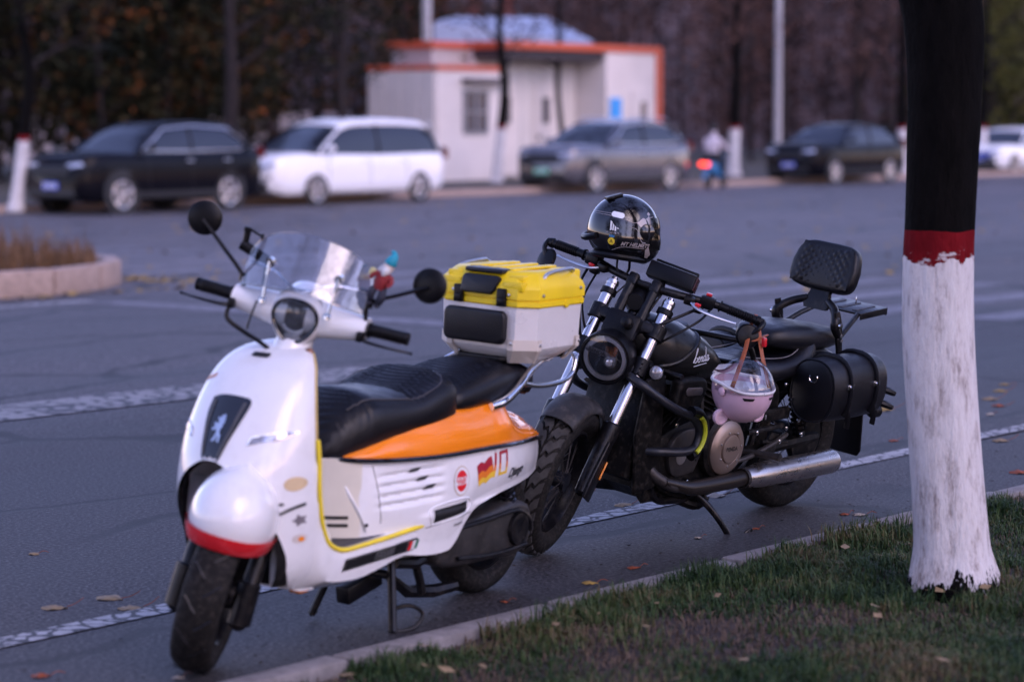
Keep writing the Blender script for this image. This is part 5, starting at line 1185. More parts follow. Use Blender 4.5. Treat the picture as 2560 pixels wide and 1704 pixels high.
ob('muffler', lathe([(.0, .028), (.004, .034), (.02, .036), (.10, .047), (.18, .0485), (.60, .0485), (.612, .046), (.614, .040), (.606, .036), (.55, .034)], (.548, .208, .229), (-1, -.005, -.004), 36), m_steel, MO)
ob('muffler_clamp', [lathe([(-.012, .033), (-.012, .038), (.004, .038), (.004, .034)], (.548, .208, .229), (-1, 0, 0), 24), box((.545, .235, .205), (.02, .02, .012), None, .003)], m_dim, MO)
ob('muffler_bracket', prism([(-.04, -.04), (.05, -.05), (.09, .06), (.03, .075)], (.36, .168, .30), (-1, 0, 0), (0, 0, 1), -.01, .004), m_eng, MO)
# ---- rear wheel, swingarm, belt
RX = V((0, 0, .305))
ob('rear_tyre', tyre(RX, .305, .15, .2), m_rubber, MO, 60)
rw = ob('rear_rim', [lathe([(-.055, .207), (-.06, .198), (-.04, .188), (.04, .188), (.06, .198), (.055, .207)], RX, (0, 1, 0), 48), lathe([(-.07, 0), (-.07, .05), (.07, .05), (.07, 0)], RX, (0, 1, 0), 24)], m_satin, MO)
tag(ob('spoke', spokes(RX, .045, .19, .05), m_alu, rw), None, kind='stuff')
rstripe = [V((.165 * math.cos(R(t)), .062, .31 + .165 * math.sin(R(t)))) for t in range(-150, -20, 6)]
ob('rim_stripe', tube(rstripe, .0028, 5), m_steel, rw)
obs('swingarm', [tube([(.46, s * .12, .29), (.25, s * .125, .30), (0, s * .125, .31), (-.05, s * .125, .31)], [.03, .026, .024, .02], 8) for s in (-1, 1)], m_eng, MO)
ob('belt_pulley', lathe([(.0, .10), (.03, .10), (.032, .06), (.034, 0)], (0, .085, .31), (0, 1, 0), 36), m_eng, MO)
for s in (-1, 1):
    ob('rear_shock', [tube([(.08, s * .135, .33), (.18, s * .125, .58)], .019, 10)] + [lathe([(-.004, .023), (0, .03), (.004, .023)], V((.09, s * .135, .36)) + V((.08, -s * .008, .20)) * (k / 10), (.1, 0, .25), 14) for k in range(11)], m_satin, MO)
# clutter behind the engine: side cover, linkage, footpeg, chrome nuts
ob('side_cover', [prism(smooth([(.30, .44), (.32, .56), (.45, .585), (.60, .57), (.63, .50), (.56, .45), (.42, .42), (.30, .44)], 30)[:-1], (0, .165, 0), (1, 0, 0), (0, 0, 1), .04, .012)], m_eng, MO)
ob('footpeg', [tube([(.46, .13, .30), (.45, .20, .31), (.44, .29, .315)], [.014, .013, .016], 8, 12), tube([(.56, .17, .285), (.47, .18, .30), (.33, .18, .335), (.24, .175, .36)], .010, 8, 16)], m_dim, MO)
ob('gear_linkage', [rod((.52, .18, .395), (.30, .19, .405), .012, 8), box((.36, .175, .45), (.22, .03, .05), None, .012), rod((.40, .17, .345), (.24, .18, .33), .008)], m_eng, MO)
nuts = [(.31, .178, .565), (.50, .20, .40), (.225, .16, .50), (.17, .165, .41), (.12, .155, .345), (.30, .175, .34), (.25, .165, .385), (1.0, .20, .52), (.985, .17, .47), (.96, .19, .255), (.86, .16, .24)]
for x, y, z in nuts: ob('bolt_head', lathe([(0, .009), (.006, .009), (.008, .005), (.0085, 0)], (x, y + .008, z), (0, 1, 0), 10), m_chrome, MO)
obs('fin_cover', [box((.565 - .025 * k, .20, .452), (.007, .006, .018), None, .001) for k in range(6)], mat('cooling fin edge', (.4, .4, .42), .4, .8), MO)
ob('belly_pan', [loft([[(x, y, z) for y, z in ((-.13, .24), (-.12, .17), (-.06, b), (.06, b), (.12, .17), (.13, .24))] for x, b in ((1.06, .22), (.98, .165), (.85, .135), (.66, .13), (.55, .17))]), tube([(.80, .10, .15), (.74, .14, .13), (.70, .15, .16)], .02, 8, 10)], m_eng, MO, 40)
# side stand
ob('side_stand', [tube([(.79, .14, .20), (.735, .20, .135), (.68, .245, .055), (.635, .26, -.022)], [.017, .013, .012, .011], 10, 20), box((.615, .262, -.034), (.07, .035, .008), Matrix.Rotation(R(8.5), 3, 'X'), .003), tube([(.655, .262, .0), (.615, .285, .035), (.575, .29, .055), (.575, .29, .035), (.60, .275, -.01), (.615, .265, -.03)], .0055, 7, 24), box((.785, .15, .20), (.07, .04, .06), None, .01)], m_satin, MO)
# ---- seats
def mseat(x, tabs, zb):
    zt, w = interp(tabs, x); half = [(w * .86, zb), (w, zb + (zt - zb) * .28), (w * .985, zb + (zt - zb) * .58), (w * .93, zb + (zt - zb) * .80), (w * .82, zb + (zt - zb) * .93), (w * .6, zt - .002), (w * .3, zt), (0, zt)]
    return [(x, y, z) for y, z in half] + [(x, -y, z) for y, z in reversed(half[:-1])]
rt = [(.02, .745, .10), (.05, .742, .135), (.10, .705, .158), (.16, .668, .166), (.24, .648, .168), (.34, .646, .158), (.46, .655, .130), (.56, .664, .10), (.62, .664, .075), (.64, .64, .05)]
rings = [mseat(.02 + .62 * k / 60, rt, interp([(.0, .60), (.2, .575), (.4, .57), (.65, .60)], .02 + .62 * k / 60)) for k in range(61)]
rings = [[(p[0], p[1], p[2] - (.005 * abs(math.cos(math.pi * (p[0] + .8 * p[1] ** 2) / .045)) ** 8 if .14 < p[0] < .46 and abs(p[1]) < .115 and p[2] > .62 else 0)) for p in r] for r in rings]
RS = ob('rider_seat', loft(rings), m_leather, MO, 60)
stl = [(.15, .12, .676), (.22, .128, .655), (.30, .124, .650), (.40, .105, .654), (.48, .085, .662)]
obs('seat_stitching', [tube([(x, y, z + .004) for x, y, z in stl], .0016, 5, 24), tube([(x, -y, z + .004) for x, y, z in stl], .0016, 5, 24)], mat('pale thread', (.2, .19, .2), .6), RS)
pt = [(-.245, .69, .03), (-.235, .706, .06), (-.20, .725, .09), (-.10, .742, .118), (.02, .757, .135), (.12, .765, .138), (.22, .764, .122), (.28, .752, .095), (.30, .735, .07)]
rings = [mseat(-.245 + .545 * k / 50, pt, interp([(-.25, .672), (-.1, .665), (.1, .668), (.3, .69)], -.245 + .545 * k / 50)) for k in range(51)]
PS = ob('pillion_seat', loft(rings), m_leather, MO, 60)
# rear mudguard
rings = []
for k in range(26):
    a = R(35 + 125 * k / 25); rings.append([RX + V((math.cos(a) * (.352 + .02 * math.cos(b)), .105 * math.sin(b), math.sin(a) * (.352 + .02 * math.cos(b)))) for b in [R(-95 + 190 * j / 12) for j in range(13)]])
ob('rear_mudguard', [loft(rings, False)], m_tank, MO, 60)
# plate bracket
ob('plate_bracket', [prism([(-.10, -.085), (.085, -.085), (.10, -.06), (.10, .12), (-.10, .12)], (-.45, 0, .26), (0, 1, 0), (.12, 0, 1), .012, .006), tube([(-.33, 0, .50), (-.42, 0, .42), (-.44, 0, .36)], .02, 8, 12)], m_blk, MO)
tsr = V((-.36, .19, .40))
ob('turn_signal', [lathe([(-.03, .01), (-.02, .026), (.02, .028), (.026, .02), (.028, 0)], tsr, (-1, 0, 0), 18), rod(tsr, (-.36, .05, .42), .01)], m_blk, MO)
# ---- saddlebags
def saddlebag(s):
    y0, y1 = .165, .345; zc, rr = .565, .105
    def prof(g):
        out = []
        for k in range(26):
            a = R(250 - 360 * k / 26); c, q = math.cos(a), math.sin(a)
            out.append((.252 + (.098 + g) * abs(c) ** .8 * (1 if c > 0 else -1), .548 + (.122 + g) * abs(q) ** .85 * (1 if q > 0 else -1)))
        return out
    x0, x1 = .225, -.175
    st = [(x0 + .002, -.02), (x0 - .004, -.006), (x0 - .02, 0), (x0 - .15, .004), (x1 + .15, .004), (x1 + .02, 0), (x1 + .004, -.006), (x1 - .002, -.02)]
    rings = [[(x, s * y, z) for y, z in prof(g)] for x, g in st]
    bag = loft(rings); B = ob('saddlebag', bag, m_leather, MO, 45)
    full = prof(.006); full = full[5:22]
    for xx in (.115, -.07):
        rg = [[(xx + w_, s * y, z) for y, z in full] for w_ in (-.014, -.012, .012, .014)]
        ob('bag_strap', tube([(xx, s * y, z) for y, z in full], .014, 8, 0, .32), m_leather, B)
        ob('strap_buckle', [box((xx, s * (y1 + .008), .575), (.042, .012, .022), None, .003), lathe([(0, .008), (.005, .007), (.006, 0)], (xx, s * (y1 + .014), .575), (0, s, 0), 10)], m_chrome, B)
        ob('strap_tail', tube([(xx, s * (y1 + .004), .49), (xx - .008, s * (y1 + .012), .45), (xx - .012, s * (y1 + .008), .41)], .012, 8, 10, .3), m_leather, B)
    ob('bag_seam', [tube([(x0 - .006, s * y, z) for y, z in prof(.0) + prof(.0)[:1]], .004, 6)], m_leather, B)
    ob('bag_ring', [tube([(x0 + .006, s * (.255 + .018 * math.cos(t)), .60 + .018 * math.sin(t)) for t in [R(-210 + 240 * k / 16) for k in range(17)]], .0028, 6)], m_chrome, B)
    return B
saddlebag(1); saddlebag(-1)
for x, z in ((-.20, .53), (-.195, .475)): ob('bag_toggle', tube([(x + .03, .30, z + .01), (x, .33, z), (x - .035, .345, z - .012)], [.012, .014, .012], 8, 10), m_blk, MO)
# ---- backrest and rack
BRp = V((-.18, 0, .963)); bx_, by_, bz_ = V((.95, 0, .30)).normalized(), V((0, 1, 0)), V((-.30, 0, .95)).normalized()
def padring(t, g):
    o = []
    for k in range(36):
        a = 2 * math.pi * k / 36; c, s_ = math.cos(a), math.sin(a)
        y = (.150 + g) * abs(c) ** .42 * (1 if c > 0 else -1); z = (.098 + g) * abs(s_) ** .45 * (1 if s_ > 0 else -1)
        y *= 1 - .14 * (z / .1 if z > 0 else 0) 
        o.append(BRp + bx_ * (t + .02 * (y / .15) ** 2) + by_ * y + bz_ * z)
    return o
padl = loft([padring(-.03, -.02), padring(-.027, -.006), padring(-.018, 0), padring(.022, 0), padring(.031, -.006), padring(.036, -.02)])
# quilted front face: diamond pillows
qs = []
nu, nv = 44, 30
qv = []
for j in range(nv + 1):
    row = []
    for i in range(nu + 1):
        u = -1 + 2 * i / nu; v = -1 + 2 * j / nv
        y = .134 * u * (1 - .13 * max(0, v)); z = .084 * v
        p_, q_ = (y + z) / .034, (y - z) / .034
        hgt = .007 * min(1, abs(math.sin(math.pi * p_)) * 1.6) * min(1, abs(math.sin(math.pi * q_)) * 1.6)
        edge = min(1, 4 * (1 - max(abs(u), abs(v))))
        row.append(BRp + bx_ * (.034 + .02 * (y / .15) ** 2 + hgt * edge + .004 * edge) + by_ * y + bz_ * z)
    qv.append(row)
BK = ob('backrest', padl, m_leather, MO, 50)
ob('quilted_face', loft(qv, False), m_leather, BK, 60)
ob('zip_pull', box(BRp + bx_ * -.02 + by_ * .152 + bz_ * -.10, (.004, .004, .03), None, .001), m_chrome, BK)
post = [(-.165, 0, .93), (-.135, 0, .86), (-.13, 0, .815)]
ob('backrest_post', [loft([[V((x + d_[0], d_[1] * w_, z)) for d_ in ((.012, -1), (.012, 1), (-.012, 1), (-.012, -1))] for x, z, w_ in ((-.175, .93, .045), (-.14, .86, .045), (-.125, .82, .06), (-.12, .80, .05))])], m_satin, MO, 30)
for s in (-1, 1):
    ob('backrest_arm', [tube([(-.13, s * .05, .835), (-.10, s * .10, .815), (-.06, s * .135, .785), (-.055, s * .142, .755), (-.085, s * .142, .72)], [.016, .017, .018, .018, .016], 10, 24), prism([(-.03, -.13), (.0, -.135), (.045, .0), (.06, .05), (.03, .055), (.0, .0)], (-.10, s * .142 - .006, .765), (1, 0, 0), (0, 0, 1), -.012, .003), tube([(-.10, s * .14, .71), (-.20, s * .12, .755), (-.28, s * .10, .785)], .011, 8)], m_satin, MO)
    obs('arm_bolt', [lathe([(0, .011), (.008, .011), (.010, 0)], (-.06, s * .160, .765), (0, s, 0), 10), lathe([(0, .009), (.008, .009), (.010, 0)], (-.095, s * .150, .70), (0, s, 0), 10), lathe([(0, .009), (.008, .009), (.010, 0)], (-.087, s * .150, .72), (0, s, 0), 10)], m_chrome, MO)
RK = ob('luggage_rack', [box((-.37, 0, .795), (.20, .24, .008), Matrix.Rotation(R(4), 3, 'Y'), .002), box((-.468, 0, .788), (.006, .24, .026), None, .002), box((-.37, .119, .786), (.2, .004, .026), Matrix.Rotation(R(4), 3, 'Y'), .001), box((-.37, -.119, .786), (.2, .004, .026), Matrix.Rotation(R(4), 3, 'Y'), .001)], m_satin, MO)
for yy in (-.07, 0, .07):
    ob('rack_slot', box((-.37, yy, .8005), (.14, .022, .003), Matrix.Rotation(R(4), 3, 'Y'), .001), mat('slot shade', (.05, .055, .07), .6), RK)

# ================================================================ black helmet resting on the handlebar
BH = MO.matrix_world @ MS
hpos = BH @ V((1.0, -.135, 1.006))
HEL = empty('motorcycle_helmet', loc=hpos)
HEL.matrix_world = Matrix.Translation(hpos) @ Matrix.Rotation(R(14), 4, 'Z') @ Matrix.Rotation(R(9), 4, 'Y')
tag(HEL, 'glossy black helmet with silver graphics sitting on the motorcycle handlebar', 'helmet')
def hel(c, scale=(1, 1, 1), cut=-.35, n=40, m=26, chin=True):
    """helmet shell: x forward"""
    rings = []
    for i in range(m + 1):
        b = R(90 - (90 + 62) * i / m)
        ring = []
        for k in range(n):
            a = 2 * math.pi * k / n; ca, sa = math.cos(a), math.sin(a)
            r = math.cos(b); z = math.sin(b)
            x = (.135 if ca > 0 else .132) * r * ca; y = .108 * r * sa; zz = .128 * z
            if z < 0:
                g = -z
                x = x * (1 + .55 * g * (.5 if ca > 0 else .15)); y *= 1 + .28 * g
                if ca > .2: x += .018 * g * ca; 
                zz = -.118 * g - .012 * g * max(0, ca)
            ring.append(V((x * scale[0], y * scale[1], zz * scale[2])))
        rings.append(ring)
    return rings
hr = hel(None)
hs = loft(hr); hs = ([p + V((0, 0, .105)) for p in hs[0]], hs[1]); hbv = bvh(hs)
ob('shell', hs, mat('helmet black', (.004, .004, .006), .12, coat=.8, var=.1), HEL, 70)
m_sil = mat('silver print', (.42, .37, .36), .35, .4)
hU, hV = V((1, 0, 0)), V((0, 0, 1))     # on the right side (-y), reading front-right
def hd(poly, o, cut=.012, off=.001, u=hU, v=hV): return decal(flat(poly, cut), o, u, v, hbv, off)
O_ = V((0, -.11, .105))
ob('neck_roll', tube([(.085 * math.cos(R(t)) * 1.15, .082 * math.sin(R(t)), .006) for t in range(0, 361, 12)], .012, 8), m_blk, HEL)
vis = ob('visor', [loft([[hbv.ray_cast(V((0, 0, .105)), V((math.cos(a) * math.cos(b), math.sin(a) * math.cos(b), math.sin(b))))[0] * 1.0 + V((math.cos(a), math.sin(a), 0)) * .004 for a in [R(-50 + 100 * k / 24) for k in range(25)]] for b in [R(-22 + 50 * j / 10) for j in range(11)]], False)], glass('smoked visor', (.16, .165, .19), .05, .03), HEL, 180)
obs('visor_pivot', [lathe([(0, .030), (.008, .028), (.012, .018), (.013, 0)], (.060, s * .098, .108), (0, s, 0), 26) for s in (-1, 1)], m_blkgloss, HEL)
obs('silver_band', [hd([(.016, .030), (.045, .010), (.050, -.002), (.070, .000), (.050, .048), (.040, .052)], O_), hd([(.052, .050), (.064, .060), (.084, .036), (.074, .022)], O_), hd([(.064, -.060), (.076, -.050), (.092, -.075), (.084, -.090), (.072, -.088)], O_), hd([(.055, .068), (.062, .076), (.07, .068), (.062, .060)], O_)], m_sil, HEL)
obs('pin_stripe', [tube(decal(([V((x, y, 0)) for x, y in smooth(q, 24)], []), O_, hU, hV, hbv, .0)[0], .0011, 5) for q in ([(-.118, .045), (-.06, .042), (.0, .030), (.02, .034), (.085, .062)], [(-.01, .012), (.02, .006), (.042, -.032), (.060, -.036)], [(-.055, -.078), (-.02, -.062), (.06, -.058)], [(-.12, .052), (-.05, .050), (.0, .036)])], m_sil, HEL)
ob('reflective_patch', hd(rrect(.046, .020, .0095), V((-.070, -.11, .154)), .008, .0015, V((.80, -.6, -.08)).normalized(), hV), mat('white patch', (.85, .86, .9), .3), HEL)
obs('maker_emblem', [hd(q, V((-.078, -.11, .108)), .01, .0015, V((.80, -.6, 0)), hV) for q in ([(-.014, .024), (-.006, .018), (-.004, -.010), (-.010, -.014)], [(-.003, .014), (.003, .006), (.003, -.012), (-.002, -.012)], [(.005, .006), (.010, .002), (.012, -.012), (.006, -.012)], [(.011, .0), (.020, .0), (.020, -.004), (.013, -.004)])], m_wink, HEL)
ob('small_lettering', [decal(text('MT HELMETS', .0085), V((-.078, -.11, .088)), V((.80, -.6, 0)), hV, hbv, .0015)], m_sil, HEL)
ob('helmet_lettering', [decal(text('MT HELMETS', .019, .25, bold=.0005), V((.022, -.11, .056)), V((1, 0, .05)), hV, hbv, .0015)], m_sil, HEL)
ob('rating_sticker', [hd(ngon(24, .0125), V((-.078, -.11, .058)), .01, .0015, V((.80, -.6, 0)), hV)], mat('yellow sticker', (.75, .55, .04), .4), HEL)
ob('rating_letter', [decal(text('A', .018), V((-.078, -.11, .058)), V((.80, -.6, 0)), hV, hbv, .0028)], m_ink, HEL)
ob('blue_sticker', hd(rrect(.02, .008, .002), V((-.078, -.11, .076)), .01, .0015, V((.80, -.6, 0)), hV), mat('blue sticker', (.02, .14, .32), .4), HEL)
ob('top_vent', [prism([(-.035, -.03), (.03, -.022), (.035, .022), (-.03, .03)], (-.055, -.012, .214), V((.92, 0, .38)), (0, 1, 0), .010, .004), box((-.068, -.02, .212), (.01, .05, .008), Matrix.Rotation(R(-25), 3, 'Y'), .002)], m_blk, HEL)
ob('rear_spoiler', tube([(-.115, -.06, .07), (-.135, -.03, .06), (-.138, .0, .058), (-.135, .03, .06), (-.115, .06, .07)], .012, 8, 20), m_blk, HEL)
ob('chin_strap', [tube([(.02, -.07, .01), (.03, -.05, -.03), (.035, -.02, -.045)], .005, 6, 12), tube([(-.02, -.05, .01), (-.02, -.06, -.03), (-.015, -.062, -.05)], .004, 6, 10)], m_blk, HEL)

# ================================================================ pink open helmet hanging upside down from the left bar end
pend = BH @ V((.935, .405, .955))
PHL = empty('open_face_helmet')
PHL.matrix_world = Matrix.Translation(pend + V((-.062, -.08, -.36))) @ Matrix.Rotation(R(-58), 4, 'Z') @ Matrix.Rotation(R(7), 4, 'Y')
tag(PHL, 'pink open face helmet with clear visor hanging upside down from the handlebar end', 'helmet')
m_pink = mat('matte pink shell', (.66, .44, .54), .38, var=.05, vs=6)
def ph_ring(b, g=0):
    return [V(((.118 + g) * math.cos(b) * math.cos(a) * (1.04 if math.cos(a) > 0 else 1), (.105 + g) * math.cos(b) * math.sin(a), .125 - (.125 + g) * (-math.sin(b)) if False else .125 + (.125 + g) * math.sin(b))) for a in [2 * math.pi * k / 44 for k in range(44)]]
rr_ = [ph_ring(R(-90 + 92 * i / 20)) for i in range(21)]
rr_ += [[V((p.x, p.y, .128 + .030 * max(0, -math.cos(2 * math.pi * k / 44)) ** 1.5 + .022 * abs(math.sin(2 * math.pi * k / 44)) ** 6)) for k, p in enumerate(ph_ring(0))]]
psh = loft(rr_, True, False)
pin_ = loft([[p * .9 + V((0, 0, .0127)) for p in r] for r in rr_[:-1]], True, False)
ob('shell', psh, m_pink, PHL, 60)
ob('lining', pin_, m_wink, PHL, 60)
rimr = [p + V((0, 0, .001)) for p in rr_[-1]]
ob('rim_trim', tube(rimr + rimr[:1], .0065, 8), mat('white rim', (.78, .76, .78), .4), PHL)
pb_ = bvh(psh)
for a in (-28, 28): ob('vent_slot', decal(flat([(-.022, .004), (.022, .004), (.016, -.006), (-.016, -.006)], .01), V((.118 * math.cos(R(a)), .105 * math.sin(R(a)), .108)), V((-math.sin(R(a)), math.cos(R(a)), 0)), V((0, 0, 1)), pb_, .002), m_ink, PHL)
for s in (-1, 1):
    ob('visor_hinge', lathe([(0, .017), (.006, .016), (.010, .010), (.011, 0)], (.02, s * .104, .122), (0, s, 0), 20), m_pink, PHL)
    ob('ear', [lathe([(-.010, .024), (-.014, .018), (-.012, .0)], (-.01, s * .082, .022), (1, 0, 0), 22), lathe([(-.012, .025), (0, .031), (.010, .028), (.012, .022), (.008, .019), (.006, 0)], (-.01, s * .082, .022), (1, 0, 0), 22)], mat('pale pink ear', (.68, .48, .56), .45), PHL)
ob('visor', [loft([[V((.006 + .120 * math.cos(b) * math.cos(a), .110 * math.cos(b) * math.sin(a), .122 + .118 * math.sin(b))) for a in [R(-105 + 210 * k / 30) for k in range(31)]] for b in [R(72 * j / 12) for j in range(13)]], False)], m_vis, PHL, 180)
ob('visor', [loft([[V((-.118 + .05 * f, .07 * math.sin(a), .150 + .05 * f)) for a in [R(-60 + 120 * k / 8) for k in range(9)]] for f in (0, .5, 1)], False)], m_vis, PHL, 180)
loc = PHL.matrix_world.inverted() @ pend
m_tan = mat('tan strap leather', (.34, .085, .025), .5, var=.2)
ob('chin_strap', [tube([(.045, .085, .13), loc * .55 + V((.03, .03, .06)), loc + V((.012, .01, -.03)), loc + V((0, 0, .018))], .0085, 6, 26, .3), tube([(.045, -.085, .13), loc * .55 + V((.03, -.045, .06)), loc + V((-.012, -.012, -.03)), loc + V((0, 0, .018))], .0085, 6, 26, .3), tube([loc + V((.04 * math.cos(t), .05 * math.sin(t), -.06 + .008 * math.sin(2 * t))) for t in [R(15 * k) for k in range(25)]], .007, 6, 0, .35)], m_tan, PHL)
ob('strap_buckle', [box(loc * .55 + V((.03, .04, .09)), (.018, .014, .034), None, .004)], m_red, PHL)
# ================================================================ parked cars
m_glassd = mat('dark car glass', (.008, .010, .016), .07, coat=.25, var=.2, vs=2)
m_tyre2 = mat('car tyre', (.014, .014, .014), .85)
m_alloy = mat('alloy wheel', (.55, .52, .53), .3, .85, var=.08)
m_clad = mat('black cladding', (.014, .014, .016), .6)
m_tail = mat('red tail lamp', (.12, .008, .008), .2, coat=.5)
m_lamp = mat('car headlamp', (.55, .55, .6), .1, .5, coat=.6)
m_bplate = mat('blue number plate', (.01, .05, .42), .4); m_gplate = mat('green number plate', (.03, .42, .20), .4)
def car(P, head, label, paint, Ln, W, H, wb, hood, cowl, belt, roof, group='cars parked along the far kerb', plate=m_bplate, plate_txt='', trim=None, trim_m=None, rails=False, clad=True, wheel_r=.345, name='parked_car', van=False, grille=m_clad):
    """P: ground point of the left front wheel. hood: front z, cowl: (x, z) from front, roof: list of (x from front, z) windscreen top ... tail"""
    Rz = Matrix.Rotation(head, 4, 'Z'); fo = (Ln - wb) * (.54 if van else .47)
    fx = lambda d: Ln / 2 - d
    wx = (fx(fo), fx(fo + wb))
    o = P - Rz @ V((wx[0], W / 2 - .02, 0))
    T = empty(name, loc=(o.x, o.y, P.z), rz=head); tag(T, label, 'car', group)
    zb = .22
    tops = [(fx(Ln), belt - .16), (fx(Ln - .05), belt - .02), (fx(Ln - .2), belt + .02), (fx(Ln * .6), belt), (fx(cowl[0] + .35), cowl[1] + .0), (fx(cowl[0]), cowl[1]), (fx(cowl[0] * .5), (cowl[1] + hood) / 2 + .03), (fx(.22), hood), (fx(.06), hood - .10), (fx(0), hood - .28)]
    ws_ = [(fx(Ln), W * .40), (fx(Ln - .12), W * .46), (fx(Ln - .5), W * .495), (fx(Ln * .5), W * .5), (fx(.8), W * .495), (fx(.35), W * .465), (fx(.12), W * .42), (fx(0), W * .36)]
    tops = sorted(tops); ws_ = sorted(ws_)
    rings = []
    for k in range(44):
        x = -Ln / 2 + Ln * k / 43; w = interp(ws_, x); zt = interp(tops, x); b = zb + (.10 * max(0, abs(x) / (Ln / 2) - .86) / .14)
        half = [(w * .90, b), (w * .985, b + .08), (w, b + .25), (w, b + (zt - b) * .55), (w * .985, b + (zt - b) * .80), (w * .955, zt - .05), (w * .90, zt - .012), (w * .6, zt + .012), (0, zt + .02)]
        rings.append([(x, y, z) for y, z in half] + [(x, -y, z) for y, z in reversed(half[:-1])])
    bodys = loft(rings); bb = bvh(bodys)
    B = ob('body', bodys, paint, T, 45)
    # glasshouse (dark glass) with painted roof and pillars
    rt = sorted((fx(d), z) for d, z in roof)
    x0, x1 = rt[0][0], rt[-1][0]
    gr = []; rf = []
    for k in range(36):
        x = x0 + (x1 - x0) * k / 35; zt = interp(rt, x); zl = interp(tops, x) - .04; h = max(.01, zt - zl); wl = interp(ws_, x) * .93
        f = min(1, h / (H - belt)); wt = wl * (1 - .20 * f)
        half = [(wl, zl), (wl - (wl - wt) * .5 + .012, zl + h * .5), (wt + .01, zl + h * .86), (wt * .93, zl + h * .96), (wt * .5, zt), (0, zt + .01)]
        gr.append([(x, y, z) for y, z in half] + [(x, -y, z) for y, z in reversed(half[:-1])])
        if h > (H - belt) * .80: rf.append([(x, y * 1.004, z + .012) for y, z in ((wt + .022, zl + h * .80), (wt + .016, zl + h * .90), (wt * .93, zl + h * .97), (wt * .5, zt), (0, zt + .012), (-wt * .5, zt), (-wt * .93, zl + h * .97), (-wt - .016, zl + h * .90), (-wt - .022, zl + h * .80))])
    gs = loft(gr); gb = bvh(gs)
    ob('window_glass', gs, m_glassd, T, 45)
    ob('roof', loft(rf, False), paint, T, 45)
    def side(d, z, s):
        h = gb.ray_cast(V((fx(d), s * 2, z)), V((0, -s, 0))); return (h[0] if h[0] else V((fx(d), s * W * .42, z))) + V((0, s * .008, 0))
    wsx, tlx = roof[1][0], roof[-2][0]
    zr = H - .10
    for s in (-1, 1):
        ob('windscreen_pillar', tube([side(cowl[0] + .10, belt + .02, s), side((cowl[0] + wsx) / 2 + .06, (belt + zr) / 2 + .03, s), side(wsx + .06, zr - .0, s)], .045, 8, 10, .5), paint, T)
        for d in ((cowl[0] + tlx) / 2 + .12,): ob('door_pillar', tube([side(d, belt, s), side(d + .02, zr, s)], .04, 6, 0, .4), m_clad, T)
        ob('rear_pillar', tube([side(tlx + .28, belt + .03, s), side(tlx + .16, (belt + zr) / 2, s), side(tlx - .04, zr, s)], [.12, .09, .07], 8, 10, .3), paint, T)
        if trim_m:
            q = [(cowl[0] + .22, belt + .03), (wsx - .15, zr - .22), (wsx + .12, zr - .04), (wsx + .9, zr + .02), (tlx - .25, zr - .03), (tlx + .05, zr - .20), (tlx + .22, belt + .10), (tlx - .0, belt + .03), (wsx + .6, belt + .01), (cowl[0] + .22, belt + .03)]
            ob('window_trim', tube([side(d, z, s) for d, z in q], .022, 6), trim_m, T)
        if rails: ob('roof_rail', tube([(fx(wsx + .25), s * W * .37, H - .02), (fx(wsx + .5), s * W * .375, H + .04), (fx(tlx - .5), s * W * .375, H + .04), (fx(tlx - .2), s * W * .37, H - .02)], .018, 6, 14), m_alu, T)
        ob('wing_mirror', [ell((fx(cowl[0] + .32), s * (W / 2 + .09), belt + .10), (.07, .10, .075), 14, 8), rod((fx(cowl[0] + .3), s * W * .44, belt + .03), (fx(cowl[0] + .3), s * (W / 2 + .05), belt + .07), .025)], paint, T)
        for d in ((cowl[0] + wsx) / 2 + 1.0, (cowl[0] + wsx) / 2 + 1.0 + wb * .36):
            ob('door_handle', box((fx(d), s * (W / 2 + .004), belt - .16), (.18, .03, .03), None, .008), trim_m or paint, T)
        for d in (cowl[0] + .35, cowl[0] + .35 + wb * .40, cowl[0] + .35 + wb * .76):
            ob('door_gap', tube([V((fx(d), s * 2, z)) if False else (lambda h: (h[0] if h[0] else V((fx(d), s * W / 2, z))) + V((0, s * .002, 0)))(bb.ray_cast(V((fx(d), s * 2, z)), V((0, -s, 0)))) for z in [.40 + (belt - .46) * j / 8 for j in range(9)]], .006, 4), m_ink, T)
        for i, x in enumerate(wx):
            wy = s * (W / 2 - .015)
            ob('wheel_arch', lathe([(-.02, wheel_r * 1.22), (.012, wheel_r * 1.20), (.012, 0)] if clad else [(-.02, wheel_r * 1.12), (.008, wheel_r * 1.10), (.008, 0)], (x, wy, wheel_r + .02), (0, s, 0), 30), m_clad, T)
            WH = ob('wheel', lathe([(-.10, wheel_r * .8), (.0, wheel_r), (.018, wheel_r * .97), (.026, wheel_r * .80), (.022, wheel_r * .72)], (x, wy, wheel_r), (0, s, 0), 32), m_tyre2, T)
            sp = [lathe([(.020, wheel_r * .73), (.028, wheel_r * .70), (.022, wheel_r * .62)], (x, wy, wheel_r), (0, s, 0), 30), lathe([(.0, wheel_r * .18), (.032, wheel_r * .16), (.034, 0)], (x, wy, wheel_r), (0, s, 0), 16)]
            for k in range(5):
                a = 2 * math.pi * k / 5 + .3; c = V((math.cos(a), 0, math.sin(a))); n_ = V((-math.sin(a), 0, math.cos(a))); b0 = V((x, wy + s * .020, wheel_r))
                sp.append(loft([[b0 + c * rr_ * wheel_r + n_ * ww * wheel_r + V((0, s * yy, 0)) for ww, yy in ((-w_, 0), (-w_ * .7, .012), (w_ * .7, .012), (w_, 0))] for rr_, w_ in ((.12, .10), (.42, .10), (.70, .17))], True))
            ob('rim', sp, m_alloy, WH)
            ob('wheel_recess', lathe([(.014, wheel_r * .70), (.014, 0)], (x, wy, wheel_r), (0, s, 0), 24), m_ink, WH)
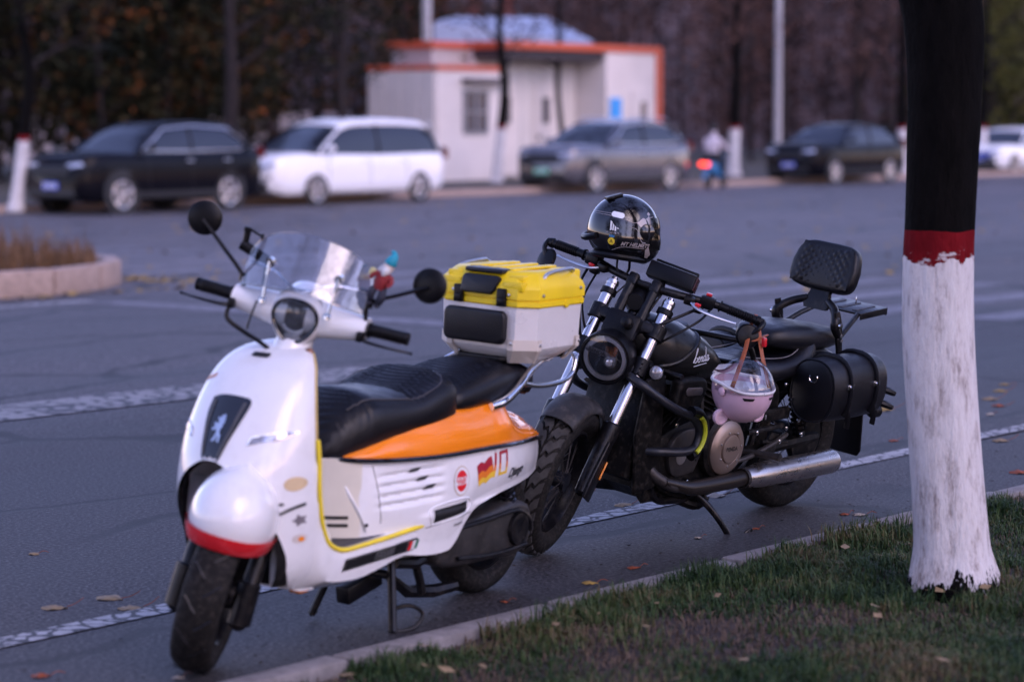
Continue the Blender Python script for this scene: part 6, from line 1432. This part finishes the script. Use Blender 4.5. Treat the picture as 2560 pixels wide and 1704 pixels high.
        # lamps
        def front(y, z): 
            h = bb.ray_cast(V((Ln, y, z)), V((-1, 0, 0))); return h[0] if h[0] else V((fx(0), y, z))
        ob('headlamp', decal(flat([(-.20, -.05), (-.17, .05), (.16, .085), (.19, .02)] if s > 0 else [(.20, -.05), (.17, .05), (-.16, .085), (-.19, .02)], .05), V((fx(0), s * W * .325, hood - .19)), V((-.45 * s, 1, 0)).normalized(), V((0, 0, 1)), bb, .012, 1.2), m_lamp, T)
        ob('tail_lamp', decal(flat([(-.11, -.10), (-.10, .14), (.10, .16), (.12, -.05)], .05), V((fx(Ln), s * W * .40, belt - .05)), V((.2 * s, -1, 0)).normalized(), V((0, 0, 1)), bb, .012, 1.2), m_tail, T)
        if clad: ob('side_cladding', decal(flat([(-wb * .40, -.10), (wb * .40, -.10), (wb * .40, .05), (-wb * .40, .03)], .25), V((fx(fo + wb / 2), s * W, .37)), V((-s, 0, 0)), V((0, 0, 1)), bb, .01, 1), m_clad if clad is True else clad, T)
    FU = V((0, 1, 0)); FZ = V((0, 0, 1)); fc = V((fx(0), 0, 0))
    ob('grille', decal(flat([(-W * .25, -.10), (-W * .28, .07), (W * .28, .07), (W * .25, -.10)], .06), fc + FZ * (hood - .25), FU, FZ, bb, .014, 1), grille, T)
    for k in range(4): ob('grille_bar', decal(flat([(-W * .25, -.006), (-W * .25, .006), (W * .25, .006), (W * .25, -.006)], .08), fc + FZ * (hood - .32 + .045 * k), FU, FZ, bb, .024, 1), m_alloy if van else m_clad, T)
    ob('lower_intake', decal(flat([(-W * .36, -.07), (-W * .33, .08), (W * .33, .08), (W * .36, -.07)], .06), fc + FZ * .40, FU, FZ, bb, .014, 1), m_clad, T)
    pl = ob('number_plate', prism([(-.22, -.07), (.22, -.07), (.22, .07), (-.22, .07)], V((fx(0) + .012, 0, .52)), FU, FZ, .012, .004), plate, T)
    ob('plate_marks', [box((fx(0) + .026, y, .52), (.003, .035, .085), None, .001, 1) for y in (-.16, -.09, -.02, .04, .10, .16)], m_wink, pl)
    return T
HD = math.atan2(-DIR.y, -DIR.x)
pb = lambda n, c, **k: mat(n, c, .16, coat=.8 if c[0] > .1 else .04, spec=.5 if c[0] > .1 else .10, var=.03, vs=1, **k)
gzp = lambda x, y: V((x, y, gz(y)))
suvroof = [(1.28, 1.12), (1.95, 1.60), (2.75, 1.69), (3.5, 1.66), (3.95, 1.54), (4.35, 1.12)]
car(gzp(-7.11, 44.2), HD, 'black SUV with chrome window surround parked at the left end of the row', pb('black car paint', (.004, .004, .0065)), 4.62, 1.88, 1.69, 2.70, 1.06, (1.22, 1.12), 1.12, suvroof, trim=True, trim_m=m_alu, plate_txt='\u00b7A8K27', clad=True, wheel_r=.36)
car(gzp(-3.92, 48.7), HD, 'white minivan with long dark side windows parked behind the black SUV', pb('white car paint', (.80, .79, .80)), 5.25, 1.9, 1.74, 3.12, .97, (1.15, 1.06), 1.04, [(1.05, 1.08), (2.15, 1.66), (3.0, 1.74), (4.2, 1.72), (4.75, 1.60), (5.08, 1.10)], trim_m=None, clad=False, plate_txt='\u00b7B362Q', wheel_r=.325, van=True)
car(gzp(1.99, 57.0), HD, 'grey SUV with a green number plate parked in front of the cabin', mat('grey car paint', (.12, .115, .13), .22, .55, coat=.8, var=.03, vs=1), 4.95, 1.9, 1.72, 3.0, 1.07, (1.28, 1.13), 1.12, [(1.33, 1.15), (2.15, 1.62), (3.0, 1.72), (3.8, 1.66), (4.3, 1.50), (4.75, 1.14)], trim_m=m_alu, rails=True, plate=m_gplate, plate_txt='\u00b7D07731', clad=mat('grey cladding', (.06, .058, .062), .5), wheel_r=.36)
car(gzp(8.65, 64.8), HD, 'black SUV with round headlamps parked just left of the near trunk', pb('black car paint', (.004, .004, .0065)), 4.75, 1.88, 1.64, 2.85, 1.04, (1.26, 1.09), 1.09, [(1.31, 1.12), (2.05, 1.54), (2.9, 1.62), (3.6, 1.56), (4.1, 1.38), (4.55, 1.06)], plate_txt='\u00b7C591T', clad=True)
car(gzp(15.7, 75.6), HD, 'white hatchback partly cut off at the right edge of the picture', pb('white car paint', (.80, .79, .80)), 4.4, 1.8, 1.48, 2.65, .90, (1.15, .96), .95, [(1.15, 1.0), (1.95, 1.42), (2.7, 1.48), (3.3, 1.42), (3.8, 1.25), (4.2, .98)], plate_txt='\u00b7E20L6', clad=False, wheel_r=.315, grille=m_bplate)
# ================================================================ cabin across the road
CA = empty('prefab_cabin'); tag(CA, 'white prefabricated cabin with orange red roof edge, doors and a small window', 'cabin')
m_pan = mat('white cabin panel', (.66, .595, .56), .5, var=.05, vs=1.5)
m_pan2 = mat('cabin ribbed panel', (.62, .57, .54), .5, var=.05, vs=1.5)
m_orr = mat('orange red fascia', (.55, .10, .04), .5)
m_glz = mat('cabin glazing', (.05, .055, .075), .12, coat=.4)
def rbox(a0, a1, n0, n1, z0, z1, bev=.01):
    p = rp((a0 + a1) / 2, (n0 + n1) / 2); return box((p.x, p.y, (z0 + z1) / 2), (abs(a1 - a0), abs(n1 - n0), z1 - z0), Rk, bev, 1)
Z0 = -.06
ob('wall', [rbox(47.0, 49.7, 40.5, 42.9, Z0, 2.82)], m_pan, CA)
ob('wall', [rbox(54.2, 56.7, 40.5, 43.4, Z0, 3.42)], m_pan, CA)
ob('wall', [rbox(49.7, 54.2, 41.6, 43.4, Z0, 3.42)], m_pan2, CA)
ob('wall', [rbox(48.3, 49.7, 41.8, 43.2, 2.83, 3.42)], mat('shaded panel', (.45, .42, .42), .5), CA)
ob('fascia', [rbox(46.96, 49.75, 40.46, 42.94, 2.80, 2.94)], m_orr, CA)
rf = ob('roof', [rbox(49.62, 56.78, 40.44, 43.3, 3.42, 3.61)], m_orr, CA)
ob('roof', [rbox(48.2, 49.6, 41.7, 43.3, 3.42, 3.60)], m_orr, CA)
ob('corner_post', [rbox(56.55, 56.78, 40.42, 40.6, Z0, 3.5)], m_orr, CA)
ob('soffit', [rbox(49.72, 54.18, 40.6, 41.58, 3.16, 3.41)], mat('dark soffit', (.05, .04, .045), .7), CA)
for k in range(9): ob('upright_panel', rbox(49.74 + .495 * k, 49.74 + .495 * k + .47, 41.55, 41.6, Z0 + .1, 3.1, .012), m_pan2, CA)
for k in range(4): ob('upright_panel', rbox(46.95, 47.0, 40.55 + .58 * k, 40.55 + .58 * k + .55, Z0 + .1, 2.78, .012), m_pan, CA)
w1 = ob('window', rbox(48.05, 48.95, 40.46, 40.5, 1.22, 2.28), m_glz, CA)
ob('window_frame', [rbox(48.0, 49.0, 40.44, 40.49, 2.26, 2.32, .004), rbox(48.0, 49.0, 40.44, 40.49, 1.18, 1.24, .004), rbox(48.0, 48.06, 40.44, 40.49, 1.22, 2.28, .004), rbox(48.94, 49.0, 40.44, 40.49, 1.22, 2.28, .004), rbox(48.47, 48.53, 40.43, 40.49, 1.22, 2.28, .004), rbox(48.0, 49.0, 40.43, 40.49, 1.72, 1.77, .004)], mat('grey frame', (.25, .25, .27), .5), w1)
ob('window_awning', rbox(47.95, 49.5, 40.15, 40.5, 2.50, 2.62), mat('grey awning', (.12, .10, .11), .5), CA)
for a in (50.6, 52.3):
    dd_ = ob('door', rbox(a, a + .9, 41.50, 41.56, Z0 + .1, 2.55), m_pan, CA)
    ob('door_pane', rbox(a + .30, a + .58, 41.46, 41.50, 1.45, 2.15), m_glz, dd_)
    ob('door_handle', rbox(a + .08, a + .16, 41.44, 41.50, 1.0, 1.14), m_dim, dd_)
dd_ = ob('door', rbox(55.35, 56.2, 40.44, 40.5, Z0 + .1, 2.4), m_pan, CA)
ob('door_pane', rbox(55.75, 56.0, 40.40, 40.44, 1.4, 2.05), m_glz, dd_)
nb_ = ob('notice_board', rbox(54.35, 54.85, 40.44, 40.5, 1.5, 2.15), mat('blue notice', (.03, .30, .72), .4), CA)
SHD = empty('metal_roof_shed'); tag(SHD, 'low shed behind the cabin with a pale blue pitched metal roof', 'shed')
ob('wall', box((.2, 80, 2.0), (4.6, 4, 4.1), None, .02), mat('shed wall', (.10, .08, .085), .7), SHD)
ob('roof', loft([[(-2.5, 77.6, 4.62), (2.6, 77.6, 4.02), (2.6, 77.6, 3.96), (-2.5, 77.6, 3.96)], [(-1.9, 82.5, 5.0), (1.2, 82.5, 5.0), (1.2, 82.5, 4.9), (-1.9, 82.5, 4.9)]]), mat('pale blue metal roof', (.34, .38, .50), .4, .3), SHD, 20)
for k in range(9): ob('roof_rib', rod((-2.4 + .55 * k, 77.62, 4.63 - .065 * k), (-1.8 + .34 * k, 82.4, 5.02), .03, 6), mat('pale blue metal roof', (.34, .38, .50), .4, .3), SHD)
BRK = empty('brick_building'); tag(BRK, 'red brick building showing between the trees behind the cabin', 'building')
ob('wall', box((-2.7, 124, 6), (5.5, 6, 13), None, .02), mat('red brick wall', (.20, .055, .045), .85, var=.3, vs=3), BRK)
ob('band', [box((-2.7, 120.95, 5.55), (5.5, .1, .35), None, .02), box((-2.7, 120.95, 8.3), (5.5, .1, .35), None, .02)], mat('pale band', (.42, .34, .32), .7), BRK)
for x in (-4.4, -2.7, -1.0): ob('window', box((x, 120.96, 7.0), (.9, .1, 1.4), None, .02), m_glz, BRK)
# pale panels added to imitate light gaps between the evergreen trunks
PW = empty('light_gap_panels'); tag(PW, 'pale panels standing in for light gaps through the dark wood', 'wall')
for k in range(12): ob('upright_panel', box((-18 + 1.5 * k, 84, .85 + .0 * k), (1.05, .15, 1.9), None, .02), mat('pale light gap', (.5, .42, .42), .8), PW)
# ================================================================ lamp posts
m_post = mat('galvanised post', (.42, .40, .42), .45, .6, var=.1)
def lamp(p, label, h, r):
    T = empty('street_lamp', loc=p); tag(T, label, 'street lamp', 'street lamps across the road')
    ob('post', [tube([(0, 0, -.1), (0, 0, h * .5), (0, 0, h)], [r, r * .85, r * .6], 14), lathe([(0, r * 1.8), (.06, r * 1.8), (.10, r * 1.2), (.5, r * 1.1)], (0, 0, 0), (0, 0, 1), 14)], m_post, T)
    ob('arm', tube([(0, 0, h - .2), (.5, -.6, h + .3), (1.2, -1.4, h + .5)], [.05, .04, .035], 8, 14), m_post, T)
    ob('lamp_head', [ell((1.35, -1.6, h + .5), (.2, .35, .08), 14, 8)], m_post, T)
lamp((8.10, 74.0, -.03), 'tall pale lamp post between the cyclist and the black SUV', 9, .125)
lamp((-2.65, 76.0, -.03), 'tall grey lamp post rising behind the cabin roof', 9.5, .17)
# ================================================================ person on a blue moped
PM = empty('moped', loc=gzp(5.12, 61.0), rz=R(66)); tag(PM, 'blue moped seen from behind beside the kerb', 'moped')
m_blue = mat('blue moped paint', (.02, .16, .36), .3, coat=.5)
ob('rear_tyre', tyre((-.55, 0, .22), .22, .09, .14, 32), m_tyre2, PM, 60); ob('front_tyre', tyre((.60, 0, .22), .22, .08, .14, 32), m_tyre2, PM, 60)
ob('body', [loft([[(x, w * math.cos(a), z + h * math.sin(a)) for a in [2 * math.pi * k / 14 for k in range(14)]] for x, z, w, h in ((-.82, .60, .04, .03), (-.72, .60, .11, .10), (-.45, .55, .14, .16), (-.1, .45, .13, .15), (.05, .34, .14, .08), (.30, .32, .14, .06), (.42, .45, .13, .14), (.48, .70, .12, .12), (.50, .86, .05, .04))])], m_blue, PM, 60)
ob('rear_mudguard', tube([(-.50, 0, .48), (-.75, 0, .42), (-.86, 0, .25)], [.07, .07, .05], 10, 12, .5), m_blue, PM)
ob('seat', loft([[(x, w * math.cos(a), z + .05 * math.sin(a)) for a in [2 * math.pi * k / 14 for k in range(14)]] for x, z, w in ((-.75, .74, .06), (-.6, .74, .13), (-.2, .72, .13), (.05, .72, .06))]), m_leather, PM, 60)
ob('tail_lamp', [box((-.83, 0, .62), (.06, .26, .10), None, .02)], mat('lit red lamp', (.9, .05, .02), .3, emit=2.0), PM)
ob('handlebar', [tube([(.36, -.30, .98), (.42, 0, 1.0), (.36, .30, .98)], .016, 8, 12), rod((.48, 0, .8), (.42, 0, 1.0), .03)], m_blk, PM)
RD = empty('person', loc=gzp(5.12, 61.0), rz=R(66)); tag(RD, 'person in a pale jacket and dark trousers sitting on the blue moped', 'person')
def limb(pts, rs, n=10, sm=14): return tube(pts, rs, n, sm)
body = bpy.data.meshes.new('body')
bv = [(-.25, 0, .80), (-.24, 0, 1.0), (-.20, 0, 1.22), (-.18, 0, 1.30), (-.16, 0, 1.37), (-.15, 0, 1.50),
      (-.20, .17, 1.20), (-.02, .26, 1.02), (.22, .28, 1.0), (.33, .28, .99), (-.20, -.17, 1.20), (-.02, -.26, 1.02), (.22, -.28, 1.0), (.33, -.28, .99),
      (-.22, .10, .80), (.12, .15, .74), (.18, .14, .42), (.30, .14, .38), (-.22, -.10, .80), (.12, -.15, .74), (.18, -.14, .42), (.30, -.14, .38)]
be = [(0, 1), (1, 2), (2, 3), (3, 4), (4, 5), (2, 6), (6, 7), (7, 8), (8, 9), (2, 10), (10, 11), (11, 12), (12, 13), (0, 14), (14, 15), (15, 16), (16, 17), (0, 18), (18, 19), (19, 20), (20, 21)]
br = [.17, .16, .17, .09, .06, .10, .085, .06, .045, .04, .085, .06, .045, .04, .12, .09, .065, .05, .12, .09, .065, .05]
body.from_pydata(bv, be, [])
bo_ = bpy.data.objects.new('body', body); col.objects.link(bo_); bo_.parent = RD
sk = bo_.modifiers.new('skin', 'SKIN'); 
for i, q in enumerate(body.skin_vertices[0].data if body.skin_vertices else []): q.radius = (br[i], br[i])
if not body.skin_vertices:
    bm = bmesh.new(); bm.from_mesh(body); ly = bm.verts.layers.skin.verify(); bm.verts.ensure_lookup_table()
    for i, v_ in enumerate(bm.verts): v_[ly].radius = (br[i], br[i]); v_[ly].use_root = (i == 0)
    bm.to_mesh(body); bm.free()
sb2 = bo_.modifiers.new('smooth', 'SUBSURF'); sb2.levels = 1; sb2.render_levels = 2
m_cl, t_, p_ = base('pale jacket dark trousers'); L_ = t_.links.new
tc_ = nd(t_, 'ShaderNodeTexCoord'); sp_ = nd(t_, 'ShaderNodeSeparateXYZ'); L_(tc_.outputs['Object'], sp_.inputs[0]); gt_ = nd(t_, 'ShaderNodeMath', operation='GREATER_THAN'); L_(sp_.outputs[2], gt_.inputs[0]); gt_.inputs[1].default_value = .90
mx_2 = nd(t_, 'ShaderNodeMixRGB'); L_(gt_.outputs[0], mx_2.inputs[0]); mx_2.inputs[1].default_value = (.012, .012, .016, 1); mx_2.inputs[2].default_value = (.50, .44, .48, 1); L_(mx_2.outputs[0], p_.inputs['Base Color']); p_.inputs['Roughness'].default_value = .8
body.materials.append(m_cl)
ob('hair', [ell((-.16, 0, 1.51), (.105, .088, .115), 16, 10)], mat('black hair', (.008, .007, .008), .5), RD)
ob('face', [ell((-.115, 0, 1.485), (.075, .07, .095), 16, 10), ell((-.04, 0, 1.48), (.016, .012, .018), 8, 6)], mat('skin', (.45, .28, .21), .6), RD)
# ================================================================ fallen leaves
def leaf_shape(rnd, L=.09, W=.075, curl=.3):
    rows = []
    n = 9
    for i in range(n + 1):
        f = i / n; w = W / 2 * (math.sin(math.pi * min(1, f * 1.08 + .02)) ** .75) * (1.1 - .35 * f) + .001
        z = curl * L * (.5 - abs(f - .45)) ** 1.0
        rows.append([V((L * (f - .5), s * w, z - curl * .9 * w * abs(s) + rnd.uniform(-.002, .002))) for s in (-1, -.5, 0, .5, 1)])
    top = loft(rows, False); bot = loft([[p - V((0, 0, .0008)) for p in r] for r in rows], False)
    return [top, bot]
m_l1 = mat('dry tan leaf', (.25, .17, .085), .7, var=.35, vs=30); m_l2 = mat('rust leaf', (.22, .05, .015), .7, var=.4, vs=30); m_l3 = mat('pale dry leaf', (.36, .30, .24), .75, var=.25, vs=30); m_l4 = mat('yellow brown leaf', (.30, .19, .04), .7, var=.3, vs=30)
protos = []
rl = random.Random(9)
def gpix(u, v):                     # ground point seen at a pixel of the photograph, used once to find where each leaf lies
    p = math.atan(552 / 6044.4); f = V((0, math.cos(p), -math.sin(p))); d = f * 6044.4 + V((1, 0, 0)) * (u - 1280) + V((0, -math.sin(p), -math.cos(p))) * (v - 852)
    z = 0
    for _ in range(12): q = V((0, 0, 1.54)) + d * ((z - 1.54) / d.z); z = gz(q.y)
    return q
lf = [(137, 1520, 'm1', .085, 'tan leaf with a curled edge, leftmost of three beside the white line'), (276, 1496, 'm1', .10, 'large domed tan leaf with upright stem left of the scooter wheel'), (328, 1521, 'm1', .085, 'tan leaf touching the white line left of the scooter wheel'), (86, 1385, 'm1', .045, 'small tan leaf lying alone near the left edge'), (104, 1690, 'm2', .06, 'rust leaf at the bottom left corner'), (445, 1694, 'm3', .035, 'small pale leaf below the scooter front wheel'),
      (1560, 1263, 'm1', .085, 'flat tan leaf between the motorcycle wheels beside the white line'), (1470, 1226, 'm2', .06, 'rust leaf just behind the motorcycle front wheel'), (1790, 1240, 'm3', .10, 'crumpled pale leaf on the white line under the motorcycle'), (1475, 1458, 'm4', .055, 'yellow brown leaf on the asphalt behind the scooter rear wheel'), (1585, 1420, 'm2', .05, 'brown leaf on the asphalt close to the kerb grass'), (1262, 1505, 'm2', .03, 'small red brown leaf below the scooter rear wheel'),
      (2112, 1286, 'm2', .045, 'small orange leaf on the asphalt near the kerb beside the trunk'), (2150, 1287, 'm3', .06, 'pale leaf on the asphalt near the kerb beside the trunk'), (2234, 1102, 'm2', .055, 'red leaf half hidden by the near trunk'), (2512, 962, 'm4', .07, 'yellow leaf beyond the trunk, farthest of the cluster'), (2500, 978, 'm4', .09, 'long yellow leaf in the cluster beyond the trunk'), (2476, 998, 'm1', .11, 'large curled tan leaf in the cluster beyond the trunk'), (2497, 1015, 'm2', .08, 'rust leaf in the cluster beyond the trunk'), (2476, 1036, 'm3', .05, 'small pale leaf nearest in the cluster beyond the trunk'), (2502, 1102, 'm1', .08, 'tan leaf beside the white line beyond the trunk'), (2548, 1182, 'm2', .09, 'dark rust leaf at the right edge near the kerb'), (2205, 1024, 'm4', .16, 'long yellow strip of leaves behind the motorcycle saddlebag'),
      (560, 1408, 'm2', .04, 'thin rust leaf beside the scooter fork'), (990, 1365, 'm1', .03, 'tiny tan leaf under the scooter'), (1745, 1345, 'm3', .03, 'tiny pale leaf near the side stand'), (1890, 1322, 'm2', .03, 'tiny rust leaf right of the side stand')]
mm_ = {'m1': m_l1, 'm2': m_l2, 'm3': m_l3, 'm4': m_l4}
for u, v, k, L, lab in lf:
    T = empty('fallen_leaf', loc=gpix(u, v) + V((0, 0, .003)), rz=rl.uniform(-.5, .5)); tag(T, lab, 'leaf', 'fallen leaves on the asphalt')
    cu = rl.uniform(.15, .35)
    ob('leaf_blade', leaf_shape(rl, L, L * .85, cu), mm_[k], T, 180)
    ob('leaf_stem', tube([(L * .45, 0, .004), (L * .75, .01, .012), (L * 1.05, .02, .03 if L > .07 else .006)], .0011, 4, 6), m_l2, T)
# leaf litter far out on the road, in the gutter and on the grass: too many and small to count
def litter(n, place, size, rnd):
    v = []; f = []
    for _ in range(n):
        q = place(rnd)
        if q is None: continue
        a = rnd.uniform(0, 6.28); s = size * rnd.uniform(.5, 1.4); d = V((math.cos(a), math.sin(a), rnd.uniform(-.25, .25))) * s; e = V((-d.y, d.x, rnd.uniform(-.25, .25) * s)) * .65; k = len(v)
        b = V(q) + V((0, 0, s * .18)); v += [b - d, b - e * .9 - V((0, 0, s * .15)), b + d, b + e + V((0, 0, s * .1))]; f.append((k, k + 1, k + 2, k + 3))
    return v, f
r8 = random.Random(81)
tag(ob('road_leaf_litter', litter(900, lambda r: rp(r.uniform(18, 45), 12 + r.random() * 20, .008) if r.random() < .8 else rp(r.uniform(2, 16), 17.1 - abs(r.gauss(0, .12)), .01), .045, r8), m_l4, None, 0, recalc=False), 'scattered small orange leaves out on the road', 'leaf litter', kind='stuff')
tag(ob('island_leaf_litter', litter(130, lambda r: rp(16.4 + abs(r.gauss(0, .35)), 18.3 + r.gauss(0, .5), .012), .045, r8), m_l4, None, 0, recalc=False), 'drift of yellow brown leaves at the tip of the traffic island', 'leaf litter', kind='stuff')
tag(ob('verge_leaf_litter', litter(380, lambda r: (lambda a, n: tuple(verge(a, n, .035)))(r.uniform(3, 15), NK - .1 - r.random() * 3.6), .022, r8), m_l1, None, 0, recalc=False), 'tan and brown leaf scraps on the verge', 'leaf litter', kind='stuff')
tag(ob('gutter_grit', litter(1500, lambda r: rp(r.uniform(2, 16), NK + .02 + abs(r.gauss(0, .35)), .003), .007, r8), mat('dark grit', (.03, .026, .024), .9), None, 0, recalc=False), 'dark grit and crumbs along the gutter', 'grit', kind='stuff')
